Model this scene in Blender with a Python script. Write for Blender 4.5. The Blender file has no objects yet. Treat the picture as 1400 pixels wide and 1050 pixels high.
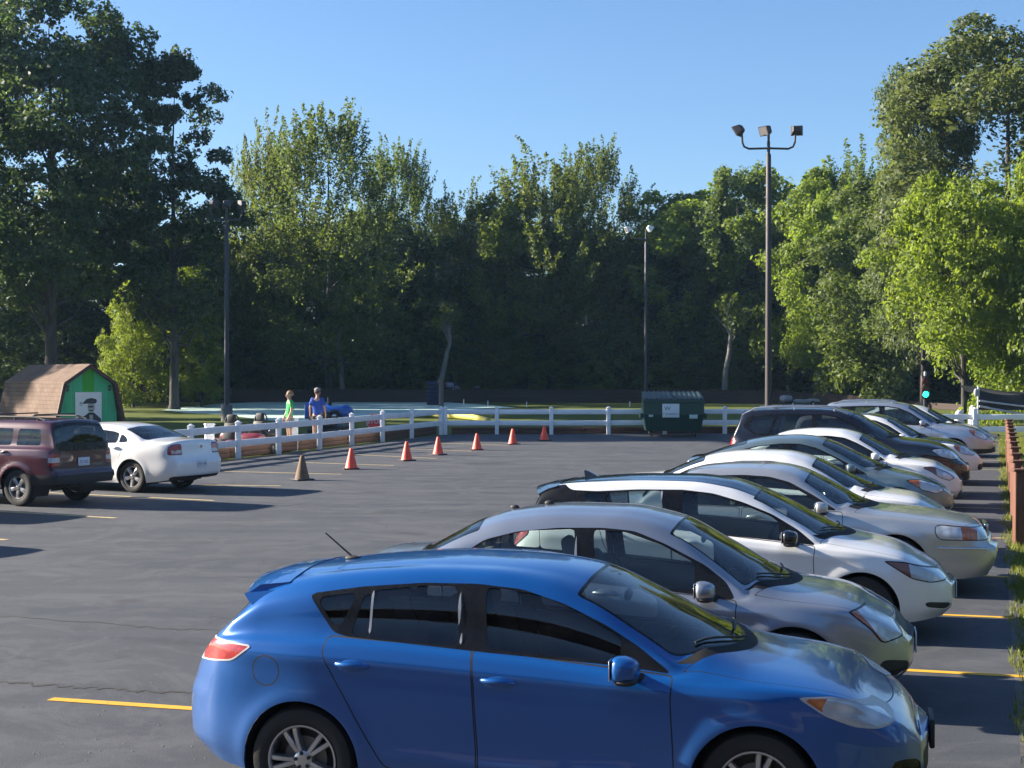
CARS = 20
import bpy, math, random
import numpy as np
from mathutils import Vector, Matrix
R = math.radians
scene = bpy.context.scene
COL = scene.collection

# ------------------------------------------------------------------ camera model used to lay the place out
F_PX, CAM_H, HOR = 2000.0, 2.585, 514.0
def gz(y):
    """ground height: the lot rises gently away from the camera"""
    return 0.0095 * max(0.0, y - 16.0)
def gpt(px, py, lift=0.0):
    """ground point seen at a photo pixel"""
    k = (CAM_H - lift) * F_PX
    y = k / (py - HOR)
    if y > 16:
        y = (k + 304.0) / (py - HOR + 19.0)
    return Vector(((px - 700.0) * y / F_PX, y, gz(y)))
def apt(px, py, y):
    """point seen at a photo pixel at distance y"""
    return Vector(((px - 700.0) * y / F_PX, y, CAM_H - (py - HOR) * y / F_PX))

# ------------------------------------------------------------------ objects
def link(o, parent=None):
    COL.objects.link(o)
    if parent is not None:
        o.parent = parent
    return o
def tag(o, label=None, cat=None, group=None, kind=None):
    if label: o['label'] = label
    if cat: o['category'] = cat
    if group: o['group'] = group
    if kind: o['kind'] = kind
    return o
def thing(name, label, cat, loc=(0, 0, 0), rz=0.0, group=None):
    o = bpy.data.objects.new(name, None)
    o.empty_display_size = 0.2
    link(o)
    o.location = loc
    o.rotation_euler = (0, 0, rz)
    return tag(o, label, cat, group)
def copy_tree(o, parent=None):
    c = o.copy()
    COL.objects.link(c)
    if parent is not None:
        c.parent = parent
    for ch in [x for x in COL.objects if x.parent == o]:
        copy_tree(ch, c)
    return c

class MB:
    """collects shapes into one mesh"""
    def __init__(s):
        s.v = []; s.f = []; s.m = []
    def add(s, verts, faces, mi=0):
        b = len(s.v)
        s.v.extend([tuple(p) for p in verts])
        for f in faces:
            s.f.append(tuple(b + i for i in f)); s.m.append(mi)
        return s
    def box(s, c, d, mi=0, rot=None, bev=0.0, taper=(1, 1)):
        x, y, z = d[0] / 2, d[1] / 2, d[2] / 2
        if bev <= 0:
            V = [(-x, -y, -z), (x, -y, -z), (x, y, -z), (-x, y, -z),
                 (-x * taper[0], -y * taper[1], z), (x * taper[0], -y * taper[1], z), (x * taper[0], y * taper[1], z), (-x * taper[0], y * taper[1], z)]
            Fc = [(3, 2, 1, 0), (4, 5, 6, 7), (0, 1, 5, 4), (1, 2, 6, 5), (2, 3, 7, 6), (3, 0, 4, 7)]
        else:
            b = min(bev, x * .98, y * .98, z * .98)
            def ring(ix, iy, zz):
                o = b * .293
                return [(-x + ix + b, -y + iy, zz), (x - ix - b, -y + iy, zz), (x - ix - o, -y + iy + o, zz), (x - ix, -y + iy + b, zz), (x - ix, y - iy - b, zz), (x - ix - o, y - iy - o, zz),
                        (x - ix - b, y - iy, zz), (-x + ix + b, y - iy, zz), (-x + ix + o, y - iy - o, zz), (-x + ix, y - iy - b, zz), (-x + ix, -y + iy + b, zz), (-x + ix + o, -y + iy + o, zz)]
            rs = [ring(b, b, -z) if False else [(p[0] * (x - b) / x, p[1] * (y - b) / y, -z) for p in ring(0, 0, 0)],
                  [(p[0] * (x - .293 * b) / x, p[1] * (y - .293 * b) / y, -z + .293 * b) for p in ring(0, 0, 0)],
                  [(p[0], p[1], -z + b) for p in ring(0, 0, 0)],
                  [(p[0] * taper[0], p[1] * taper[1], z - b) for p in ring(0, 0, 0)],
                  [(p[0] * taper[0] * (x - .293 * b) / x, p[1] * taper[1] * (y - .293 * b) / y, z - .293 * b) for p in ring(0, 0, 0)],
                  [(p[0] * taper[0] * (x - b) / x, p[1] * taper[1] * (y - b) / y, z) for p in ring(0, 0, 0)]]
            V = [p for r_ in rs for p in r_]
            Fc = [tuple(range(11, -1, -1)), tuple(range(60, 72))]
            for i in range(5):
                for j in range(12):
                    Fc.append((i * 12 + j, i * 12 + (j + 1) % 12, (i + 1) * 12 + (j + 1) % 12, (i + 1) * 12 + j))
        M = Matrix.Translation(Vector(c)) @ (rot.to_4x4() if rot is not None else Matrix())
        s.add([M @ Vector(p) for p in V], Fc, mi)
        return s
    def bar(s, a, b, w, h, mi=0, bev=0.0, up=(0, 0, 1)):
        """box from a to b; w across, h along up"""
        a, b = Vector(a), Vector(b)
        d = b - a
        x = d.normalized(); y = Vector(up).cross(x)
        if y.length < 1e-5: y = Vector((0, 1, 0)).cross(x)
        y.normalize(); z = x.cross(y)
        rot = Matrix((x, y, z)).transposed()
        return s.box((a + b) / 2, (d.length, w, h), mi, rot, bev)
    def tube(s, pts, rad, n=8, mi=0, caps=True):
        pts = [Vector(p) for p in pts]
        if not hasattr(rad, '__len__'): rad = [rad] * len(pts)
        rings = []
        ref = None
        for i, p in enumerate(pts):
            d = (pts[min(i + 1, len(pts) - 1)] - pts[max(i - 1, 0)])
            if d.length < 1e-9: d = Vector((0, 0, 1))
            d.normalize()
            if ref is None:
                ref = Vector((1, 0, 0)) if abs(d.x) < .8 else Vector((0, 1, 0))
            u = (ref - d * ref.dot(d)).normalized(); ref = u
            w = d.cross(u)
            rings.append([p + (u * math.cos(2 * math.pi * k / n) + w * math.sin(2 * math.pi * k / n)) * rad[i] for k in range(n)])
        V = [q for r_ in rings for q in r_]
        Fc = []
        for i in range(len(pts) - 1):
            for k in range(n):
                Fc.append((i * n + k, i * n + (k + 1) % n, (i + 1) * n + (k + 1) % n, (i + 1) * n + k))
        if caps:
            Fc.append(tuple(range(n - 1, -1, -1))); Fc.append(tuple(range((len(pts) - 1) * n, len(pts) * n)))
        return s.add(V, Fc, mi)
    def lathe(s, prof, n=24, mi=0, M=None, close=False, caps=True):
        """prof: (radius, height) pairs turned about z"""
        V = []
        for r_, z in prof:
            for k in range(n):
                a = 2 * math.pi * k / n
                V.append(Vector((r_ * math.cos(a), r_ * math.sin(a), z)))
        if M is not None: V = [M @ p for p in V]
        Fc = []
        m = len(prof)
        for i in range(m if close else m - 1):
            j = (i + 1) % m
            for k in range(n):
                Fc.append((i * n + k, i * n + (k + 1) % n, j * n + (k + 1) % n, j * n + k))
        if not close:
            if caps and prof[0][0] > 1e-4: Fc.append(tuple(range(n - 1, -1, -1)))
            if caps and prof[-1][0] > 1e-4: Fc.append(tuple(range((m - 1) * n, m * n)))
        return s.add(V, Fc, mi)
    def ball(s, c, r_, n=12, mi=0, rot=None):
        if not hasattr(r_, '__len__'): r_ = (r_, r_, r_)
        prof = [(max(1e-5, math.sin(math.pi * i / n)), -math.cos(math.pi * i / n)) for i in range(n + 1)]
        M = Matrix.Translation(Vector(c)) @ (rot.to_4x4() if rot is not None else Matrix()) @ Matrix.Diagonal((r_[0], r_[1], r_[2], 1))
        return s.lathe(prof, n * 2 if n < 8 else 16, mi, M)
    def sball(s, c, r_, e=.6, n=10, mi=0, fn=None):
        """rounded block: a ball whose sides are squared off (e < 1)"""
        V = []
        m = 20
        for i in range(n + 1):
            a = math.pi * i / n - math.pi / 2
            for k in range(m):
                b = 2 * math.pi * k / m
                d = [math.cos(a) * math.cos(b), math.cos(a) * math.sin(b), math.sin(a)]
                d = [math.copysign(abs(x)**e, x) for x in d]
                p = Vector((d[0] * r_[0], d[1] * r_[1], d[2] * r_[2]))
                if fn: p = fn(p)
                V.append(p + Vector(c))
        Fc = [(i * m + k, i * m + (k + 1) % m, (i + 1) * m + (k + 1) % m, (i + 1) * m + k) for i in range(n) for k in range(m)]
        return s.add(V, Fc, mi)
    def prism(s, poly, thick, M, mi=0):
        """flat outline (2D, counter-clockwise) given a thickness along local z"""
        n = len(poly)
        V = [M @ Vector((p[0], p[1], 0)) for p in poly] + [M @ Vector((p[0], p[1], thick)) for p in poly]
        Fc = [tuple(range(n - 1, -1, -1)), tuple(range(n, 2 * n))] + [(i, (i + 1) % n, n + (i + 1) % n, n + i) for i in range(n)]
        return s.add(V, Fc, mi)
    def mesh(s, name, mats, smooth=None):
        me = bpy.data.meshes.new(name)
        me.from_pydata(s.v, [], s.f)
        for m in (mats if isinstance(mats, (list, tuple)) else [mats]):
            me.materials.append(m)
        if any(s.m): me.polygons.foreach_set('material_index', s.m)
        if smooth is not None:
            me.polygons.foreach_set('use_smooth', [True] * len(s.f))
            me.set_sharp_from_angle(angle=R(smooth))
        me.update()
        return me
    def build(s, name, mats, parent=None, smooth=None):
        return link(bpy.data.objects.new(name, s.mesh(name, mats, smooth)), parent)

# ------------------------------------------------------------------ materials
MATS = {}
class NT:
    def __init__(s, name):
        s.m = bpy.data.materials.new(name); s.m.use_nodes = True
        s.t = s.m.node_tree; s.t.nodes.clear()
        s.out = s.t.nodes.new('ShaderNodeOutputMaterial')
    def n(s, typ, **kw):
        nd = s.t.nodes.new('ShaderNode' + typ)
        for k, v in kw.items():
            if k.startswith('_'): setattr(nd, k[1:], v)
            else:
                key = k.replace('__', ' ')
                sock = nd.inputs[int(key[1:])] if key[0] == 'i' and key[1:].isdigit() else nd.inputs[key]
                if isinstance(v, bpy.types.NodeSocket): s.t.links.new(v, sock)
                else: sock.default_value = v
        return nd
    def bsdf(s, **kw):
        b = s.n('BsdfPrincipled', **kw)
        s.t.links.new(b.outputs[0], s.out.inputs[0]); return b
    def surf(s, sock): s.t.links.new(sock, s.out.inputs[0])
    def ramp(s, fac, stops):
        r_ = s.n('ValToRGB', Fac=fac)
        e = r_.color_ramp.elements
        while len(e) < len(stops): e.new(.5)
        for x, (p, c) in zip(e, stops):
            x.position = p; x.color = (c[0], c[1], c[2], 1) if len(c) == 3 else c
        return r_.outputs[0]
    def noise(s, scale, detail=4, rough=.55, vec=None, dist=0.0):
        n_ = s.n('TexNoise', Scale=scale, Detail=detail, Roughness=rough, Distortion=dist)
        if vec is not None: s.t.links.new(vec, n_.inputs['Vector'])
        return n_.outputs[0]
    def mix(s, fac, a, b, mode='MIX'):
        m = s.n('Mix', _data_type='RGBA', _blend_type=mode)
        for sock, v in ((m.inputs[0], fac), (m.inputs[6], a), (m.inputs[7], b)):
            if isinstance(v, bpy.types.NodeSocket): s.t.links.new(v, sock)
            else: sock.default_value = v if not (hasattr(v, '__len__') and len(v) == 3) else (*v, 1)
        return m.outputs[2]
    def pos(s):
        return s.n('NewGeometry').outputs['Position']
    def obj(s):
        return s.n('TexCoord').outputs['Object']
    def bump(s, h, strength=.3, dist=.01):
        return s.n('Bump', Height=h, Strength=strength, Distance=dist).outputs[0]
def C4(c): return (c[0], c[1], c[2], 1)
def plain(name, col, rough=.5, metal=0.0, var=.12, scale=6.0, spec=.5, bump=0.0, coat=0.0):
    """a colour with a little unevenness and wear in colour and gloss"""
    if name in MATS: return MATS[name]
    t = NT(name)
    o = t.obj()
    n1 = t.noise(scale, 5, .6, o)
    c = t.ramp(n1, [(.25, [x * (1 - var) for x in col]), (.75, [min(1, x * (1 + var)) for x in col])])
    rr = t.n('MapRange', Value=n1, i1=.3, i2=.7, i3=max(0, rough - .08), i4=min(1, rough + .08)).outputs[0]
    kw = dict(Base__Color=c, Roughness=rr, Metallic=metal)
    b = t.bsdf(**kw)
    b.inputs['Specular IOR Level'].default_value = spec
    b.inputs['Coat Weight'].default_value = coat
    if bump:
        t.t.links.new(t.bump(t.noise(scale * 8, 3, .6, o), bump, .01), b.inputs['Normal'])
    MATS[name] = t.m
    return t.m
def paint(name, col, metal=0.0, rough=.32, dust=.10):
    """car paint: flake base, clear coat, light road film low on the body"""
    if name in MATS: return MATS[name]
    t = NT(name)
    o = t.obj()
    fl = t.noise(900, 1, .5, o)
    big = t.noise(2.2, 4, .6, o)
    c = t.mix(t.n('MapRange', Value=fl, i1=.35, i2=.65, i3=0, i4=1).outputs[0], [x * .86 for x in col], [min(1, x * 1.14) for x in col])
    z = t.n('SeparateXYZ', Vector=o).outputs[2]
    low = t.n('MapRange', Value=z, i1=.75, i2=.15, i3=.0, i4=dust * 1.8).outputs[0]
    film = t.n('Math', _operation='MULTIPLY', i0=low, i1=t.n('MapRange', Value=big, i1=.3, i2=.75, i3=.3, i4=1.2).outputs[0]).outputs[0]
    c2 = t.mix(film, c, (.16, .145, .13, 1))
    b = t.bsdf(Base__Color=c2, Metallic=metal, Roughness=t.n('MapRange', Value=film, i1=0, i2=.3, i3=rough, i4=.7).outputs[0])
    b.inputs['Coat Weight'].default_value = 1.0
    t.t.links.new(t.n('MapRange', Value=big, i1=.3, i2=.8, i3=.02, i4=.10).outputs[0], b.inputs['Coat Roughness'])
    b.inputs['Coat IOR'].default_value = 1.5
    t.t.links.new(t.bump(t.noise(5, 2, .5, o), .04, .02), b.inputs['Coat Normal'])
    MATS[name] = t.m
    return t.m
def glass(name, tint=(.55, .62, .60), mx_=.92, ior=1.45, film_=.03):
    if name in MATS: return MATS[name]
    t = NT(name)
    tr = t.n('BsdfTransparent', Color=C4(tint))
    gl = t.n('BsdfGlossy', Color=(1, 1, 1, 1), Roughness=.012)
    fr = t.n('Fresnel', IOR=ior)
    f2 = t.n('MapRange', Value=fr.outputs[0], i1=0, i2=1, i3=.03, i4=mx_).outputs[0]
    mx = t.n('MixShader', i0=f2, i1=tr.outputs[0], i2=gl.outputs[0])
    last = mx.outputs[0]
    di = t.n('BsdfDiffuse', Color=(.3, .28, .25, 1))
    film = t.n('MapRange', Value=t.noise(3.5, 5, .65, t.obj()), i1=.35, i2=.8, i3=.0, i4=film_).outputs[0]
    last = t.n('MixShader', i0=film, i1=last, i2=di.outputs[0]).outputs[0]
    t.surf(last)
    MATS[name] = t.m
    return t.m
M_TRIM = plain('black_trim', (.007, .007, .008), .28, var=.2, spec=.3)
M_MATTE = plain('black_plastic', (.022, .022, .023), .62, var=.2, bump=.05)
M_REFLECT = plain('strip_grey', (.38, .39, .41), .3, .3, var=.05)  # pale grey standing in for bright reflections along the window edges
M_SEAM = plain('seam_dark', (.006, .006, .006), .8)
M_INT = plain('interior_grey', (.045, .045, .048), .8, var=.2)
M_INTL = plain('interior_tan', (.11, .105, .10), .85, var=.15)
M_TYRE = plain('tyre_rubber', (.018, .018, .018), .75, var=.25, bump=.1)
M_ALLOY = plain('alloy_silver', (.55, .55, .56), .32, .9, var=.08)
M_BRAKE = plain('brake_steel', (.18, .17, .165), .5, .7, var=.3)
M_CHROME = plain('chrome', (.75, .75, .76), .09, 1.0, var=.03)
M_WHITE = plain('white_plastic', (.78, .78, .76), .4, var=.03)
M_GLASS = glass('car_glass', (.62, .70, .68))
M_GLASSF = glass('windshield_glass', (.55, .63, .62), .92, 1.75, .06)
M_GLASSD = glass('car_glass_dark', (.17, .19, .20))
M_GLASSM = glass('car_glass_mid', (.48, .54, .55))
# ------------------------------------------------------------------ cars
def pchip(keys, x):
    k = np.array(sorted(keys), float); xs, ys = k[:, 0], k[:, 1]
    h = np.diff(xs); d = np.diff(ys) / h
    m = np.zeros(len(xs))
    for i in range(1, len(xs) - 1):
        if d[i - 1] * d[i] > 0:
            w1, w2 = 2 * h[i] + h[i - 1], h[i] + 2 * h[i - 1]
            m[i] = (w1 + w2) / (w1 / d[i - 1] + w2 / d[i])
    m[0], m[-1] = d[0], d[-1]
    x = np.clip(np.asarray(x, float), xs[0], xs[-1])
    i = np.clip(np.searchsorted(xs, x, side='right') - 1, 0, len(h) - 1)
    t = (x - xs[i]) / h[i]
    return ((2 * t**3 - 3 * t**2 + 1) * ys[i] + (t**3 - 2 * t**2 + t) * h[i] * m[i]
            + (-2 * t**3 + 3 * t**2) * ys[i + 1] + (t**3 - t**2) * h[i] * m[i + 1])
def sstep(a, b, x):
    t = np.clip((np.asarray(x, float) - a) / (b - a), 0, 1)
    return t * t * (3 - 2 * t)
def round_poly(P, n=3, mx=.06):
    """chamfer-round the corners of an outline"""
    out = []
    m = len(P)
    for i in range(m):
        a, b, c = np.array(P[i - 1], float), np.array(P[i], float), np.array(P[(i + 1) % m], float)
        la, lc = np.linalg.norm(a - b), np.linalg.norm(c - b)
        rr = min(mx, la * .4, lc * .4)
        p, q = b + (a - b) / la * rr, b + (c - b) / lc * rr
        for k in range(n + 1):
            t = k / n
            out.append(((1 - t)**2 * p + 2 * t * (1 - t) * b + t * t * q))
    return np.array(out)
def sdpoly(P, X, Z):
    """signed distance to an outline, positive inside"""
    P = np.asarray(P, float)
    d = np.full(X.shape, 1e9); ins = np.zeros(X.shape, bool)
    for i in range(len(P)):
        ax, az = P[i - 1]; bx, bz = P[i]
        ex, ez = bx - ax, bz - az
        L2 = ex * ex + ez * ez + 1e-12
        t = np.clip(((X - ax) * ex + (Z - az) * ez) / L2, 0, 1)
        d = np.minimum(d, (X - ax - t * ex)**2 + (Z - az - t * ez)**2)
        cond = ((az > Z) != (bz > Z))
        with np.errstate(divide='ignore', invalid='ignore'):
            xi = ax + (Z - az) * ex / (ez if abs(ez) > 1e-12 else 1e-12)
        ins ^= cond & (X < xi)
    d = np.sqrt(d)
    return np.where(ins, d, -d)
class Skin:
    """quad shell whose faces can be cut along implicit outlines"""
    def __init__(s, A, faces):
        s.A = A                       # columns x,y,z,v,nx,ny,nz
        s.F = faces; s.T = ['body'] * len(faces)
    def cut(s, fn, inside, only=('body',), outside=None):
        A = s.A
        f = fn(A[:, 0], A[:, 1], A[:, 2], A[:, 3])
        f = np.where(np.abs(f) < 1e-6, 1e-6, f)
        extra = []; cache = {}; base = len(A)
        NF, NTt = [], []
        pos = f > 0
        for fc, tg in zip(s.F, s.T):
            if tg not in only:
                NF.append(fc); NTt.append(tg); continue
            c = sum(1 for i in fc if pos[i])
            if c == 0:
                NF.append(fc); NTt.append(outside or tg); continue
            if c == len(fc):
                NF.append(fc); NTt.append(inside); continue
            pin, pout = [], []
            for a, b in zip(fc, fc[1:] + fc[:1]):
                (pin if pos[a] else pout).append(a)
                if pos[a] != pos[b]:
                    key = (a, b) if a < b else (b, a)
                    j = cache.get(key)
                    if j is None:
                        t = f[key[0]] / (f[key[0]] - f[key[1]])
                        extra.append(A[key[0]] * (1 - t) + A[key[1]] * t)
                        j = cache[key] = base + len(extra) - 1
                    pin.append(j); pout.append(j)
            if len(pin) > 2: NF.append(tuple(pin)); NTt.append(inside)
            if len(pout) > 2: NF.append(tuple(pout)); NTt.append(outside or tg)
        if extra: s.A = np.vstack([A, np.array(extra)])
        s.F, s.T = NF, NTt
    def take(s, name, tags, mats, parent, side=0, push=0.0):
        """build the faces carrying these tags (tag -> material slot) as one object"""
        fs, mi = [], []
        for fc, tg in zip(s.F, s.T):
            if tg in tags:
                if side:
                    if sum(s.A[i, 1] for i in fc) * side <= 0: continue
                fs.append(fc); mi.append(tags[tg])
        if not fs: return None
        used = sorted({i for fc in fs for i in fc}); mp = {j: i for i, j in enumerate(used)}
        P = s.A[used, :3] + s.A[used, 4:7] * push
        N = s.A[used, 4:7]
        N = N / np.maximum(1e-9, np.linalg.norm(N, axis=1))[:, None]
        me = bpy.data.meshes.new(name)
        me.from_pydata(P.tolist(), [], [[mp[i] for i in fc] for fc in fs])
        for m in mats: me.materials.append(m)
        me.polygons.foreach_set('material_index', mi)
        me.polygons.foreach_set('use_smooth', [True] * len(fs))
        me.normals_split_custom_set_from_vertices(N.tolist())
        return link(bpy.data.objects.new(name, me), parent)

SEG = [3, 5, 6, 3, 2, 8, 4, 7, 7]
def car_skin(S, step):
    L = S['L']
    W0 = S['W']
    zc_k, zs_k, zr_k = S['zc'], S['zs'], S['zr']
    # stations spread by arc length of the silhouette so steep ends stay fine
    xx = np.linspace(0, L, 1500); zz = pchip(zc_k, xx)
    arc = np.concatenate([[0], np.cumsum(np.hypot(np.diff(xx), np.diff(zz)))])
    n = int(arc[-1] / step)
    X = np.interp(np.linspace(0, arc[-1], n), arc, xx)
    zc = pchip(zc_k, X); zs = np.minimum(pchip(zs_k, X), zc - .004); zr = pchip(zr_k, X)
    zb = pchip(S.get('zb', [(0, .30), (.5, .24), (1, .2), (L - 1, .19), (L - .4, .2), (L, .24)]), X)
    Wp = S.get('plan', [(0, .70), (.06, .80), (.2, .90), (.5, .97), (1.0, 1.0), (L * .6, 1.0), (L - 1.0, .99), (L - .55, .955), (L - .25, .87), (L - .1, .76), (L, .62)])
    W = W0 * pchip(Wp, X)
    zr = np.minimum(zr, zc - .006)
    w = sstep(0.0, .12, zr - zs)
    zr2 = np.maximum(zr, zs + .015)
    zr2 = np.minimum(zr2, np.maximum(zc - .003, zs + .003))
    dz = zc - zs
    tb = math.tan(R(S.get('tumble', 24)))
    yC = .93 * W - (zr2 - zs) * tb
    def mixw(h, g): return h * (1 - w) + g * w
    k = S.get('crease', .07)
    tuck = S.get('tuck', .93)
    P = np.zeros((n, 10, 2))
    P[:, 0] = np.stack([W * tuck, zb], 1)
    P[:, 1] = np.stack([W * (tuck + .05), zb + .11], 1)
    P[:, 2] = np.stack([W * 1.0, zb + (zs - zb) * .52], 1)
    P[:, 3] = np.stack([W * S.get('creasey', .985), zs - np.minimum(k, (zs - zb) * .2)], 1)
    P[:, 4] = np.stack([W * .955, zs], 1)
    hy = S.get('hoody', 1.0)
    P[:, 5] = np.stack([mixw(.915 * W, .93 * W), mixw(zs + dz * .18, zs + .012)], 1)
    p5a_y = .93 * W + (yC - .93 * W) * .84; p5a_z = zs + .012 + (zr2 - zs - .012) * .84
    P[:, 6] = np.stack([mixw(.84 * W, p5a_y), mixw(zs + dz * .40, p5a_z)], 1)
    P[:, 7] = np.stack([mixw(.74 * W, yC - .03), mixw(zs + dz * .60, zr2)], 1)
    P[:, 8] = np.stack([mixw(.42 * W, yC * .6), mixw(zs + dz * .88, zr2 + (zc - zr2) * .72)], 1)
    P[:, 9] = np.stack([0 * W, zc], 1)
    # non-uniform cubic through the section points
    rows, vpar = [], []
    d = np.maximum(1e-4, np.linalg.norm(np.diff(P, axis=1), axis=2))        # n x 9
    sl = np.diff(P, axis=1) / d[:, :, None]
    T = np.zeros_like(P)
    for j in range(1, 9):
        a, b = d[:, j - 1], d[:, j]
        T[:, j] = (sl[:, j - 1] * b[:, None] + sl[:, j] * a[:, None]) / (a + b)[:, None]
    T[:, 0] = sl[:, 0]; T[:, 9] = sl[:, 8]; T[:, 9, 1] = 0
    for j in range(9):
        m = SEG[j] * S.get('dens', 1)
        for q in range(m + (1 if j == 8 else 0)):
            t = q / m
            h00, h10, h01, h11 = 2 * t**3 - 3 * t * t + 1, t**3 - 2 * t * t + t, -2 * t**3 + 3 * t * t, t**3 - t * t
            rows.append(P[:, j] * h00 + T[:, j] * (h10 * d[:, j])[:, None] + P[:, j + 1] * h01 + T[:, j + 1] * (h11 * d[:, j])[:, None])
            vpar.append(j + t)
    rows = np.stack(rows, 1)                        # n x m x 2
    m = rows.shape[1]
    Y, Z = rows[:, :, 0].copy(), rows[:, :, 1].copy()
    XX = np.repeat(X[:, None], m, 1)
    vv = np.repeat(np.array(vpar)[None, :], n, 0)
    # wheel-arch lips
    for xw in (S['xr'], S['xf']):
        dd = np.hypot(XX - xw, Z - S['wr'])
        Y += np.where(vv < 4, S.get('flare', .018) * np.exp(-((dd - S['wr'] - .05) / .07)**2), 0)
    # door hollow
    if S.get('hollow', .014):
        Y -= np.where(vv < 4, S.get('hollow', .014) * np.exp(-((Z - S.get('hollow_z', .46)) / .1)**2) * sstep(S['xr'] + .3, S['xr'] + .7, XX) * (1 - sstep(S['xf'] - .7, S['xf'] - .3, XX)), 0)
    # pressed body line along the flank
    if 'line' in S:
        zl = pchip(S['line'], XX); fade = sstep(S['line'][0][0], S['line'][0][0] + .35, XX) * (1 - sstep(S['line'][-1][0] - .5, S['line'][-1][0], XX))
        Y += np.where(vv < 4, .017 * fade * np.maximum(0, 1 - np.abs(Z - zl) / .085), 0)
    if 'line2' in S:
        zl = pchip(S['line2'], XX); fade = sstep(S['line2'][0][0], S['line2'][0][0] + .2, XX) * (1 - sstep(S['line2'][-1][0] - .3, S['line2'][-1][0], XX))
        Y += np.where(vv < 4, .014 * fade * np.maximum(0, 1 - np.abs(Z - zl) / .06), 0)
    # closing caps front and rear
    def cap(i, cs, bulge):
        out = []
        for c in cs:
            out.append((XX[i] + bulge * (1 - c * c), Y[i] * c, Z[i]))
        return out
    cs = [.88, .75, .6, .45, .3, .15, 0.0]
    fr = cap(n - 1, cs, S.get('fbulge', .06)); re = cap(0, cs, -S.get('rbulge', .05))[::-1]
    XX = np.vstack([[a[0] for a in re], XX, [a[0] for a in fr]])
    Y = np.vstack([[a[1] for a in re], Y, [a[1] for a in fr]])
    Z = np.vstack([[a[2] for a in re], Z, [a[2] for a in fr]])
    vv = np.vstack([[vv[0]] * len(cs), vv, [vv[0]] * len(cs)])
    gF = S.get('gF', [(0, -.16), (.22, -.10), (.36, 0), (.55, 0), (.68, -.03), (.8, -.1), (1.2, -.1)])
    gR = S.get('gR', [(0, .14), (.25, .09), (.38, 0), (.62, 0), (.75, .03), (.9, .05), (1.2, .05)])
    XX = XX + sstep(L - .55, L, XX) * pchip(gF, Z) + (1 - sstep(0, .5, XX)) * pchip(gR, Z)
    if 'post' in S: XX, Y, Z = S['post'](XX, Y, Z, vv)
    # mirror
    XX = np.hstack([XX, XX[:, -2::-1]]); Y = np.hstack([Y, -Y[:, -2::-1]]); Z = np.hstack([Z, Z[:, -2::-1]]); vv = np.hstack([vv, vv[:, -2::-1]])
    nn, mm = XX.shape
    V = np.stack([XX.ravel(), Y.ravel(), Z.ravel()], 1)
    idx = np.arange(nn * mm).reshape(nn, mm)
    q = np.stack([idx[:-1, :-1], idx[:-1, 1:], idx[1:, 1:], idx[1:, :-1]], -1).reshape(-1, 4)
    fn = np.cross(V[q[:, 2]] - V[q[:, 0]], V[q[:, 3]] - V[q[:, 1]])
    N = np.zeros_like(V)
    for c in range(4): np.add.at(N, q[:, c], fn)
    ln = np.linalg.norm(N, axis=1)
    N = np.where(ln[:, None] > 1e-9, N / np.maximum(ln, 1e-9)[:, None], np.array([[1, 0, 0]]))
    out = np.hstack([V, vv.reshape(-1, 1), N])
    ok = np.linalg.norm(fn, axis=1) > 1e-9
    return Skin(out, [tuple(int(i) for i in t) for t in q[ok]])

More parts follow.
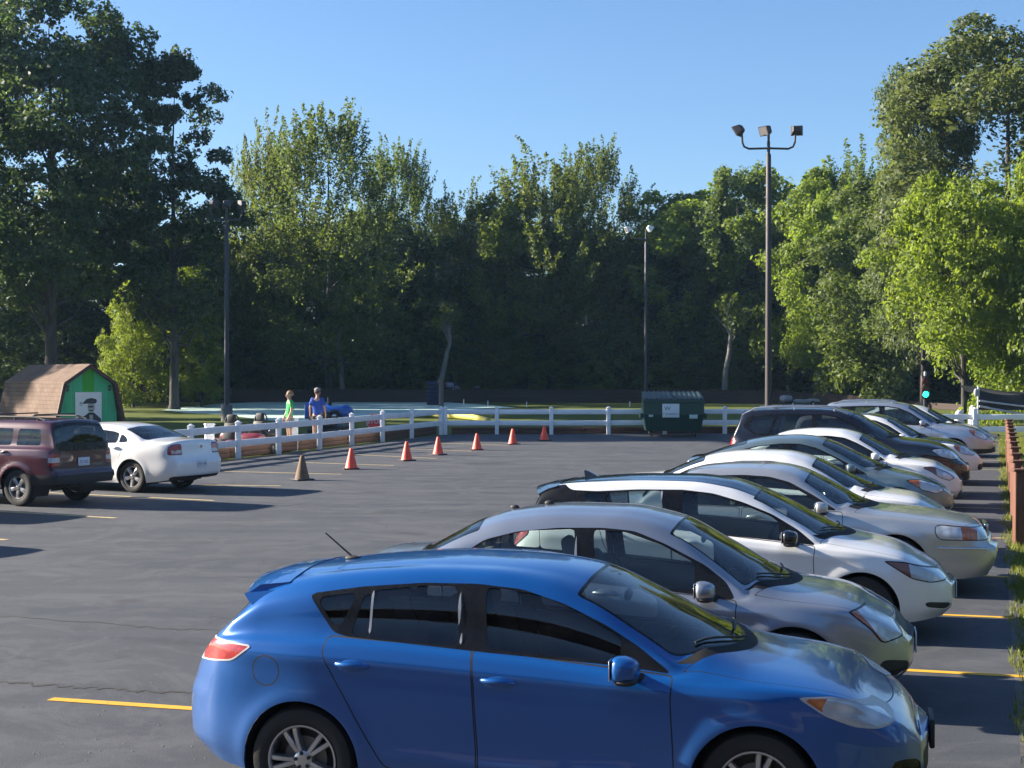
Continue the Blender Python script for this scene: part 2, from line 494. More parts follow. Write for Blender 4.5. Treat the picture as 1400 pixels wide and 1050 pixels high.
def tyre_mesh(r_, rr, wd):
    b = MB()
    h = wd / 2
    prof = [(rr * .96, -h * .78), (rr + .012, -h * .95), (r_ - .05, -h), (r_ - .015, -h * .92), (r_, -h * .7), (r_, -h * .3), (r_ - .007, -h * .27), (r_ - .007, -h * .2), (r_, -h * .17),
            (r_, h * .17), (r_ - .007, h * .2), (r_ - .007, h * .27), (r_, h * .3), (r_, h * .7), (r_ - .015, h * .92), (r_ - .05, h), (rr + .012, h * .95), (rr * .96, h * .78)]
    b.lathe(prof, 44, 0, caps=False)
    return b.mesh('wheel', [M_TYRE], 40)
def rim_mesh(rr, wd, n, style, mat):
    """alloy seen from +z: barrel, lip, spokes, hub, lug nuts"""
    b = MB(); h = wd / 2
    b.lathe([(rr * .97, h * .80), (rr * .99, h * .86), (rr * .985, h * .94), (rr * .94, h * .93), (rr * .9, h * .8), (rr * .88, -h * .6), (rr * .9, -h * .7)], 40, 0, caps=False)
    b.lathe([(rr * .87, -h * .02), (rr * .86, 0), (rr * .2, 0), (1e-4, 0)], 30, 1)                         # dark well
    b.lathe([(rr * .62, .012), (rr * .62, .026), (rr * .25, .026), (rr * .2, .04)], 28, 2, caps=False)                 # brake disc
    zt = h * (.86 if style != 'deep' else .6)
    def spoke(a, w0, w1, r0=.13, r1=.93, z0=None):
        u = Vector((math.cos(a), math.sin(a), 0)); p = Vector((-math.sin(a), math.cos(a), 0))
        z0 = zt * .82 if z0 is None else z0
        V = []
        for r_, w, z, th in ((r0, w0, z0, .03), (.45, w0 * .6 + w1 * .4, zt * .98, .028), (.75, w1 * .9 + w0 * .1, zt, .026), (r1, w1, zt * .9, .03)):
            c = u * (r_ * rr)
            V += [c - p * w * rr + Vector((0, 0, z - .012)), c - p * w * rr * .6 + Vector((0, 0, z)), c + p * w * rr * .6 + Vector((0, 0, z)), c + p * w * rr + Vector((0, 0, z - .012)), c + p * w * rr * .9 + Vector((0, 0, z - th - .02)), c - p * w * rr * .9 + Vector((0, 0, z - th - .02))]
        Fc = []
        for i in range(3):
            for k in range(6):
                Fc.append((i * 6 + k, i * 6 + (k + 1) % 6, (i + 1) * 6 + (k + 1) % 6, (i + 1) * 6 + k))
        b.add(V, [tuple(reversed(f)) for f in Fc], 0)
    for i in range(n):
        a = 2 * math.pi * i / n + .3
        if style == 'twin':
            for s_ in (-1, 1): spoke(a + s_ * .17, .075, .085)
        elif style == 'cover':
            spoke(a, .20, .26)
        elif style == 'five':
            spoke(a, .16, .19)
        else:
            spoke(a, .085, .10)
    b.lathe([(rr * .27, zt * .55), (rr * .26, zt * .84), (rr * .2, zt * .93), (rr * .12, zt * .95), (1e-4, zt * .96)], 24, 0, caps=False)
    for i in range(5):
        a = 2 * math.pi * i / 5
        b.lathe([(.012, 0), (.011, .012), (1e-4, .014)], 6, 1, Matrix.Translation((math.cos(a) * rr * .2, math.sin(a) * rr * .2, zt * .9)))
    return b.mesh('rim', [mat, M_MATTE, M_BRAKE], 35)

def seat_mesh(mat):
    b = MB()
    b.box((0, 0, .30), (.50, .50, .16), 0, Matrix.Rotation(R(-8), 3, 'Y'), .06)
    b.box((-.30, 0, .66), (.13, .48, .62), 0, Matrix.Rotation(R(-17), 3, 'Y'), .06, (1, .86))
    b.box((-.43, 0, 1.06), (.09, .26, .19), 0, Matrix.Rotation(R(-12), 3, 'Y'), .045, (1, .85))
    for s_ in (-1, 1): b.tube([(-.375, s_ * .06, .92), (-.42, s_ * .06, 1.02)], .008, 6, 1)
    return b.mesh('seat', [mat, M_CHROME], 40)
def text_mesh(txt, size, depth=.002, align='CENTER'):
    cu = bpy.data.curves.new('lettering', 'FONT'); cu.body = txt; cu.size = size; cu.extrude = depth; cu.align_x = align; cu.align_y = 'CENTER'; cu.resolution_u = 2
    o = bpy.data.objects.new('lettering', cu)
    COL.objects.link(o)
    dg = bpy.context.evaluated_depsgraph_get(); dg.update()
    me = bpy.data.meshes.new_from_object(o.evaluated_get(dg))
    bpy.data.objects.remove(o); bpy.data.curves.remove(cu)
    return me
def lettering(name, txt, size, mat, parent, M, depth=.002, align='CENTER'):
    me = text_mesh(txt, size, depth, align); me.materials.clear(); me.materials.append(mat)
    me.transform(M)
    return link(bpy.data.objects.new(name, me), parent)
def face_frame(origin, right, up):
    r_, u = Vector(right).normalized(), Vector(up).normalized()
    nrm = r_.cross(u)
    M = Matrix((r_, u, nrm)).transposed().to_4x4()
    M.translation = Vector(origin)
    return M
M_PLATE = plain('plate_white', (.62, .68, .74), .4, var=.05)
M_PLATETXT = plain('plate_blue', (.03, .05, .16), .5)
def plate(root, K, z, s_, txt):
    """licence plate with raised characters; s_=+1 looks forward, -1 rearward"""
    m_ = (np.abs(K.A[:, 1]) < .2) & (np.abs(K.A[:, 2] - z) < .09)
    x = (K.A[m_, 0].max() + .008) if s_ > 0 else (K.A[m_, 0].min() - .008)
    b = MB(); b.box((x, 0, z), (.012, .31, .16), 0, None, .004)
    p = b.build('license_plate', [M_PLATE], root, 30)
    if txt:
        M = face_frame((x + s_ * .0065, 0, z - .006), (0, s_, 0), (0, 0, 1))
        lettering('plate_lettering', txt, .085, M_PLATETXT, p, M, .001)
    return p

M_LENS = None
def lens_mat(name, a, b_, rough=.08, metal=.0, sc=18):
    if name in MATS: return MATS[name]
    t = NT(name); o = t.obj()
    vn = t.n('TexVoronoi', Scale=sc, Vector=o)
    c = t.ramp(vn.outputs['Distance'], [(.1, a), (.6, b_)])
    b = t.bsdf(Base__Color=c, Metallic=metal, Roughness=.25)
    b.inputs['Coat Weight'].default_value = 1; b.inputs['Coat Roughness'].default_value = rough
    MATS[name] = t.m; return t.m
M_HEAD = lens_mat('headlamp_lens', (.80, .82, .84), (.42, .45, .48), metal=.25, sc=9)
M_AMBER = lens_mat('amber_lens', (.62, .20, .06), (.40, .10, .03))
M_RED = lens_mat('red_lens', (.50, .02, .02), (.26, .008, .01), sc=26)
M_CLEAR = lens_mat('clear_lens', (.72, .70, .70), (.5, .45, .45))

def make_car(name, label, cat, S, loc, rz, group=None, step=.04):
    root = thing(name, label, cat, loc, rz, group)
    K = car_skin(S, step)
    L, W, xr, xf, wr = S['L'], S['W'], S['xr'], S['xf'], S['wr']
    pm, gm = S['paint'], S.get('glass', M_GLASS)
    gmr = S.get('glass_rear', gm)
    Ra = wr + S.get('gap', .045)
    # wheel openings
    for xw in (xr, xf):
        K.cut(lambda x, y, z, v, xw=xw: np.minimum(np.minimum(Ra - np.hypot(x - xw, z - wr), np.abs(y) - .5), 4.0 - v), 'hole')
    # side glass
    dlo = round_poly(S['dlo'], 3, .04)
    ylim = lambda y: np.abs(y) - .30
    K.cut(lambda x, y, z, v: np.minimum(np.minimum(sdpoly(dlo, x, z), (7.25 - v) * .2), np.minimum((v - 3.6) * .2, ylim(y))), 'trim')
    for i, sp_ in enumerate(S.get('strips', [])):  # reflections on the glass edges, cut in as light grey bands
        K.cut(lambda x, y, z, v, sp_=np.array(sp_): np.minimum(sdpoly(sp_, x, z), ylim(y)), 'strip%d' % i, only=('trim',))
    for i, wp in enumerate(S['windows']):
        wp2 = round_poly(wp[1], 3, .022)
        K.cut(lambda x, y, z, v, wp2=wp2: np.minimum(sdpoly(wp2, x, z) + S.get('glass_grow', .008), ylim(y)), 'win%d' % i, only=('trim',))
    # front and rear screens
    h0, h1, hc = S['wscreen']            # header x, cowl x (both on the centreline), how far the sides pull back
    def fws(x, y, z, v, g=0.0):
        return np.minimum(np.minimum(x - (h0 - hc[0] * y * y) - g, (h1 - hc[1] * y * y) - x - g), (v - 7.10 - g * 3) * .22)
    K.cut(lambda x, y, z, v: fws(x, y, z, v, 0.0), 'screen_edge')
    K.cut(lambda x, y, z, v: fws(x, y, z, v, .022), 'screen', only=('screen_edge',))
    # cowl tray between glass and bonnet
    cw = S.get('cowl', .10)
    K.cut(lambda x, y, z, v: np.minimum(np.minimum(x - (h1 - hc[1] * y * y) + .002, (h1 + cw - hc[1] * y * y) - x), np.minimum((v - 6.2) * .2, 1.0 + 0 * x)), 'cowl')
    if S.get('rscreen'):
        r0, r1, rc, rv = S['rscreen']
        def frs(x, y, z, v, g=0.0):
            return np.minimum(np.minimum(x - (r0 + rc * y * y) - g, (r1 + rc * .7 * y * y) - x - g), (v - rv - g * 3) * .22)
        K.cut(lambda x, y, z, v: frs(x, y, z, v, 0.0), 'rscreen_edge')
        K.cut(lambda x, y, z, v: frs(x, y, z, v, .02), 'rscreen', only=('rscreen_edge',))
    # lamps
    for i, (poly, ymin, mat, nm, sub) in enumerate(S['lamps']):
        pp = round_poly(poly, 2, .03)
        K.cut(lambda x, y, z, v, pp=pp, ymin=ymin: np.minimum(sdpoly(pp, x, z), np.abs(y) - ymin), 'lampedge%d' % i, only=('body',))
        K.cut(lambda x, y, z, v, pp=pp, ymin=ymin: np.minimum(sdpoly(pp, x, z) - .010, np.abs(y) - ymin - .008), 'lamp%d' % i, only=('lampedge%d' % i,))
        if sub:
            sp = np.array(sub[0])
            K.cut(lambda x, y, z, v, sp=sp: sdpoly(sp, x, z), 'lampsub%d' % i, only=('lamp%d' % i,))
    # openings in the nose and tail, drawn on the (y,z) plane
    for i, (poly, end, mat, nm) in enumerate(S.get('ends', [])):
        pp = round_poly(poly, 2)
        lim = (lambda x: x - (L - .62)) if end > 0 else (lambda x: .5 - x)
        K.cut(lambda x, y, z, v, pp=pp, lim=lim: np.minimum(sdpoly(pp, np.abs(y), z), lim(x)), 'end%d' % i, only=('body',))
    if S.get('lower'):
        fl = S['lower']
        K.cut(lambda x, y, z, v: fl(x, y, z, v), 'lower')
    # roof in its own colour
    if S.get('roof'):
        K.cut(lambda x, y, z, v: np.minimum((v - 7.35) * .2, np.minimum(h0 - hc[0] * y * y - x, x - S['roof'][1])), 'roof')
    # bonnet
    b0, b1, bv = S['bonnet']
    fb = lambda x, y, z, v: np.minimum(np.minimum(x - (h1 + cw - hc[1] * y * y) + .004, b1 - .30 * y * y - x), (v - bv) * .1)
    K.cut(fb, 'seam_b')
    K.cut(lambda x, y, z, v: fb(x, y, z, v) - .006, 'bonnet', only=('seam_b',))
    # doors
    for i, dp in enumerate(S['doors']):
        d2 = round_poly(dp, 3, .03)
        K.cut(lambda x, y, z, v, d2=d2: np.minimum(sdpoly(d2, x, z), np.minimum((6.9 - v) * .2, ylim(y))), 'seam_d')
        K.cut(lambda x, y, z, v, d2=d2: np.minimum(sdpoly(d2, x, z), np.minimum((6.9 - v) * .2, ylim(y))) - S.get('seam_w', .0075), 'door%d' % i, only=('seam_d',))
    for fn in S.get('seams', []):
        K.cut(lambda x, y, z, v: fn(x, y, z, v) + .004, 'seam_x')
        K.cut(lambda x, y, z, v: fn(x, y, z, v) - .004, 'body', only=('seam_x',))
    # ---- build the objects
    K.take('body', {'body': 0, 'seam_b': 1, 'seam_d': 1, 'seam_x': 1, 'cowl': 1, 'screen_edge': 2, 'rscreen_edge': 2}, [pm, M_SEAM, M_TRIM], root)
    K.take('bonnet', {'bonnet': 0}, [S.get('bonnet_paint', pm)], root)
    if S.get('lower'): K.take('lower_cladding', {'lower': 0}, [M_MATTE], root)
    if S.get('roof'): K.take('roof', {'roof': 0}, [S['roof'][0]], root)
    K.take('windshield', {'screen': 0}, [S.get('glass_front', M_GLASSF)], root)
    K.take('rear_window', {'rscreen': 0}, [gmr], root)
    for sd in (-1, 1):
        K.take('window_frame', {'trim': 0}, [S.get('trim', M_TRIM)], root, sd)
        for i in range(len(S.get('strips', []))): K.take('reflection_strip', {'strip%d' % i: 0}, [M_REFLECT], root, sd, .003)
        doors = [K.take('door', {'door%d' % i: 0}, [pm], root, sd) for i in range(len(S['doors']))]
        for i, wp in enumerate(S['windows']):
            par = doors[wp[0]] if wp[0] is not None and doors[wp[0]] is not None else root
            K.take('window' if par is not root else 'quarter_window', {'win%d' % i: 0}, [wp[2] if len(wp) > 2 else gm], par, sd, -.006)
        for i, (hx, hz) in enumerate(S.get('handles', [])):
            yy = side_y(K, hx, hz) + .004
            b = MB()
            b.ball((hx, sd * (yy - .010), hz - .006), (.095, .013, .040), 8, 1)
            b.tube([(hx - .095, sd * (yy - .004), hz + .004), (hx - .075, sd * (yy + .022), hz + .008), (hx, sd * (yy + .030), hz + .006), (hx + .075, sd * (yy + .022), hz), (hx + .095, sd * (yy - .004), hz - .006)], [.012, .016, .017, .016, .012], 8, 0)
            b.build('handle', [S.get('handle_mat', pm), pm], doors[i] or root, 50)
        for i, (poly, ymin, mat, nm, sub) in enumerate(S['lamps']):
            lo = K.take(nm, {'lamp%d' % i: 0, 'lampedge%d' % i: 1, 'lampsub%d' % i: 2}, [mat, S.get('lamp_edge', M_TRIM), sub[1] if sub else mat], root, sd, .003)
        # mirror
        mx, mz, my = S['mirror'][:3]
        mm = S.get('mirror_mat', pm)
        b = MB()
        def shp(p):
            t = (p.x + .075) / .15
            return Vector((p.x, p.y * (1 - .16 * t), p.z * (1 - .30 * t) - .018 * (p.y * sd < 0)))
        b.sball((mx, sd * my, mz), (.078, .125, .082), .62, 10, 0, shp)
        b.sball((mx, sd * my, mz - .062), (.066, .108, .028), .7, 6, 1)
        b.tube([(mx + .01, sd * (my - .09), mz - .05), (mx + .05, sd * (my - .17), mz - .085), (mx + .06, sd * (my - .24), mz - .095)], [.030, .032, .036], 8, 1)
        b.box((mx - .076, sd * my, mz), (.006, .20, .115), 2, None, .002)
        b.build('side_mirror', [mm, M_MATTE, M_CHROME], root, 50)
    for i, (poly, end, mat, nm) in enumerate(S.get('ends', [])):
        if nm == 'fog_lamp_recess':
            for sd in (-1, 1): K.take(nm, {'end%d' % i: 0}, [mat], root, sd, -.004)
        else:
            K.take(nm, {'end%d' % i: 0}, [mat], root, 0, -.004)
    # wheels
    rr = S.get('rim', .21); wd = .205
    tm = tyre_mesh(wr, rr, wd); rm = rim_mesh(rr, wd, S.get('spokes', 5), S.get('rim_style', 'five'), S.get('rim_mat', M_ALLOY))
    for xw, ph in ((xr, .2), (xf, .75)):
        wy = float(pchip(S.get('plan', [(0, .9), (1, 1), (L - 1, .99), (L, .8)]), xw)) * W - .025 - wd / 2
        for sd in (-1, 1):
            wo = link(bpy.data.objects.new('wheel', tm), root)
            wo.location = (xw, sd * wy, wr); wo.rotation_euler = (R(90) if sd < 0 else R(-90), 0, 0)
            ro = link(bpy.data.objects.new('rim', rm), wo); ro.rotation_euler = (0, 0, ph + sd)
    # liners and underside
    b = MB()
    for xw in (xr, xf):
        for sd in (-1, 1):
            V, Fc = [], []
            n = 20
            for k in range(n + 1):
                a = R(-25) + R(230) * k / n
                for yy in (W * .955, .42):
                    V.append((xw + (Ra + .004) * math.cos(a), sd * yy, wr + (Ra + .004) * math.sin(a)))
            for k in range(n): Fc.append((2 * k, 2 * k + 1, 2 * k + 3, 2 * k + 2))
            base = len(V); V.append((xw, sd * .42, wr)); 
            for k in range(n): Fc.append((2 * k + 1, base, 2 * k + 3))
            b.add(V, Fc, 0)
    zf = S.get('floor', .24)
    b.box((L / 2 + .02, 0, zf), (L - 1.0, W * 1.62, .05), 0)
    b.box((xr + .1, 0, zf + .03), (.5, .8, .12), 0); b.box((xf, 0, zf + .03), (.5, .9, .12), 0)
    b.build('underbody', [M_MATTE], root)
    # cabin
    sm = S.get('seat_mat', M_INT)
    fs = S['seat_x']
    me = seat_mesh(sm)
    for sd in (-1, 1):
        o = link(bpy.data.objects.new('seat', me), root); o.location = (fs, sd * .37, S.get('seat_z', .12))
    b = MB()
    bx_ = fs - S.get('bench', .85)
    b.box((bx_, 0, .44), (.52, 1.26, .18), 0, None, .06)
    b.box((bx_ - .30, 0, .80), (.15, 1.24, .62), 0, Matrix.Rotation(R(-20), 3, 'Y'), .06)
    for sd in (-1, 1): b.box((bx_ - .42, sd * .36, S.get('seat_z', .12) + 1.04), (.09, .26, .15), 0, None, .04)
    b.build('rear_bench', [sm], root, 40)
    b = MB()
    zsd = float(pchip(S['zs'], h1)) - .03
    hx = h1 - .36
    b.box((hx - .02, 0, zsd - .12), (.62, W * 1.62, .24), 0, Matrix.Rotation(R(4), 3, 'Y'), .07)
    b.box((hx - .30, 0, zsd - .42), (.25, .26, .5), 0, None, .05)
    cx_, cz_ = fs + .52, zsd - .03
    ring = [Vector((cx_ + .07 * math.sin(a), .37 + .18 * math.cos(a), cz_ + .17 * math.sin(a))) for a in [2 * math.pi * k / 20 for k in range(21)]]
    b.tube(ring, .014, 6, 0, False); b.box((cx_ + .02, .37, cz_), (.05, .16, .09), 0, None, .03)
    b.build('dashboard', [M_INT], root, 40)
    zt = float(pchip(S['zc'], h0 + .10))
    b = MB(); b.ball((h0 + .16, 0, zt - .13), (.02, .12, .035), 8); b.tube([(h0 + .16, 0, zt - .11), (h0 + .18, 0, zt - .04)], .01, 6)
    b.build('rear_view_mirror', [M_MATTE], root, 50)
    # wipers lie on the lower edge of the windscreen
    b = MB()
    for y0, y1 in ((-.04, -.56), (.46, -.02)):
        pts = []
        for k in range(7):
            t = k / 6; y = y0 + (y1 - y0) * t
            x = (h1 - hc[1] * y * y) + .01 - .075 * math.sin(math.pi * .55 * t)
            pts.append([x, y, top_z(K, x, y) + .018])
        for k in range(1, 6): pts[k][2] = min(pts[k][2], max(pts[k - 1][2], pts[k + 1][2]) + .004)
        b.tube(pts, .008, 6)
    b.build('windshield_wiper', [M_MATTE], root, 60)
    if S.get('plate_r'): plate(root, K, S['plate_r'][1], -1, S['plate_r'][2])
    if S.get('plate_f'): plate(root, K, S['plate_f'][1], 1, S['plate_f'][2])
    for fn in S.get('extras', []): fn(root, K)
    return root, K
def side_y(K, x, z):
    A = K.A; d = (A[:, 0] - x)**2 + (A[:, 2] - z)**2 + np.where(A[:, 1] < .4, 9, 0)
    return float(A[np.argmin(d), 1])
def top_z(K, x, y):
    A = K.A; d = (A[:, 0] - x)**2 + (A[:, 1] - y)**2 + np.where(A[:, 3] < 4, 9, 0)
    i = np.argsort(d)[:4]; w = 1 / (d[i] + 1e-6)
    return float((A[i, 2] * w).sum() / w.sum())
def near_pt(K, x, y):
    return Vector((x, y, top_z(K, x, y)))
def stick_antenna(x, length=.22, lean=-.75, y=0.0, mat=None):
    def fn(root, K):
        p = near_pt(K, x, y); b = MB()
        b.ball(p + Vector((0, 0, .004)), (.055, .022, .018), 8)
        b.tube([p + Vector((0, 0, .01)), p + Vector((lean * length, 0, length * .62))], [.007, .005], 6)
        b.build('antenna', [M_MATTE], root, 50)
    return fn
def fin_antenna(x, mat):
    def fn(root, K):
        p = near_pt(K, x, 0); b = MB()
        P2 = [(.10, -.012), (.05, .018), (-.02, .055), (-.075, .075), (-.085, .06), (-.07, -.012)]
        n = len(P2); V = []
        for s_, f in ((-1, .35), (-1, 1), (1, 1), (1, .35)):
            pass
        V = [p + Vector((a * 1.0, -.022 * (1 - c / .13), c)) for a, c in P2] + [p + Vector((a, .022 * (1 - c / .13), c)) for a, c in P2]
        b.add(V, [tuple(range(n)), tuple(range(2 * n - 1, n - 1, -1))] + [(i, n + i, n + (i + 1) % n, (i + 1) % n) for i in range(n)])
        b.build('antenna', [mat], root, 50)
    return fn
def roof_rails(x0, x1, y, mat):
    def fn(root, K):
        for sd in (-1, 1):
            b = MB(); pts = []
            for k in range(9):
                x = x0 + (x1 - x0) * k / 8
                lift = .055 if 0 < k < 8 else .0
                pts.append(near_pt(K, x, sd * y) + Vector((0, 0, lift)))
            b.tube(pts, .017, 8)
            for k in (1, 4, 7): b.tube([pts[k], pts[k] - Vector((0, 0, .06))], .016, 8)
            b.build('roof_rail', [mat], root, 50)
    return fn
def cross_bars(xs, y, mat):
    def fn(root, K):
        for x in xs:
            b = MB(); z = top_z(K, x, 0) + .07
            b.bar((x, -y, z), (x, y, z), .05, .025, 0, .01)
            b.build('roof_bar', [mat], root, 50)
    return fn
def badge(x, z, s_, y=0.0, r_=.05):
    def fn(root, K):
        b = MB(); b.lathe([(r_, 0), (r_ * .98, .008), (r_ * .75, .01), (r_ * .72, .004), (1e-4, .004)], 20, 0, Matrix.Translation((x, y, z)) @ Matrix.Rotation(R(90 * s_), 4, 'Y'))
        b.box((x + s_ * .006, y, z), (.008, r_ * 1.2, .012), 0)
        b.build('badge', [M_CHROME], root, 40)
    return fn
# ------------------------------------------------------------------ car specifications (metres; x forward from the tail, z up)
P_BLUE = paint('paint_blue', (.003, .088, .33), .30, .30)
P_GREY = paint('paint_grey', (.34, .37, .42), .75, .34)
P_WHITE = paint('paint_white', (.80, .80, .79), 0.0, .30)
P_PEARL = paint('paint_pearl', (.78, .79, .79), .1, .30)
P_SILVER = paint('paint_silver', (.52, .53, .53), .7, .34)
P_TEAL = paint('paint_grey_green', (.17, .235, .255), .6, .34)
P_BLACK = paint('paint_black', (.006, .006, .010), .1, .25)
P_ICE = paint('paint_ice_silver', (.43, .48, .56), .7, .34)
P_MAROON = paint('paint_maroon', (.048, .0015, .009), .15, .30, .02)

BLUE = dict(dens=2, glass_grow=.014, line=[(.2, .95), (1.2, .935), (2.2, .885), (3.1, .835), (3.9, .80)], line2=[(1.35, .40), (2.2, .36), (3.1, .40)], L=4.44, W=.878, xr=.91, xf=3.55, wr=.318, rim=.215, spokes=5, rim_style='twin', paint=P_BLUE,
    zc=[(0, .58), (.03, .78), (.12, .93), (.24, 1.06), (.40, 1.21), (.50, 1.30), (.62, 1.36), (.9, 1.405), (1.3, 1.445), (1.75, 1.465), (2.2, 1.455), (2.5, 1.42), (2.62, 1.385), (2.9, 1.26), (3.2, 1.115), (3.43, 1.005), (3.5, .975), (3.9, .900), (4.06, .855), (4.23, .79), (4.36, .71), (4.42, .64), (4.44, .58)],
    zs=[(0, .55), (.1, .84), (.3, .985), (.6, 1.02), (1.1, 1.02), (1.9, .985), (2.6, .935), (3.1, .895), (3.4, .885), (3.8, .862), (4.06, .825), (4.23, .765), (4.34, .685), (4.44, .55)],
    zr=[(0, .3), (.15, .85), (.28, 1.0), (.45, 1.15), (.62, 1.265), (.85, 1.325), (1.2, 1.375), (1.6, 1.405), (1.95, 1.408), (2.3, 1.365), (2.6, 1.265), (2.85, 1.13), (3.0, 1.045), (3.13, .965), (3.24, .90), (3.4, .7), (4.4, .3)],
    dlo=[(.905, 1.285), (1.24, 1.335), (1.6, 1.365), (1.93, 1.368), (2.2, 1.345), (2.45, 1.275), (2.7, 1.17), (2.9, 1.06), (3.09, .925), (2.8, .955), (2.0, 1.0), (1.16, 1.055), (1.08, 1.075)],
    windows=[(None, [(.985, 1.255), (1.19, 1.288), (1.115, 1.125), (1.08, 1.13)], M_GLASSD), (0, [(1.205, 1.075), (1.285, 1.065), (1.29, 1.285), (1.265, 1.275)], M_GLASSM), (0, [(1.315, 1.065), (1.835, 1.038), (1.80, 1.335), (1.6, 1.336), (1.315, 1.302)], M_GLASSM), (1, [(2.03, 1.03), (2.78, .985), (2.78, 1.10), (2.55, 1.215), (2.3, 1.305), (2.0, 1.338)], M_GLASSM)],
    wscreen=(2.56, 3.43, (.13, .56)), rscreen=(.16, .46, .10, 7.15), cowl=.075, bonnet=(3.5, 4.30, 5.3),
    doors=[[(1.06, 1.06), (1.94, 1.02), (1.955, .9), (1.985, .30), (1.62, .27), (1.42, .32), (1.25, .60), (1.10, .86), (1.04, .97)], [(1.941, 1.02), (3.10, .92), (3.09, .80), (3.11, .40), (3.07, .28), (1.99, .29), (1.956, .9)]],
    handles=[(1.235, .905), (2.11, .852)],
    lamps=[([(3.77, .836), (3.95, .842), (4.08, .818), (4.22, .762), (4.31, .70), (4.22, .668), (4.08, .682), (3.92, .742)], .40, M_HEAD, 'headlight', ([(3.7, .88), (3.96, .88), (3.90, .77), (3.98, .70), (3.7, .7)], M_AMBER)),
           ([(.02, .995), (.30, 1.0), (.60, .985), (.46, .885), (.30, .865), (.02, .83)], .34, M_RED, 'taillight', ([(-.2, 1.1), (.17, 1.1), (.20, .8), (-.2, .8)], M_CLEAR))],
    lamp_edge=plain('lamp_rim_grey', (.42, .42, .42), .3),
    ends=[([(-.5, .50), (.5, .50), (.42, .30), (-.42, .30)], 1, M_MATTE, 'grille'), ([(.52, .47), (.72, .50), (.72, .36), (.56, .33)], 1, M_TRIM, 'fog_lamp_recess'), ([(-.42, .38), (.42, .38), (.36, .25), (-.36, .25)], -1, M_MATTE, 'rear_bumper_insert')],
    plan=[(0, .46), (.05, .58), (.17, .75), (.35, .885), (.6, .96), (1.0, 1.0), (2.7, 1.0), (3.44, .99), (3.89, .955), (4.19, .87), (4.34, .76), (4.44, .60)],
    mirror=(2.86, .985, 1.0), seat_x=2.18, bench=.86, seat_mat=M_INT, plate_r=(.02, .74, 'PR 7720'),
    seams=[lambda x, y, z, v: np.minimum(.088 - np.hypot(x - .69, z - .845), np.minimum((4 - v), y * -1))],
    strips=[[(1.295, 1.07), (1.314, 1.07), (1.314, 1.315), (1.295, 1.31)], [(1.850, 1.03), (1.870, 1.03), (1.836, 1.345), (1.816, 1.345)], [(2.785, .985), (2.80, .985), (2.80, 1.10), (2.785, 1.11)]],
    glass=M_GLASSM, extras=[stick_antenna(.93, .26, -.72)])

def blue_spoiler(root, K):
    """roof spoiler with its cheeks over the tailgate glass"""
    rows = []
    for y in np.linspace(-.60, .60, 13):
        c = 1 - (abs(y) / .60)**2.2
        x0 = .36 + .10 * (abs(y) / .6)**2; zt = 1.255 + .055 * c
        x1 = .74; z1 = top_z(K, x1, y * .98) + .006
        xm = .55; zm = (zt + z1) / 2 + .018
        rows.append([(x1, y, z1), (xm, y, zm), (x0 + .02, y, zt + .012), (x0, y, zt - .006), (x0 + .015, y, zt - .03), (x0 + .22, y * .98, zt - .035), (x1 - .03, y, z1 - .06)])
    b = MB(); V = [p for r_ in rows for p in r_]; m = 7
    Fc = []
    for i in range(len(rows) - 1):
        for k in range(m): Fc.append((i * m + k, i * m + (k + 1) % m, (i + 1) * m + (k + 1) % m, (i + 1) * m + k))
    Fc.append(tuple(range(m))); Fc.append(tuple(range((len(rows) - 1) * m + m - 1, (len(rows) - 1) * m - 1, -1)))
    b.add(V, Fc)
    for sd in (-1, 1):
        P2 = [(.46, 1.262), (.75, 1.30), (.70, 1.24), (.62, 1.19), (.545, 1.185), (.50, 1.22)]
        V = []
        for off in (.0, .05):
            for x, z in P2: V.append((x, sd * (.685 - (z - 1.185) * .52 - off), z))
        n = len(P2)
        b.add(V, [tuple(range(n)), tuple(range(2 * n - 1, n - 1, -1))] + [(i, (i + 1) % n, n + (i + 1) % n, n + i) for i in range(n)])
    b.build('roof_spoiler', [P_BLUE], root, 50)
def plate_bracket(root, K):
    m_ = (np.abs(K.A[:, 1]) < .2) & (np.abs(K.A[:, 2] - .52) < .08); x = K.A[m_, 0].max() + .012
    b = MB(); b.box((x, 0, .52), (.03, .34, .17), 0, None, .01); b.build('plate_bracket', [M_MATTE], root, 40)
BLUE['extras'] += [blue_spoiler, plate_bracket]

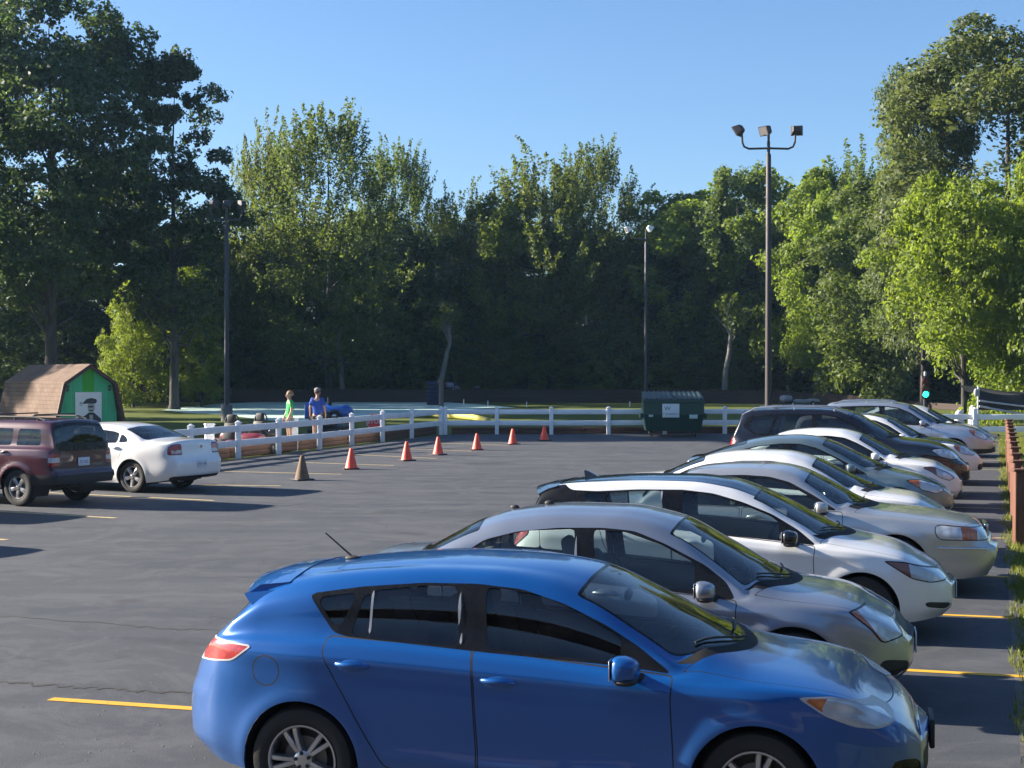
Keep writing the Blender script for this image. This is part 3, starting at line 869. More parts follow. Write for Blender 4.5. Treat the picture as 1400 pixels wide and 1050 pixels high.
GREY = dict(dens=2, glass_grow=.012, line=[(.2, .93), (1.5, .90), (3.0, .80), (3.9, .76)], L=4.56, W=.895, xr=1.02, xf=3.70, wr=.32, rim=.20, spokes=5, rim_style='five', paint=P_GREY,
    zc=[(0, .62), (.02, .85), (.06, 1.03), (.16, 1.10), (.45, 1.125), (.62, 1.15), (.85, 1.26), (1.1, 1.385), (1.35, 1.455), (1.85, 1.505), (2.3, 1.50), (2.65, 1.445), (2.79, 1.405), (3.1, 1.245), (3.4, 1.08), (3.64, .955), (3.72, .935), (4.1, .87), (4.35, .79), (4.5, .68), (4.56, .58)],
    zs=[(0, .58), (.1, .93), (.3, 1.02), (.8, 1.0), (1.2, .975), (2.0, .945), (2.7, .895), (3.2, .85), (3.6, .84), (4.0, .815), (4.3, .745), (4.5, .62), (4.56, .54)],
    zr=[(0, .3), (.45, .95), (.6, 1.03), (.85, 1.16), (1.1, 1.275), (1.4, 1.37), (1.83, 1.415), (2.2, 1.415), (2.5, 1.385), (2.8, 1.285), (3.05, 1.135), (3.2, 1.03), (3.34, .92), (3.45, .8), (3.6, .6), (4.5, .3)],
    dlo=[(1.10, 1.17), (1.24, 1.262), (1.5, 1.33), (1.83, 1.365), (2.2, 1.372), (2.45, 1.352), (2.70, 1.262), (3.02, 1.11), (3.19, .99), (3.265, .86), (2.7, .915), (2.0, .965), (1.14, 1.01), (1.07, 1.05)],
    windows=[(None, [(1.145, 1.16), (1.265, 1.245), (1.36, 1.275), (1.36, 1.04), (1.14, 1.05)]), (0, [(1.39, 1.285), (1.6, 1.325), (1.96, 1.345), (1.985, .995), (1.39, 1.035)]), (1, [(2.14, 1.345), (2.38, 1.33), (2.66, 1.245), (2.93, 1.115), (2.93, .93), (2.17, .985)])],
    wscreen=(2.775, 3.64, (.14, .52)), rscreen=(.60, 1.14, .12, 7.18), cowl=.10, bonnet=(3.7, 4.46, 5.2),
    doors=[[(1.16, 1.01), (2.06, .97), (2.1, .85), (2.12, .30), (1.55, .27), (1.36, .55), (1.2, .85)], [(2.061, .97), (3.28, .86), (3.27, .75), (3.29, .40), (3.24, .28), (2.125, .29), (2.101, .85)]],
    handles=[(1.34, .93), (2.26, .885)],
    lamps=[([(4.10, .80), (4.24, .815), (4.38, .785), (4.53, .60), (4.36, .555), (4.28, .66)], .38, M_HEAD, 'headlight', ([(4.05, .84), (4.14, .84), (4.27, .70), (4.385, .55), (4.30, .5), (4.1, .7)], M_AMBER)),
           ([(.02, 1.0), (.22, 1.0), (.26, .80), (.02, .76)], .42, M_RED, 'taillight', None)],
    ends=[([(-.42, .68), (.42, .68), (.36, .53), (-.36, .53)], 1, M_MATTE, 'grille'), ([(-.5, .37), (.5, .37), (.44, .25), (-.44, .25)], 1, M_MATTE, 'lower_grille'), ([(.54, .40), (.76, .44), (.76, .33), (.58, .28)], 1, M_MATTE, 'fog_lamp_recess')],
    mirror=(3.05, .955, 1.01), seat_x=2.30, bench=.87, seat_mat=M_INTL, plate_f=(4.635, .47, ''), plate_r=(.02, .86, ''),
    strips=[[(1.365, 1.04), (1.385, 1.04), (1.385, 1.28), (1.365, 1.275)], [(1.992, 1.0), (2.014, 1.0), (1.990, 1.33), (1.970, 1.33)], [(2.046, .995), (2.058, .995), (2.034, 1.34), (2.022, 1.34)]],
    glass=M_GLASS, extras=[])
def parking_cams(root, K):
    for x in (1.32, 1.62):
        p = near_pt(K, x, .02); b = MB()
        b.ball(p + Vector((0, 0, .012)), (.04, .02, .022), 8)
        b.build('antenna_base', [M_MATTE], root, 50)
GREY['extras'].append(parking_cams)

LEAF = dict(dens=2, glass_grow=.012, line=[(.2, .98), (1.5, .95), (3.0, .86), (3.9, .79)], line2=[(1.3, .42), (2.2, .38), (3.1, .44)], L=4.46, W=.895, xr=.90, xf=3.60, wr=.322, rim=.215, spokes=5, rim_style='five', paint=P_PEARL,
    zc=[(0, .62), (.03, .90), (.12, 1.08), (.25, 1.26), (.34, 1.42), (.5, 1.465), (.9, 1.515), (1.4, 1.545), (1.9, 1.55), (2.3, 1.515), (2.62, 1.415), (2.9, 1.285), (3.2, 1.13), (3.45, 1.015), (3.55, .985), (3.9, .91), (4.2, .80), (4.38, .69), (4.46, .56)],
    zs=[(0, .58), (.1, .93), (.3, 1.06), (.9, 1.06), (1.4, 1.03), (2.0, 1.0), (2.7, .955), (3.15, .915), (3.5, .885), (3.9, .82), (4.2, .73), (4.4, .60), (4.46, .54)],
    zr=[(0, .3), (.12, .96), (.25, 1.15), (.38, 1.36), (.6, 1.44), (1.0, 1.468), (1.5, 1.485), (1.9, 1.48), (2.3, 1.42), (2.6, 1.32), (2.85, 1.19), (3.1, 1.06), (3.24, .96), (3.36, .85), (3.5, .6), (4.4, .3)],
    dlo=[(.20, 1.20), (.34, 1.38), (.46, 1.47), (.60, 1.485), (.70, 1.415), (.98, 1.408), (1.4, 1.432), (1.85, 1.435), (2.15, 1.405), (2.45, 1.325), (2.74, 1.215), (3.0, 1.07), (3.18, .925), (2.9, .955), (2.0, 1.03), (1.25, 1.085), (.9, 1.13), (.55, 1.22)],
    windows=[(None, [(.86, 1.375), (1.05, 1.385), (1.05, 1.14), (.90, 1.165)], M_GLASSD), (0, [(1.09, 1.385), (1.4, 1.405), (1.62, 1.408), (1.66, 1.06), (1.30, 1.09), (1.10, 1.13)]), (1, [(1.86, 1.405), (2.1, 1.38), (2.4, 1.305), (2.72, 1.185), (2.80, 1.13), (2.80, .985), (1.86, 1.055)])],
    wscreen=(2.60, 3.45, (.13, .52)), rscreen=(.10, .32, .08, 7.2), cowl=.10, bonnet=(3.5, 4.36, 5.2), roof=(P_BLACK, .30),
    doors=[[(1.0, 1.13), (1.72, 1.06), (1.76, .9), (1.78, .31), (1.45, .28), (1.27, .55), (1.08, .88)], [(1.721, 1.06), (3.17, .925), (3.15, .8), (3.17, .40), (3.12, .29), (1.785, .30), (1.761, .9)]],
    handles=[(1.20, .98), (1.94, .93)],
    lamps=[([(3.80, .800), (4.0, .79), (4.30, .71), (4.43, .655), (4.42, .60), (4.26, .585), (4.08, .625)], .36, M_HEAD, 'headlight', ([(3.7, .9), (4.02, .9), (4.10, .5), (3.7, .6)], plain('lamp_brown', (.20, .07, .05), .2, coat=.5))),
           ([(.02, 1.10), (.2, 1.16), (.30, .98), (.12, .82), (.02, .80)], .45, M_RED, 'taillight', None)],
    ends=[([(-.30, .66), (.30, .66), (.20, .40), (-.20, .40)], 1, M_TRIM, 'grille'), ([(.55, .375), (.78, .405), (.77, .35), (.60, .315)], 1, M_MATTE, 'fog_lamp_recess'), ([(-.45, .30), (.45, .30), (.4, .24), (-.4, .24)], 1, M_MATTE, 'lower_grille')],
    mirror=(2.93, 1.02, 1.02), mirror_mat=P_BLACK, seat_x=2.12, bench=.86, seat_mat=M_INT, plate_f=(4.535, .45, ''), plate_r=(.02, .86, ''),
    strips=[[(1.058, 1.13), (1.085, 1.13), (1.085, 1.395), (1.058, 1.395)], [(1.665, 1.06), (1.69, 1.06), (1.65, 1.42), (1.625, 1.42)], [(2.81, .98), (2.83, .98), (2.82, 1.13), (2.80, 1.14)]],
    glass=M_GLASS, extras=[fin_antenna(.80, P_BLACK)])
def leaf_spoiler(root, K):
    rows = []
    for y in np.linspace(-.62, .62, 11):
        c = 1 - (abs(y) / .62)**2
        x0 = .23 + .12 * (abs(y) / .62)**2; zt = 1.365 + .045 * c
        x1 = .55; z1 = top_z(K, x1, y * .95) + .006
        rows.append([(x1, y, z1), ((x0 + x1) / 2, y, (zt + z1) / 2 + .012), (x0, y, zt), (x0 + .02, y, zt - .045), (x1 - .1, y, z1 - .08)])
    b = MB(); m = 5; Fc = []
    for i in range(len(rows) - 1):
        for k in range(m): Fc.append((i * m + k, i * m + (k + 1) % m, (i + 1) * m + (k + 1) % m, (i + 1) * m + k))
    Fc += [tuple(range(m)), tuple(range((len(rows) - 1) * m + m - 1, (len(rows) - 1) * m - 1, -1))]
    b.add([p for r_ in rows for p in r_], Fc)
    b.build('roof_spoiler', [P_BLACK], root, 50)
LEAF['extras'].append(leaf_spoiler)

def chrome_nose(L, z0, z1, w):
    """upright chrome grille standing proud of the nose"""
    def fn(root, K):
        b = MB()
        x = L - .075
        b.box((x, 0, (z0 + z1) / 2), (.05, w, z1 - z0), 1, None, .015)
        b.bar((x + .012, -w / 2, z1), (x + .012, w / 2, z1), .05, .03, 0, .008); b.bar((x + .012, -w / 2, z0), (x + .012, w / 2, z0), .05, .03, 0, .008)
        for k in range(15):
            y = -w / 2 + w * k / 14
            b.bar((x + .02, y, z0), (x + .02, y, z1), .02, .012, 0, .003)
        b.build('chrome_grille', [M_CHROME, M_MATTE], root, 40)
    return fn
def bumper_strip(x0, x1, z, w):
    def fn(root, K):
        for sd in (-1, 1):
            pts = []
            for k in range(6):
                x = x0 + (x1 - x0) * k / 5
                pts.append((x, sd * (side_y(K, x, z) + .006), z))
            b = MB(); b.tube(pts, .014, 8); b.build('bumper_strip', [M_CHROME], root, 50)
    return fn
BIG = dict(L=5.38, W=.985, xr=1.36, xf=4.28, wr=.335, rim=.215, spokes=10, rim_style='slim', paint=P_SILVER, tumble=26,
    zc=[(0, .60), (.03, .84), (.08, .98), (.2, 1.04), (.9, 1.075), (1.2, 1.10), (1.5, 1.26), (1.75, 1.38), (2.0, 1.44), (2.5, 1.475), (2.9, 1.465), (3.15, 1.42), (3.3, 1.36), (3.6, 1.205), (3.95, 1.02), (4.05, .99), (4.5, .945), (5.0, .885), (5.25, .84), (5.35, .78), (5.38, .68)],
    zs=[(0, .56), (.1, .88), (.3, .95), (1.2, .965), (2.0, .955), (3.0, .935), (3.7, .915), (4.3, .885), (4.9, .83), (5.2, .775), (5.34, .68), (5.38, .62)],
    zr=[(0, .3), (1.05, .9), (1.2, 1.0), (1.45, 1.18), (1.7, 1.31), (2.0, 1.385), (2.5, 1.405), (2.85, 1.39), (3.1, 1.33), (3.35, 1.19), (3.55, 1.05), (3.72, .93), (3.85, .8), (5.3, .3)],
    dlo=[(1.60, 1.16), (1.75, 1.28), (2.0, 1.345), (2.5, 1.36), (2.8, 1.345), (3.05, 1.285), (3.35, 1.13), (3.62, .965), (2.6, .985), (1.62, 1.005)],
    windows=[(0, [(1.68, 1.16), (1.8, 1.265), (2.0, 1.315), (2.42, 1.33), (2.42, 1.015), (1.70, 1.03)]), (1, [(2.52, 1.33), (2.8, 1.31), (3.02, 1.255), (3.3, 1.105), (3.42, 1.005), (2.52, 1.015)])],
    wscreen=(3.27, 3.97, (.10, .36)), rscreen=(1.20, 1.78, .10, 7.18), cowl=.12, bonnet=(4.0, 5.28, 5.2),
    doors=[[(1.60, 1.0), (2.47, .985), (2.47, .32), (1.98, .30), (1.80, .62), (1.62, .8)], [(2.49, .985), (3.68, .955), (3.68, .8), (3.68, .32), (2.49, .32)]],
    handles=[(1.78, .88), (2.66, .875)],
    lamps=[([(4.72, .815), (4.78, .835), (5.32, .79), (5.33, .655), (4.80, .655), (4.73, .70)], .36, M_HEAD, 'headlight', ([(5.0, .9), (5.20, .9), (5.20, .5), (5.06, .5)], M_AMBER)),
           ([(.02, .92), (.35, .92), (.35, .72), (.02, .72)], .36, M_RED, 'taillight', None)],
    ends=[], mirror=(3.44, 1.01, 1.06), seat_x=2.75, bench=.95, seat_mat=M_INTL, plate_r=(.0, .82, ''), handle_mat=P_SILVER,
    plan=[(0, .84), (.05, .90), (.2, .95), (.6, .98), (1.2, 1.0), (3.5, 1.0), (4.5, .985), (4.95, .97), (5.2, .93), (5.33, .87), (5.38, .80)],
    gF=[(0, -.14), (.25, -.06), (.36, .0), (.50, .035), (.575, .03), (.60, -.03), (.75, -.05), (.9, -.09), (1.3, -.1)],
    glass=M_GLASS, extras=[chrome_nose(5.40, .585, .775, .62), bumper_strip(4.75, 5.30, .565, 1)])
def scaled(S, L, H, W=None, **kw):
    """a car of the same pattern with its own length, height and width"""
    fx, fz = L / S['L'], H / max(z for _, z in S['zc'])
    fw = (W or S['W']) / S['W']
    def sx(k): return [(x * fx, z * fz) for x, z in k]
    D = dict(S)
    D['L'] = L; D['W'] = S['W'] * fw
    for k in ('zc', 'zs', 'zr', 'dlo'): D[k] = sx(S[k])
    D['windows'] = [(w[0], sx(w[1])) + tuple(w[2:]) for w in S['windows']]
    D['doors'] = [sx(d) for d in S['doors']]; D['handles'] = sx(S['handles'])
    D['lamps'] = [(sx(l[0]), l[1] * fw) + tuple(l[2:4]) + ((sx(l[4][0]), l[4][1]) if l[4] else None,) for l in S['lamps']]
    D['ends'] = [([(a * fw, b_ * fz) for a, b_ in e[0]],) + tuple(e[1:]) for e in S.get('ends', [])]
    for k in ('xr', 'xf', 'seat_x'): D[k] = S[k] * fx
    w = S['wscreen']; D['wscreen'] = (w[0] * fx, w[1] * fx, w[2])
    if S.get('rscreen'): r_ = S['rscreen']; D['rscreen'] = (r_[0] * fx, r_[1] * fx, r_[2], r_[3])
    D['bonnet'] = (S['bonnet'][0] * fx, S['bonnet'][1] * fx, S['bonnet'][2])
    m = S['mirror']; D['mirror'] = (m[0] * fx, m[1] * fz, m[2] * fw)
    if S.get('plate_f'): D['plate_f'] = (S['plate_f'][0] + (L - S['L']), S['plate_f'][1], '')
    if S.get('plan'): D['plan'] = [(x * fx, y) for x, y in S['plan']]
    D['extras'] = []
    D.update(kw)
    return D

MID = dict(L=4.78, W=.915, xr=1.10, xf=3.89, wr=.325, rim=.215, spokes=5, rim_style='twin', paint=P_WHITE,
    zc=[(0, .60), (.02, .86), (.06, 1.02), (.16, 1.085), (.5, 1.11), (.72, 1.135), (1.0, 1.25), (1.3, 1.36), (1.6, 1.43), (2.1, 1.465), (2.5, 1.455), (2.8, 1.40), (2.95, 1.35), (3.3, 1.18), (3.6, 1.04), (3.78, .965), (3.9, .94), (4.3, .875), (4.55, .79), (4.72, .68), (4.78, .56)],
    zs=[(0, .56), (.1, .90), (.3, 1.0), (.9, .985), (1.4, .965), (2.2, .935), (2.9, .90), (3.4, .87), (3.8, .85), (4.2, .81), (4.5, .73), (4.72, .60), (4.78, .53)],
    zr=[(0, .3), (.55, .95), (.72, 1.03), (1.0, 1.16), (1.3, 1.275), (1.6, 1.35), (2.1, 1.385), (2.45, 1.37), (2.75, 1.30), (3.05, 1.16), (3.3, 1.01), (3.45, .90), (3.55, .8), (4.7, .3)],
    dlo=[(1.02, 1.06), (1.20, 1.17), (1.5, 1.285), (1.9, 1.335), (2.3, 1.338), (2.6, 1.305), (2.85, 1.21), (3.15, 1.06), (3.40, .895), (2.8, .94), (2.0, .985), (1.2, 1.02)],
    windows=[(0, [(1.24, 1.13), (1.52, 1.255), (1.9, 1.305), (2.10, 1.31), (2.12, 1.01), (1.27, 1.05)]), (1, [(2.24, 1.31), (2.55, 1.28), (2.82, 1.185), (3.05, 1.065), (3.08, .955), (2.26, 1.0)])],
    wscreen=(2.93, 3.78, (.13, .42)), rscreen=(.72, 1.34, .12, 7.18), cowl=.10, bonnet=(3.9, 4.66, 5.2),
    doors=[[(1.2, 1.02), (2.17, .985), (2.2, .85), (2.22, .30), (1.65, .27), (1.45, .55), (1.28, .85)], [(2.195, .985), (3.42, .90), (3.41, .75), (3.43, .40), (3.38, .28), (2.25, .29), (2.225, .85)]],
    handles=[(1.42, .94), (2.4, .895)],
    lamps=[([(4.20, .79), (4.4, .78), (4.62, .70), (4.74, .62), (4.68, .575), (4.45, .62), (4.28, .70)], .38, M_HEAD, 'headlight', None),
           ([(.02, .98), (.28, 1.0), (.34, .86), (.02, .78)], .42, M_RED, 'taillight', None)],
    ends=[([(-.42, .66), (.42, .66), (.36, .48), (-.36, .48)], 1, M_MATTE, 'grille'), ([(-.6, .36), (.6, .36), (.5, .25), (-.5, .25)], 1, M_MATTE, 'lower_grille')],
    mirror=(3.20, .98, 1.02), seat_x=2.42, bench=.9, seat_mat=M_INTL, plate_r=(.02, .84, ''),
    glass=M_GLASSM, extras=[])

PRIUS = dict(L=4.46, W=.872, xr=.90, xf=3.60, wr=.315, rim=.195, spokes=7, rim_style='slim', paint=P_TEAL, tumble=23,
    zc=[(0, .62), (.02, .90), (.05, 1.06), (.09, 1.105), (.3, 1.135), (.6, 1.235), (.9, 1.335), (1.2, 1.415), (1.6, 1.475), (1.95, 1.49), (2.25, 1.465), (2.5, 1.395), (2.9, 1.215), (3.2, 1.07), (3.42, .97), (3.55, .935), (3.9, .855), (4.2, .755), (4.38, .65), (4.46, .55)],
    zs=[(0, .58), (.04, 1.0), (.2, 1.04), (.6, 1.035), (1.2, 1.0), (2.0, .955), (2.7, .90), (3.2, .855), (3.6, .82), (4.0, .76), (4.3, .66), (4.46, .53)],
    zr=[(0, .3), (.06, 1.0), (.3, 1.085), (.6, 1.175), (.9, 1.265), (1.3, 1.36), (1.7, 1.405), (2.0, 1.405), (2.3, 1.345), (2.6, 1.21), (2.9, 1.05), (3.12, .92), (3.28, .82), (3.4, .7), (4.4, .3)],
    dlo=[(.62, 1.12), (.9, 1.215), (1.3, 1.315), (1.7, 1.36), (2.0, 1.358), (2.28, 1.295), (2.6, 1.15), (2.9, .995), (3.14, .86), (2.6, .925), (1.8, .985), (1.0, 1.05)],
    windows=[(None, [(.80, 1.135), (1.0, 1.205), (1.0, 1.08), (.9, 1.09)], M_GLASSD), (0, [(1.05, 1.225), (1.35, 1.30), (1.72, 1.335), (1.74, 1.015), (1.06, 1.065)]), (1, [(1.86, 1.335), (2.02, 1.33), (2.26, 1.27), (2.56, 1.13), (2.72, 1.045), (2.72, .93), (1.88, 1.0)])],
    wscreen=(2.42, 3.42, (.13, .42)), rscreen=(.12, 1.10, .06, 7.2), cowl=.09, bonnet=(3.5, 4.38, 5.2),
    doors=[[(1.0, 1.06), (1.80, .99), (1.82, .31), (1.45, .28), (1.27, .55), (1.08, .85)], [(1.825, .99), (3.12, .87), (3.10, .75), (3.12, .4), (3.08, .29), (1.845, .3)]],
    handles=[(1.2, .96), (2.02, .905)],
    lamps=[([(3.72, .79), (3.95, .80), (4.22, .72), (4.36, .62), (4.22, .57), (4.0, .62)], .36, M_HEAD, 'headlight', ([(3.6, .9), (3.93, .9), (3.98, .5), (3.6, .6)], M_AMBER)),
           ([(.0, 1.07), (.15, 1.06), (.26, .9), (.12, .70), (.0, .70)], .52, M_CLEAR, 'taillight', None)],
    ends=[([(-.4, .42), (.4, .42), (.34, .27), (-.34, .27)], 1, M_MATTE, 'grille')],
    mirror=(2.86, .98, 1.0), seat_x=2.12, bench=.86, seat_mat=M_INT, plate_r=(.0, .72, ''),
    glass=M_GLASS, extras=[])

SUV = dict(L=4.62, W=.905, xr=.95, xf=3.60, wr=.35, rim=.22, spokes=5, rim_style='five', paint=P_ICE, tumble=20, floor=.30,
    zb=[(0, .40), (.5, .36), (1, .30), (3.6, .30), (4.2, .32), (4.62, .36)],
    zc=[(0, .70), (.03, 1.0), (.10, 1.18), (.22, 1.42), (.32, 1.60), (.45, 1.645), (.9, 1.675), (1.5, 1.69), (2.0, 1.685), (2.35, 1.64), (2.55, 1.58), (2.85, 1.41), (3.1, 1.27), (3.32, 1.15), (3.42, 1.12), (3.85, 1.07), (4.2, .98), (4.45, .86), (4.58, .74), (4.62, .64)],
    zs=[(0, .66), (.1, 1.0), (.3, 1.08), (1.0, 1.07), (1.8, 1.05), (2.5, 1.03), (3.0, 1.015), (3.4, 1.0), (3.9, .955), (4.3, .86), (4.55, .69), (4.62, .6)],
    zr=[(0, .3), (.12, 1.06), (.22, 1.30), (.33, 1.52), (.5, 1.585), (1.0, 1.615), (1.6, 1.625), (2.0, 1.61), (2.3, 1.55), (2.55, 1.44), (2.8, 1.28), (3.0, 1.13), (3.12, 1.04), (3.25, .9), (4.6, .3)],
    dlo=[(.36, 1.30), (.45, 1.50), (.7, 1.545), (1.4, 1.57), (1.9, 1.565), (2.2, 1.52), (2.5, 1.40), (2.75, 1.24), (3.04, 1.05), (2.4, 1.075), (1.4, 1.105), (.6, 1.15)],
    windows=[(None, [(.50, 1.28), (.56, 1.49), (.98, 1.515), (.86, 1.18), (.6, 1.19)], M_GLASSD), (0, [(1.05, 1.52), (1.70, 1.54), (1.70, 1.125), (.94, 1.15)]), (1, [(1.82, 1.54), (2.16, 1.49), (2.44, 1.375), (2.66, 1.235), (2.70, 1.105), (1.82, 1.12)])],
    wscreen=(2.50, 3.32, (.12, .38)), rscreen=(.11, .31, .06, 7.2), cowl=.10, bonnet=(3.4, 4.46, 5.2),
    doors=[[(.90, 1.13), (1.76, 1.10), (1.78, .40), (1.42, .38), (1.26, .65), (1.0, .95)], [(1.785, 1.10), (3.06, 1.05), (3.04, .9), (3.06, .5), (3.02, .38), (1.805, .4)]],
    handles=[(1.12, 1.02), (1.98, .99)],
    lamps=[([(3.98, .955), (4.2, .94), (4.44, .84), (4.54, .76), (4.42, .70), (4.2, .74), (4.05, .84)], .36, M_HEAD, 'headlight', ([(3.9, 1.0), (4.12, 1.0), (4.15, .7), (3.9, .8)], M_AMBER)),
           ([(.02, 1.18), (.22, 1.18), (.28, .95), (.02, .85)], .48, M_RED, 'taillight', None)],
    ends=[([(-.45, .80), (.45, .80), (.38, .60), (-.38, .60)], 1, M_MATTE, 'grille'), ([(-.65, .50), (.65, .50), (.6, .34), (-.6, .34)], 1, M_MATTE, 'lower_grille')],
    lower=lambda x, y, z, v: .46 - z,
    mirror=(2.82, 1.13, 1.04), seat_x=2.18, bench=.9, seat_mat=M_INT, seat_z=.24, plate_r=(.02, .9, ''),
    glass=M_GLASSM, extras=[roof_rails(.5, 2.25, .55, M_ALLOY)])

JEEP = dict(L=4.41, W=.88, xr=.88, xf=3.52, wr=.352, rim=.218, spokes=5, rim_style='five', paint=P_MAROON, tumble=14, floor=.32,
    zb=[(0, .42), (.5, .40), (1, .34), (3.6, .34), (4.41, .40)],
    zc=[(0, .62), (.015, .98), (.05, 1.25), (.10, 1.48), (.145, 1.60), (.22, 1.635), (.6, 1.655), (1.5, 1.66), (2.2, 1.645), (2.45, 1.60), (2.65, 1.48), (2.9, 1.30), (3.05, 1.17), (3.12, 1.13), (3.6, 1.10), (4.1, 1.04), (4.32, .99), (4.39, .86), (4.41, .72)],
    zs=[(0, .60), (.02, .95), (.05, 1.06), (.3, 1.09), (2.0, 1.08), (3.0, 1.06), (3.5, 1.04), (4.1, .98), (4.36, .88), (4.41, .68)],
    zr=[(0, .3), (.03, 1.08), (.06, 1.25), (.12, 1.45), (.19, 1.555), (.5, 1.585), (1.5, 1.59), (2.1, 1.575), (2.4, 1.51), (2.6, 1.38), (2.8, 1.20), (2.95, 1.08), (3.05, .95), (4.4, .3)],
    dlo=[(.36, 1.125), (.36, 1.485), (2.05, 1.505), (2.35, 1.44), (2.55, 1.31), (2.85, 1.09), (1.6, 1.11)],
    windows=[(None, [(.40, 1.165), (.40, 1.455), (.92, 1.46), (.98, 1.16)], M_GLASSD), (0, [(1.13, 1.16), (1.08, 1.46), (1.72, 1.47), (1.72, 1.15)], M_GLASSD), (1, [(1.84, 1.15), (1.84, 1.47), (2.04, 1.47), (2.3, 1.41), (2.5, 1.29), (2.66, 1.13)], M_GLASSM)],
    wscreen=(2.44, 3.03, (.08, .20)), rscreen=(.040, .150, .012, 6.9), cowl=.10, bonnet=(3.1, 4.3, 5.2), trim=P_MAROON,
    doors=[[(1.02, 1.12), (1.78, 1.10), (1.78, .46), (1.48, .45), (1.30, .72), (1.06, .86)], [(1.80, 1.10), (2.88, 1.08), (2.90, .46), (1.80, .46)]],
    handles=[(1.18, 1.02), (1.98, 1.01)],
    lamps=[([(4.2, .97), (4.36, .94), (4.38, .76), (4.22, .76)], .48, M_HEAD, 'headlight', None),
           ([(-.05, 1.02), (.13, 1.03), (.145, .76), (-.05, .76)], .62, M_RED, 'taillight', ([(-.2, .93), (.2, .93), (.2, .84), (-.2, .84)], M_CLEAR))],
    ends=[([(-.42, .93), (.42, .93), (.42, .70), (-.42, .70)], 1, M_MATTE, 'grille')],
    lower=lambda x, y, z, v: np.maximum(np.maximum(.60 - z - 9 * np.maximum(0, x - .9), .60 - z - 9 * np.maximum(0, 3.9 - x)), .44 - z),
    plan=[(0, .88), (.05, .925), (.15, .955), (.4, .985), (.9, 1.0), (3.4, 1.0), (3.9, .98), (4.2, .95), (4.36, .90), (4.41, .84)],
    gR=[(0, .06), (.38, .0), (.44, -.06), (.60, -.06), (.66, .0), (.9, .02), (1.3, .02)], rbulge=.03,
    flare=.035, mirror=(2.66, 1.16, 1.06), seat_x=2.05, bench=.85, seat_mat=M_INT, seat_z=.24, plate_r=(-.045, .83, '55 302'), rim_mat=M_ALLOY,
    glass=M_GLASSD, glass_rear=M_GLASSD, extras=[roof_rails(.45, 2.0, .56, M_MATTE), cross_bars((.75, 1.7), .54, M_MATTE)])

MALIBU = dict(L=4.87, W=.893, xr=1.09, xf=3.94, wr=.332, rim=.225, spokes=5, rim_style='five', paint=P_WHITE,
    zc=[(0, .66), (.015, .90), (.05, 1.04), (.11, 1.10), (.25, 1.105), (.62, 1.115), (.78, 1.14), (1.05, 1.25), (1.35, 1.36), (1.6, 1.415), (2.1, 1.45), (2.6, 1.44), (2.9, 1.37), (3.2, 1.22), (3.6, 1.04), (3.8, .97), (3.95, .95), (4.4, .90), (4.65, .82), (4.82, .70), (4.87, .60)],
    zs=[(0, .62), (.04, .98), (.12, 1.035), (.5, 1.04), (1.0, 1.01), (1.6, .98), (2.4, .96), (3.2, .93), (3.8, .90), (4.3, .85), (4.6, .76), (4.82, .64), (4.87, .57)],
    zr=[(0, .3), (.6, .98), (.78, 1.05), (1.05, 1.16), (1.35, 1.27), (1.6, 1.33), (2.1, 1.37), (2.5, 1.36), (2.8, 1.29), (3.1, 1.14), (3.35, 1.0), (3.5, .9), (4.8, .3)],
    dlo=[(1.22, 1.03), (1.24, 1.12), (1.38, 1.215), (1.65, 1.285), (2.0, 1.32), (2.4, 1.32), (2.65, 1.285), (2.95, 1.16), (3.2, 1.02), (3.42, .935), (2.2, .985)],
    windows=[(None, [(1.27, 1.06), (1.30, 1.13), (1.40, 1.19), (1.46, 1.205), (1.50, 1.045)]), (0, [(1.53, 1.225), (1.68, 1.26), (2.0, 1.29), (2.22, 1.295), (2.22, 1.015), (1.56, 1.04)]), (1, [(2.32, 1.295), (2.6, 1.265), (2.9, 1.14), (3.12, 1.02), (3.12, .965), (2.34, 1.01)])],
    wscreen=(2.9, 3.8, (.12, .40)), rscreen=(.76, 1.40, .12, 7.16), cowl=.10, bonnet=(3.9, 4.74, 5.2), trim=plain('white_frame', (.70, .70, .69), .3),
    doors=[[(1.26, 1.02), (2.27, .985), (2.3, .31), (1.65, .28), (1.45, .6), (1.36, .85)], [(2.295, .985), (3.44, .93), (3.46, .4), (3.40, .29), (2.33, .3)]],
    handles=[(1.5, .93), (2.5, .91)], handle_mat=M_CHROME,
    lamps=[([(4.3, .83), (4.55, .80), (4.78, .70), (4.74, .62), (4.5, .66)], .4, M_HEAD, 'headlight', None),
           ([(-.05, 1.03), (.10, 1.035), (.20, .96), (.19, .80), (-.05, .80)], .50, M_RED, 'taillight', ([(-.2, .9), (.12, .9), (.12, .83), (-.2, .83)], M_CLEAR))],
    ends=[([(-.8, .36), (.8, .36), (.7, .2), (-.7, .2)], -1, M_MATTE, 'rear_bumper_insert')],
    plan=[(0, .80), (.05, .86), (.15, .91), (.4, .96), (1.0, 1.0), (3.8, 1.0), (4.4, .95), (4.7, .85), (4.87, .66)],
    gR=[(0, .16), (.25, .10), (.40, .0), (.66, -.015), (.72, .03), (.9, .06), (1.2, .02)],
    mirror=(3.2, 1.0, 1.02), seat_x=2.5, bench=.9, seat_mat=M_INTL, plate_r=(-.035, .60, 'R4 118'),
    glass=M_GLASSM, glass_rear=M_GLASSD, extras=[badge(-.03, .96, -1, 0, .045)])
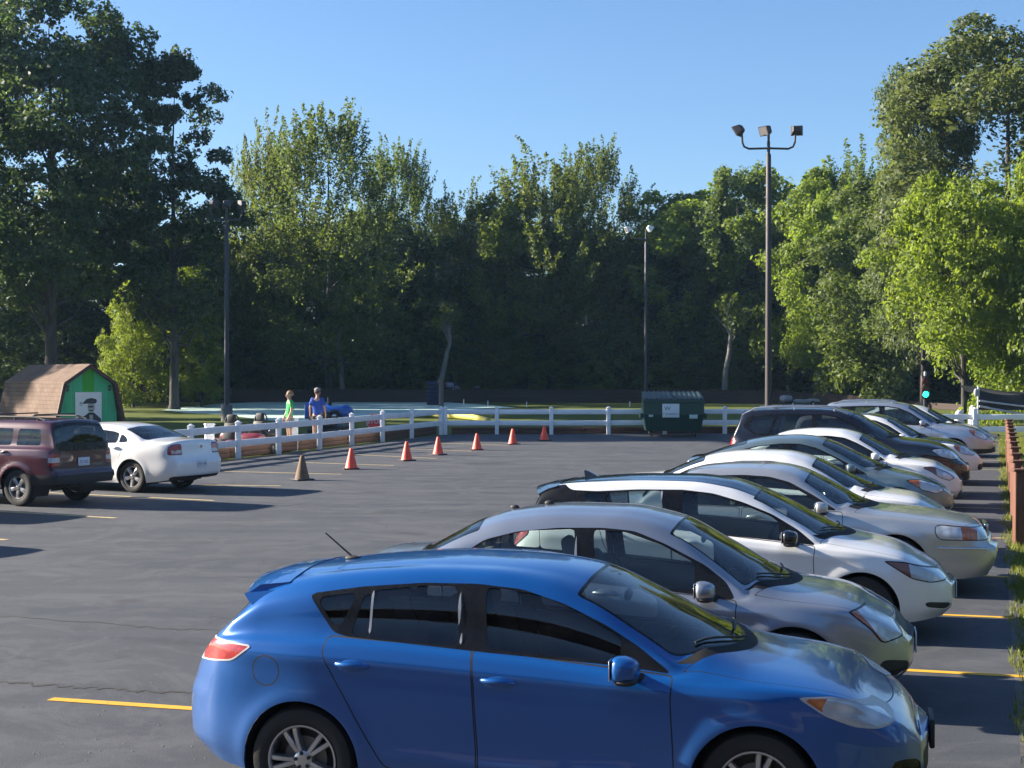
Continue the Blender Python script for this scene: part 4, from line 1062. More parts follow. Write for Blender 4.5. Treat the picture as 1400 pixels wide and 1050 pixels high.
# ------------------------------------------------------------------ the row of parked cars on the right
GR = 'cars parked nose-out along the grass strip'
def park(name, label, cat, S, px_front, y_front, th=-13.4, step=.04, group=GR):
    """nose on the centre line seen at px_front, y_front metres away"""
    t = R(th); L = S['L']
    X = (px_front - 700) * y_front / F_PX
    ox, oy = X - L * math.cos(t), y_front - L * math.sin(t)
    mid = oy + .5 * L * math.sin(t)
    return make_car(name, label, cat, S, (ox, oy, gz(mid)), t, group, step)
park('hatchback_car', 'bright blue five-door hatchback with stick antenna on its roof, nearest in the row', 'car', BLUE, 1256, 8.60, -13.4, .024)
if CARS > 1: park('sedan_car', 'silver-grey sedan with tan seats, parked beside the blue hatchback', 'car', GREY, 1240, 11.75, -13.4, .03)
if CARS > 2: park('hatchback_car', 'white hatchback with black roof, black mirrors and shark-fin antenna', 'car', LEAF, 1297, 14.8, -13.4, .032)
if CARS > 3: park('sedan_car', 'long silver sedan with boxy nose and upright chrome grille poking onto the grass', 'car', BIG, 1352, 17.75, -14.5, .04)
W2 = plain('head_black', (.03, .03, .035), .15, coat=1)
CAR5 = scaled(MID, 4.75, 1.47, .91, glass=M_GLASSD, lamps=[([(4.16, .70), (4.30, .735), (4.55, .67), (4.66, .60), (4.5, .57), (4.3, .63)], .38, W2, 'headlight', None), MID['lamps'][1]])
CAR7 = scaled(MID, 4.55, 1.48, .88, paint=P_WHITE, rscreen=(.66, 1.22, .12, 7.18), lamps=[([(3.86, .80), (4.05, .815), (4.34, .70), (4.46, .60), (4.36, .55), (4.2, .60), (4.05, .70)], .38, M_HEAD, 'headlight', ([(3.8, .9), (4.10, .9), (4.16, .5), (3.8, .6)], plain('lamp_brown', (.2, .07, .05), .2))), MID['lamps'][1]])
CAR8 = scaled(SUV, 4.85, 1.80, .965, paint=P_BLACK, glass=M_GLASSD, glass_rear=M_GLASSM, extras=[roof_rails(.35, 2.5, .60, M_ALLOY)], lamps=[([(4.12, .98), (4.35, 1.0), (4.66, .91), (4.74, .82), (4.58, .77), (4.30, .84)], .36, M_HEAD, 'headlight', None), SUV['lamps'][1]])
CAR9 = scaled(SUV, 4.30, 1.57, .885, paint=P_WHITE, roof=(P_BLACK, .2), bonnet_paint=P_BLACK, glass=M_GLASSD, extras=[], lower=None)
CAR11 = scaled(MID, 4.6, 1.50, .89, paint=P_WHITE, glass=M_GLASSM)
if CARS > 4:
    park('sedan_car', 'white sedan with blacked-out headlights right behind the long silver sedan', 'car', CAR5, 1300, 20.6, -14.5, .045)
    park('hatchback_car', 'grey-green sloping hatchback with clear tail lamps, between two white cars', 'car', PRIUS, 1300, 24.6, -15, .045)
    park('sedan_car', 'white sedan with black-rimmed headlights parked before the black sport utility vehicle', 'car', CAR7, 1312, 27.4, -15.5, .05)
    park('suv_car', 'black sport utility vehicle with silver roof rails in the far half of the row', 'sport utility', CAR8, 1322, 29.9, -15.5, .05)
    park('crossover_car', 'white crossover with black roof and black bonnet beside the black sport utility vehicle', 'car', CAR9, 1340, 33.0, -16, .055)
    park('suv_car', 'ice silver sport utility vehicle with roof rails near the far end of the row', 'sport utility', SUV, 1358, 38.8, -16, .055)
    park('sedan_car', 'white sedan last in the row, mostly hidden by the ice silver vehicle', 'car', CAR11, 1358, 42.3, -16.5, .06)
    # left side: parked facing away
    GL = 'cars parked on the left side of the lot'
    def park_tail(name, label, cat, S, px, py, th, side, step=.04):
        """side wheel of the rear axle touches the ground at this photo pixel"""
        p = gpt(px, py); t = R(th); y = side * (S['W'] - .1)
        ox = p.x - S['xr'] * math.cos(t) + y * math.sin(t); oy = p.y - S['xr'] * math.sin(t) - y * math.cos(t)
        return make_car(name, label, cat, S, (ox, oy, gz(oy)), t, GL, step)
    TH = 180 - 26
    jp, _ = park_tail('suv_car', 'dark red boxy sport utility vehicle with black roof rails, nose to the left', 'sport utility', JEEP, 27, 692, TH, 1, .045)
    ml, _ = park_tail('sedan_car', 'white four-door sedan parked between the dark red vehicle and the white fence', 'car', MALIBU, 183, 673.5, TH, 1, .045)
    # two more stand just outside the frame; their shadows reach in
    u = Vector((math.cos(R(TH)), math.sin(R(TH)), 0)); v_ = Vector((-u.y, u.x, 0))
    for src, off, lab in ((ml, Vector((-3.5, -5.1, 0)), 'white sedan just outside the left edge whose shadow falls into the photo'), (jp, Vector((-2.3, -6.6, 0)), 'dark red vehicle outside the left edge whose shadow falls into the photo')):
        c = copy_tree(src); c.location = src.location + off; c.location.z = gz(c.location.y); c['label'] = lab
# ------------------------------------------------------------------ vegetation
def leaf_mat(name, col, hue=.5, trans=.35, var=.45):
    t = NT(name)
    g = t.n('NewGeometry'); oi = t.n('ObjectInfo')
    isl = g.outputs['Random Per Island']
    c = t.ramp(isl, [(0, [x * (1 - var) for x in col]), (.5, col), (1, [col[0] * (1 + var * 1.1), col[1] * (1 + var * .8), col[2] * (1 + var * .3)])])
    hs = t.n('HueSaturation', Color=c)
    t.t.links.new(t.n('MapRange', Value=oi.outputs['Random'], i1=0, i2=1, i3=.485, i4=.51).outputs[0], hs.inputs['Hue'])
    t.t.links.new(t.n('MapRange', Value=oi.outputs['Random'], i1=0, i2=1, i3=.82, i4=1.15).outputs[0], hs.inputs['Value'])
    c = hs.outputs[0]
    d = t.n('BsdfPrincipled', Base__Color=c, Roughness=.55)
    d.inputs['Specular IOR Level'].default_value = .35
    tc = t.mix(.5, c, (min(.5, col[0] * 2.6), min(.5, col[1] * 2.3), col[2] * .8, 1))
    tr = t.n('BsdfTranslucent', Color=tc)
    t.surf(t.n('MixShader', i0=trans, i1=d.outputs[0], i2=tr.outputs[0]).outputs[0])
    return t.m
L_DARK = leaf_mat('leaf_dark', (.052, .090, .034), trans=.42)
L_MID = leaf_mat('leaf_mid', (.088, .130, .034), trans=.48)
L_LITE = leaf_mat('leaf_lite', (.098, .138, .031), trans=.48)
L_BRIGHT = leaf_mat('leaf_bright', (.145, .215, .032), trans=.55)
L_PALE = leaf_mat('leaf_pale', (.100, .138, .055), trans=.42)
def bark_mat(name, a, b_):
    t = NT(name); o = t.obj()
    mp = t.n('Mapping', Vector=o); mp.inputs['Scale'].default_value = (5, 5, .9)
    n1 = t.noise(2.2, 6, .65, mp.outputs[0])
    b = t.bsdf(Base__Color=t.ramp(n1, [(.3, a), (.7, b_)]), Roughness=.9)
    t.t.links.new(t.bump(n1, .8, .05), b.inputs['Normal'])
    return t.m
B_GREY = bark_mat('bark_grey', (.025, .022, .02), (.085, .078, .07))
B_PALE = bark_mat('bark_pale', (.12, .115, .105), (.25, .24, .22))

def leaves(mesh_name, P, N, size, mat, rng, aspect=.62):
    """one folded leaf cluster per point"""
    n = len(P)
    N = N / np.maximum(1e-6, np.linalg.norm(N, axis=1))[:, None]
    a = rng.normal(size=(n, 3)); U = np.cross(N, a); U /= np.maximum(1e-6, np.linalg.norm(U, axis=1))[:, None]
    Vv = np.cross(N, U)
    s = (size * rng.uniform(.6, 1.35, n))[:, None]
    bend = N * s * rng.uniform(-.12, .3, n)[:, None]
    q = np.stack([P - U * s * .5, P + Vv * s * .5 * aspect + bend, P + U * s * .55 - bend * .5, P - Vv * s * .5 * aspect + bend], 1).reshape(-1, 3)
    me = bpy.data.meshes.new(mesh_name)
    me.vertices.add(4 * n); me.vertices.foreach_set('co', q.astype(np.float32).ravel())
    me.loops.add(4 * n); me.loops.foreach_set('vertex_index', np.arange(4 * n, dtype=np.int32))
    me.polygons.add(n); me.polygons.foreach_set('loop_start', np.arange(0, 4 * n, 4, dtype=np.int32)); me.polygons.foreach_set('loop_total', np.full(n, 4, np.int32))
    me.materials.append(mat); me.update(calc_edges=True)
    return me
def clump_leaves(rng, C, Rr, n, up=.35, hollow=.45, pad=False):
    d = rng.normal(size=(n, 3)); d /= np.linalg.norm(d, axis=1)[:, None]
    if pad:
        d[:, 2] = np.abs(d[:, 2]) * 1.25 - .42; d /= np.linalg.norm(d, axis=1)[:, None]; hollow = .62
    rad = (hollow + (1 - hollow) * rng.random(n)**.6)[:, None]
    lump = 1 + .22 * np.sin(d[:, :1] * 5 + C[0] * 3) * np.sin(d[:, 1:2] * 6 + C[1]) + .12 * rng.normal(size=(n, 1))
    P = C + d * rad * lump * np.array(Rr)
    Nn = d * .8 + np.array([0, 0, up]) + rng.normal(size=(n, 3)) * .55
    return P, Nn
def spray_leaves(rng, C, out, length, n, wd=.26):
    """leaves along a twig that points up and outward"""
    t = rng.random(n)[:, None]
    axis = out / np.linalg.norm(out)
    off = rng.normal(size=(n, 3)) * wd * (1 - .75 * t)
    P = C + axis * length * t + off
    Nn = rng.normal(size=(n, 3)) + axis * .2 + np.array([0, 0, .3])
    return P, Nn
def make_tree(kind, H, Wd, seed, leafmat, bark, n_clump=70, per=170, base=.22, size=.26, trunk_r=None, lean=0.0):
    rng = np.random.default_rng(seed); rd = random.Random(seed)
    zb = H * base
    pts, nrm, cl = [], [], []
    cx = lambda z: lean * (z / H)**1.5 * H * .1
    def env(t):
        if kind == 'maple': return (max(0.02, math.sin(math.pi * (.16 + .80 * t)))**.75)
        if kind == 'cotton': return max(.05, math.sin(math.pi * (.10 + .80 * t)))**.6
        if kind == 'bush': return max(.05, math.cos(math.pi * .5 * t * .96))**.55
        return max(.05, math.sin(math.pi * (.12 + .78 * t)))**.7
    for i in range(n_clump):
        t = rng.random()**.85
        a = rng.random() * 2 * math.pi
        rr = (.35 + .65 * rng.random()**.45) * env(t) * Wd / 2 * rng.uniform(.78, 1.06)
        z = zb + (H - zb) * t * .97
        C = np.array([cx(z) + rr * math.cos(a), rr * math.sin(a), z])
        sc = rng.uniform(.75, 1.3) * Wd * .105 * (1.15 - .35 * t)
        cl.append((C, sc, t, a))
        if kind == 'maple':
            if t > .45 or rng.random() < .4:
                out = np.array([math.cos(a) * (1.0 - .75 * t), math.sin(a) * (1.0 - .75 * t), .55 + 1.3 * t])
                for q in range(4):
                    o2 = out + rng.normal(size=3) * .34
                    p, m = spray_leaves(rng, C + rng.normal(size=3) * sc * .55, o2, sc * rng.uniform(1.3, 2.3), per // 4, sc * .22)
                    pts.append(p); nrm.append(m)
            else:
                p, m = clump_leaves(rng, C, (sc * 1.15, sc * 1.15, sc * .7), per, .5); pts.append(p); nrm.append(m)
        elif kind == 'weep':
            p, m = clump_leaves(rng, C, (sc * .8, sc * .8, sc * 1.5), per, .1); pts.append(p); nrm.append(m)
        elif kind == 'layer':
            p, m = clump_leaves(rng, C, (sc * 1.4, sc * 1.4, sc * .45), per, .8); pts.append(p); nrm.append(m)
        else:
            pad = kind in ('bush', 'cotton')
            p, m = clump_leaves(rng, C, (sc * 1.05, sc * 1.05, sc * (.72 if pad else .82)), per, .45, pad=pad); pts.append(p); nrm.append(m)
            # small outlying tufts break the outline
            for q in range(3):
                dd = rng.normal(size=3); dd /= np.linalg.norm(dd)
                p, m = clump_leaves(rng, C + dd * sc * 1.05, (sc * .36,) * 3, per // 12, .4, .2); pts.append(p); nrm.append(m)
    P = np.vstack(pts); Nn = np.vstack(nrm)
    crown = leaves('crown', P, Nn, size, leafmat, rng)
    b = MB()
    tr = trunk_r or H * .0145
    wob = [rd.uniform(-.25, .25) for _ in range(12)]
    def tp(z): return Vector((cx(z) + wob[int(z / H * 8)] * .5 * (z / H), wob[int(z / H * 8) + 2] * .5 * (z / H), z))
    zs_ = [0, .25, H * .06, H * .16, H * .28, H * .42, H * .58, H * .74, H * .9]
    b.tube([tp(z) for z in zs_], [tr * 1.55, tr * 1.12, tr, tr * .92, tr * .8, tr * .62, tr * .42, tr * .25, tr * .08], 9)
    for C, sc, t, a in sorted(cl, key=lambda c: -c[1])[:26]:
        z0 = max(H * .14, min(H * .8, C[2] - H * rd.uniform(.08, .2)))
        p0 = tp(z0); p1 = Vector(C)
        mid = p0.lerp(p1, .5) + Vector((0, 0, -.06 * H * rd.random()))
        r0 = tr * (.5 - .35 * z0 / H)
        b.tube([p0, p0.lerp(mid, .5) + Vector((0, 0, .05)), mid, p1], [r0, r0 * .75, r0 * .5, r0 * .15], 6)
    trunk = b.mesh('trunk', [bark], 60)
    return trunk, crown
PROTO = {}
def proto(key, *a, **k):
    PROTO[key] = make_tree(*a, **k)
proto('cotton1', 'cotton', 17.5, 8.6, 11, L_DARK, B_GREY, 128, 290, .26, .20)
proto('cotton2', 'cotton', 15.5, 6.6, 12, L_DARK, B_GREY, 100, 290, .24, .20)
proto('cotton3', 'cotton', 18.0, 9.6, 13, L_PALE, B_GREY, 150, 330, .2, .20)
proto('maple1', 'maple', 17.0, 10.5, 21, L_MID, B_GREY, 150, 260, .10, .19)
proto('maple2', 'maple', 15.0, 9.5, 22, L_LITE, B_GREY, 140, 260, .08, .19)
proto('round1', 'round', 13.0, 7.5, 31, L_MID, B_GREY, 90, 290, .06, .21)
proto('round2', 'round', 12.0, 6.8, 32, L_BRIGHT, B_GREY, 84, 280, .08, .20)
proto('round3', 'round', 12.0, 7.6, 35, L_DARK, B_GREY, 84, 260, .05, .22)
proto('bright', 'bush', 9.0, 9.0, 33, L_BRIGHT, B_GREY, 95, 270, .04, .18)
proto('bright2', 'cotton', 9.0, 8.0, 34, L_BRIGHT, B_GREY, 84, 300, .30, .18)
proto('weep', 'weep', 12.5, 5.6, 41, L_MID, B_GREY, 62, 240, .15, .20)
proto('under1', 'round', 8.0, 6.4, 51, L_DARK, B_GREY, 60, 220, .04, .22)
proto('under2', 'round', 6.0, 5.4, 52, L_MID, B_GREY, 46, 220, .03, .20, trunk_r=.10)
proto('bush', 'bush', 3.2, 3.6, 61, L_MID, B_GREY, 34, 150, .02, .17, trunk_r=.06)
TREE_N = {'cotton': 'cottonwood_tree', 'maple': 'maple_tree', 'round': 'leafy_tree', 'bright': 'leafy_tree', 'weep': 'drooping_tree', 'under': 'understory_tree', 'bush': 'shrub'}
rt = random.Random(7)
def tree(key, px, y, h, label, w=None, group=None, rz=None):
    """h: height of the top above ground; w: crown width (both scale the shared shape)"""
    nm = [v for k, v in TREE_N.items() if key.startswith(k)][0]
    trunk, crown = PROTO[key]
    if 280 < px < 1190 and 82 < y < 101.4 and not group: h, w, y = h + (h - 2.2) * (14 / y), w * (1 + 14 / y), y + 14
    zmax = PMAX[key][0]; wmax = PMAX[key][1]
    r_ = thing(nm, label, 'shrub' if nm == 'shrub' else 'tree', ((px - 700) * y / F_PX, y, gz(min(y, 120)) - .05), rt.uniform(0, 6.28) if rz is None else rz, group)
    k = h / zmax; kw = (w / wmax) if w else k
    for m, n in ((trunk, 'trunk'), (crown, 'crown')):
        link(bpy.data.objects.new(n, m), r_)
    r_.scale = (kw, kw, k)
    return r_
PMAX = {}
for k_, (a_, b_) in PROTO.items():
    v_ = np.zeros(len(b_.vertices) * 3, np.float32); b_.vertices.foreach_get('co', v_); v_ = v_.reshape(-1, 3)
    PMAX[k_] = (float(np.percentile(v_[:, 2], 99.9)), float(np.percentile(v_[:, 0], 99) - np.percentile(v_[:, 0], 1)))
def ht(py, y): return CAM_H + (HOR - py) * y / F_PX - gz(min(y, 120))
def wd(px, y): return px * y / F_PX
# front trees that can be told apart
tree('cotton1', 70, 82, ht(-8, 82), 'huge dark cottonwood behind the shed, its crown reaching the top of the photo', wd(275, 82))
tree('cotton2', 238, 85, ht(76, 85), 'tall dark cottonwood with a ragged twin top right of the huge cottonwood', wd(175, 85))
tree('cotton1', -95, 86, ht(-40, 86), 'dark cottonwood cut by the left edge of the photo', wd(260, 86))
tree('cotton2', 150, 100, ht(225, 100), 'dark leafy tree filling the gap between the two tall cottonwoods', wd(230, 100))
tree('maple1', 450, 88, ht(143, 88), 'tall silver maple with a feathery sunlit top and clustered upright tips', wd(215, 88))
tree('maple2', 362, 92, ht(158, 92), 'narrow feathery maple pressed against the tall silver maple', wd(120, 92))
tree('maple1', 540, 96, ht(190, 96), 'feathery maple sloping down from the tall silver maple towards the gap of sky', wd(140, 96))
tree('maple2', 630, 97, ht(248, 97), 'low feathery maple in the dip of the treeline', wd(130, 97))
tree('maple2', 742, 96, ht(198, 96), 'broad yellow-green maple with a double top in the middle of the treeline', wd(190, 96))
tree('maple1', 818, 99, ht(192, 99), 'feathery maple leaning right beside the yellow-green double-topped maple', wd(160, 99))
tree('round2', 690, 95, ht(262, 95), 'light green rounded tree left of the yellow-green maple', wd(120, 95))
tree('round2', 925, 96, ht(258, 96), 'sunlit rounded tree behind the thin middle light pole', wd(190, 96))
tree('round1', 965, 99, ht(268, 99), 'green rounded tree filling the gap left of the drooping hooked tree', wd(190, 99))
tree('weep', 1008, 92, ht(226, 92), 'drooping tree with a hooked tip just left of the tall light pole', wd(125, 92))
tree('round2', 1085, 90, ht(226, 90), 'yellow-green tree right behind the tall light pole', wd(185, 90))
tree('maple2', 1165, 92, ht(200, 92), 'green tree with a pointed top between the light pole and the giant cottonwood', wd(190, 92))
tree('round1', 1215, 90, ht(240, 90), 'full green tree tucked between the pointed tree and the giant cottonwood', wd(180, 90))
tree('round2', 1135, 84, ht(255, 84), 'bright yellow-green sunlit tree standing low before the pointed green tree', wd(130, 84))
tree('cotton3', 1375, 74, ht(28, 74), 'giant pale cottonwood towering over the fence end of the parking row', wd(300, 74), None, 2.3)
tree('cotton3', 1262, 78, ht(86, 78), 'pale cottonwood limb-heavy crown leaning out left of the giant one', wd(130, 78))
tree('bright2', 1318, 62, ht(238, 62), 'wide yellow-green maple lit by the sun above the traffic light', wd(215, 62))
tree('bright', 1412, 63, ht(330, 63), 'low bright green maple reaching down beside the black tarp', wd(185, 63))
tree('bright', 1440, 60, ht(190, 60), 'bright green tree cut by the right edge of the photo', wd(200, 60))
tree('round2', 232, 92, ht(335, 92), 'sunlit light green tree glowing between the dark cottonwood trunks', wd(125, 92))
tree('bright', 182, 90, ht(385, 90), 'low light green tree just right of the shed roof peak', wd(95, 90))
tree('round2', 276, 90, ht(420, 90), 'small light green tree beside the left light pole', wd(70, 90))
# darker trees of the wood's front
GW = 'shaded trees of the wood behind the track'
for i, (px, y, top, w_) in enumerate([(-20, 100, 330, 220), (90, 104, 320, 220), (300, 108, 315, 200), (395, 110, 290, 190), (480, 112, 300, 200), (570, 109, 315, 170), (655, 112, 310, 190), (735, 113, 300, 210), (820, 111, 305, 190), (900, 112, 310, 170), (975, 111, 315, 180), (1060, 110, 310, 190), (1150, 106, 310, 190), (1235, 100, 330, 190), (1320, 97, 360, 190)]):
    tree(['round3', 'maple1', 'round1', 'maple2', 'round3'][i % 5], px, y, ht(top + rt.uniform(-10, 25), y), 'shaded dark green tree standing in the wood behind the brown barrier', wd(w_, y), GW)
GB = 'deep trees at the back of the wood'
for i in range(17):
    px = -40 + i * 92 + rt.uniform(-20, 20); y = 116 + rt.uniform(-4, 6)
    tree(['round1', 'maple2', 'round1'][i % 3], px, y, ht(rt.uniform(285, 320), y), 'deep dark tree at the back of the wood, seen through gaps', wd(150, y), GB)
# trees out of frame on the right, mirrored in the windscreens
for i, (x, y, h) in enumerate([(27, -6, 11), (30, 4, 12), (29, 13, 12), (32, 22, 13), (33, 31, 12), (37, 40, 13), (24, -16, 11), (40, 50, 13)]):
    tree(['round2', 'round1', 'maple2'][i % 3], 700 + x * F_PX / y if y > 0 else 700, y if y > 0 else 1, h, 'green tree of the row beyond the brown fence outside the right edge', 8.5, 'trees beyond the right edge').location = (x, y, gz(max(y, 0)))
for i, (x, y, h) in enumerate([(-36, 64, 21), (-47, 68, 22), (-38, 72, 20), (-60, 67, 22)]):
    tree(['cotton1', 'cotton2'][i % 2], 700 + x * F_PX / y, y, h, 'tall cottonwood beyond the left edge whose shadow falls on the back fence', 10.5, 'cottonwoods beyond the left edge')
# a taller hedge closes the view under the crowns
for i in range(30):
    px = -130 + i * 54 + rt.uniform(-14, 14); y = 112 + rt.uniform(-2.5, 4)
    tree('bush', px, y, rt.uniform(4.5, 7), 'tall thicket bush deep in the wood between the trunks', rt.uniform(4.6, 6.0), 'thicket bushes deep in the wood')
# low spreading trees fill the wood's edge
for i in range(24):
    px = 100 + i * 50 + rt.uniform(-18, 18); y = 106 + rt.uniform(-1.5, 3)
    tree(['under2', 'under1'][i % 2], px, y, rt.uniform(3.8, 8.0), 'low spreading tree at the shaded edge of the wood', rt.uniform(4.5, 7.0), 'low spreading trees along the edge of the wood')
# undergrowth along the foot of the wood
for i in range(26):
    px = 120 + i * 46 + rt.uniform(-14, 14); y = 103.5 + rt.uniform(-1.2, 2.5)
    tree('bush', px, y, rt.uniform(1.6, 3.4), 'leafy shrub at the foot of the wood behind the barrier', rt.uniform(2.6, 4.2), 'shrubs along the foot of the wood')
# bare or pale trunks that stand out against the dark wood
def pale_trunk(pts, y, r0, label, nm='pale_trunk_tree'):
    P = [apt(a, b_, y) for a, b_ in pts]
    P[0].z = gz(y) - .1
    r_ = thing(nm, label, 'tree', P[0], 0)
    b = MB(); n = len(P)
    Q = []
    for i in range(n - 1):
        for k in range(3): Q.append(P[i].lerp(P[i + 1], k / 3) - P[0] + Vector((rt.uniform(-.05, .05), rt.uniform(-.05, .05), 0)))
    Q.append(P[-1] - P[0])
    b.tube(Q, [r0 * (1 - .65 * i / (len(Q) - 1)) for i in range(len(Q))], 9)
    e = Q[-1]
    for k in range(3):
        s_ = Q[-2 - k]
        b.tube([s_, s_ + Vector((rt.uniform(-.6, .6), rt.uniform(-.4, .4), rt.uniform(.5, 1.0))), s_ + Vector((rt.uniform(-1.2, 1.2), rt.uniform(-.8, .8), rt.uniform(1.2, 2.2)))], [r0 * .35, r0 * .22, r0 * .06], 6)
    b.build('trunk', [B_PALE], r_, 60)
    rng = np.random.default_rng(int(pts[0][0])); pp, nn = [], []
    for k in range(6):
        C = np.array(e) + rng.normal(size=3) * np.array([.8, .6, .7]); p, m = clump_leaves(rng, C, (.7, .7, .5), 70, .5); pp.append(p); nn.append(m)
    link(bpy.data.objects.new('crown', leaves('crown', np.vstack(pp), np.vstack(nn), .24, L_MID, rng)), r_)
pale_trunk([(469, 549), (467, 500), (461, 470), (466, 435)], 101.5, .20, 'thin pale crooked trunk standing before the dark wood behind the blue-shirted person')
pale_trunk([(596, 549), (606, 505), (615, 470), (615, 445)], 101.8, .24, 'grey trunk leaning right behind the weathered wooden post')
pale_trunk([(991, 552), (993, 510), (998, 470), (1001, 436)], 101.2, .26, 'pale dead trunk left of the tall light pole')
# ------------------------------------------------------------------ ground, paving, markings
def asphalt():
    t = NT('asphalt')
    p = t.pos()
    big = t.noise(.16, 5, .6, p); mid = t.noise(1.3, 6, .65, p, .6)
    mp = t.n('Mapping', Vector=p); mp.inputs['Scale'].default_value = (.22, 1.6, 1); mp.inputs['Rotation'].default_value = (0, 0, R(14))
    streak = t.noise(1.0, 5, .6, mp.outputs[0])
    fine = t.noise(95, 3, .7, p); stone = t.n('TexVoronoi', Scale=75.0, Vector=p)
    c = t.ramp(big, [(.25, (.036, .040, .050)), (.75, (.054, .059, .070))])
    c = t.mix(t.n('MapRange', Value=streak, i1=.35, i2=.72, i3=0, i4=.55).outputs[0], c, (.077, .083, .097, 1))
    c = t.mix(t.n('MapRange', Value=mid, i1=.5, i2=.8, i3=0, i4=.5).outputs[0], c, (.036, .036, .039, 1))
    c = t.mix(t.n('MapRange', Value=stone.outputs['Distance'], i1=.0, i2=.32, i3=.5, i4=0).outputs[0], c, (.17, .165, .16, 1))
    c = t.mix(t.n('MapRange', Value=fine, i1=.58, i2=.8, i3=0, i4=.5).outputs[0], c, (.02, .02, .022, 1))
    blot = t.noise(14, 5, .7, p); scuff = t.noise(.55, 7, .72, p, 2.2)
    c = t.mix(t.n('MapRange', Value=blot, i1=.42, i2=.72, i3=0, i4=.35).outputs[0], c, (.040, .041, .046, 1))
    c = t.mix(t.n('MapRange', Value=scuff, i1=.48, i2=.56, i3=0, i4=.22).outputs[0], c, (.12, .12, .124, 1))
    oil = t.noise(.8, 3, .5, p, .3)
    c = t.mix(t.n('MapRange', Value=oil, i1=.62, i2=.72, i3=0, i4=.55).outputs[0], c, (.030, .030, .034, 1))
    # fine branching cracks
    wv = t.n('TexVoronoi', Scale=.33, _feature='DISTANCE_TO_EDGE')
    dv = t.n('VectorMath', _operation='ADD', i0=p, i1=t.n('VectorMath', _operation='SCALE', i0=t.n('TexNoise', Vector=p, Scale=1.5, Detail=6.0).outputs[1]).outputs[0])
    t.t.links.new(dv.outputs[0], wv.inputs['Vector'])
    crack = t.n('Math', _operation='MULTIPLY', i0=t.n('MapRange', Value=wv.outputs['Distance'], i1=.002, i2=.012, i3=1, i4=0).outputs[0], i1=t.n('MapRange', Value=t.noise(.5, 3, .5, p), i1=.5, i2=.62, i3=0, i4=.35).outputs[0]).outputs[0]
    c = t.mix(crack, c, (.016, .015, .015, 1))
    b = t.bsdf(Base__Color=c, Roughness=t.n('MapRange', Value=streak, i1=.3, i2=.7, i3=.72, i4=.9).outputs[0])
    b.inputs['Specular IOR Level'].default_value = .35
    h = t.n('Math', _operation='SUBTRACT', i0=t.n('Math', _operation='ADD', i0=fine, i1=t.n('Math', _operation='MULTIPLY', i0=stone.outputs['Distance'], i1=-.6).outputs[0]).outputs[0], i1=crack).outputs[0]
    t.t.links.new(t.bump(h, .35, .006), b.inputs['Normal'])
    return t.m
def turf(name, a, b_, c_):
    t = NT(name); p = t.pos()
    n1 = t.noise(.35, 5, .6, p); n2 = t.noise(9, 4, .7, p)
    c = t.mix(t.n('MapRange', Value=n1, i1=.35, i2=.7, i3=0, i4=1).outputs[0], a, b_)
    c = t.mix(t.n('MapRange', Value=n2, i1=.4, i2=.75, i3=0, i4=.6).outputs[0], c, c_)
    b = t.bsdf(Base__Color=c, Roughness=.95); b.inputs['Specular IOR Level'].default_value = .1
    t.t.links.new(t.bump(n2, .8, .05), b.inputs['Normal'])
    return t.m
M_ASPH = asphalt()
M_TURF = turf('turf', (.085, .115, .026), (.12, .145, .035), (.15, .135, .055))
M_DIRT = turf('forest_floor', (.035, .028, .018), (.05, .042, .025), (.03, .04, .015))
def road_paint(name, col, wear):
    t = NT(name); p = t.pos()
    n1 = t.noise(16, 6, .75, p); n2 = t.noise(2.2, 3, .6, p)
    c = t.mix(t.n('MapRange', Value=n2, i1=.35, i2=.7, i3=0, i4=.35).outputs[0], col, [x * .6 for x in col])
    c = t.mix(t.n('MapRange', Value=n1, i1=wear, i2=wear + .07, i3=0, i4=1).outputs[0], c, (.055, .056, .062, 1))
    t.bsdf(Base__Color=c, Roughness=.75); return t.m
M_YEL = road_paint('paint_yellow', (.64, .35, .02), .62)
M_YELOLD = road_paint('paint_yellow_worn', (.48, .38, .19), .56)
def sheet(name, poly, lift, mat, label=None, nx=1):
    """flat sheet over an outline given in plan, following the slope of the ground"""
    b = MB()
    b.add([(x, y, gz(y) + lift) for x, y in poly], [tuple(range(len(poly)))])
    o = b.build(name, [mat]); o['kind'] = 'structure'; return o
def strip_sheet(name, xs, ys, lift, mat, zf=None):
    b = MB(); V = []; n = len(xs)
    for y in ys:
        for x in xs: V.append((x, y, (zf(x, y) if zf else gz(y)) + lift))
    Fc = [(j * n + i, j * n + i + 1, (j + 1) * n + i + 1, (j + 1) * n + i) for j in range(len(ys) - 1) for i in range(n - 1)]
    b.add(V, Fc); o = b.build(name, [mat]); o['kind'] = 'structure'; return o
ys_ = [-60, -20, 0, 8, 16, 24, 32, 40, 50, 60, 70, 80, 90, 101, 110, 125, 160, 250, 500, 1200]
gzz = lambda x, y: gz(min(y, 125))
strip_sheet('ground', [-900, -300, -120, -60, -30, -10, 10, 30, 60, 120, 300, 900], ys_, -.03, M_TURF, gzz)
edge = lambda y: .328 * y + .22                      # where the asphalt meets the grass strip
fl = [gpt(245, 637), gpt(325.7, 627), gpt(603, 594.3)]
d_ = (fl[2] - fl[1]).normalized()
f0 = fl[1] - d_ * 2.42 * 6
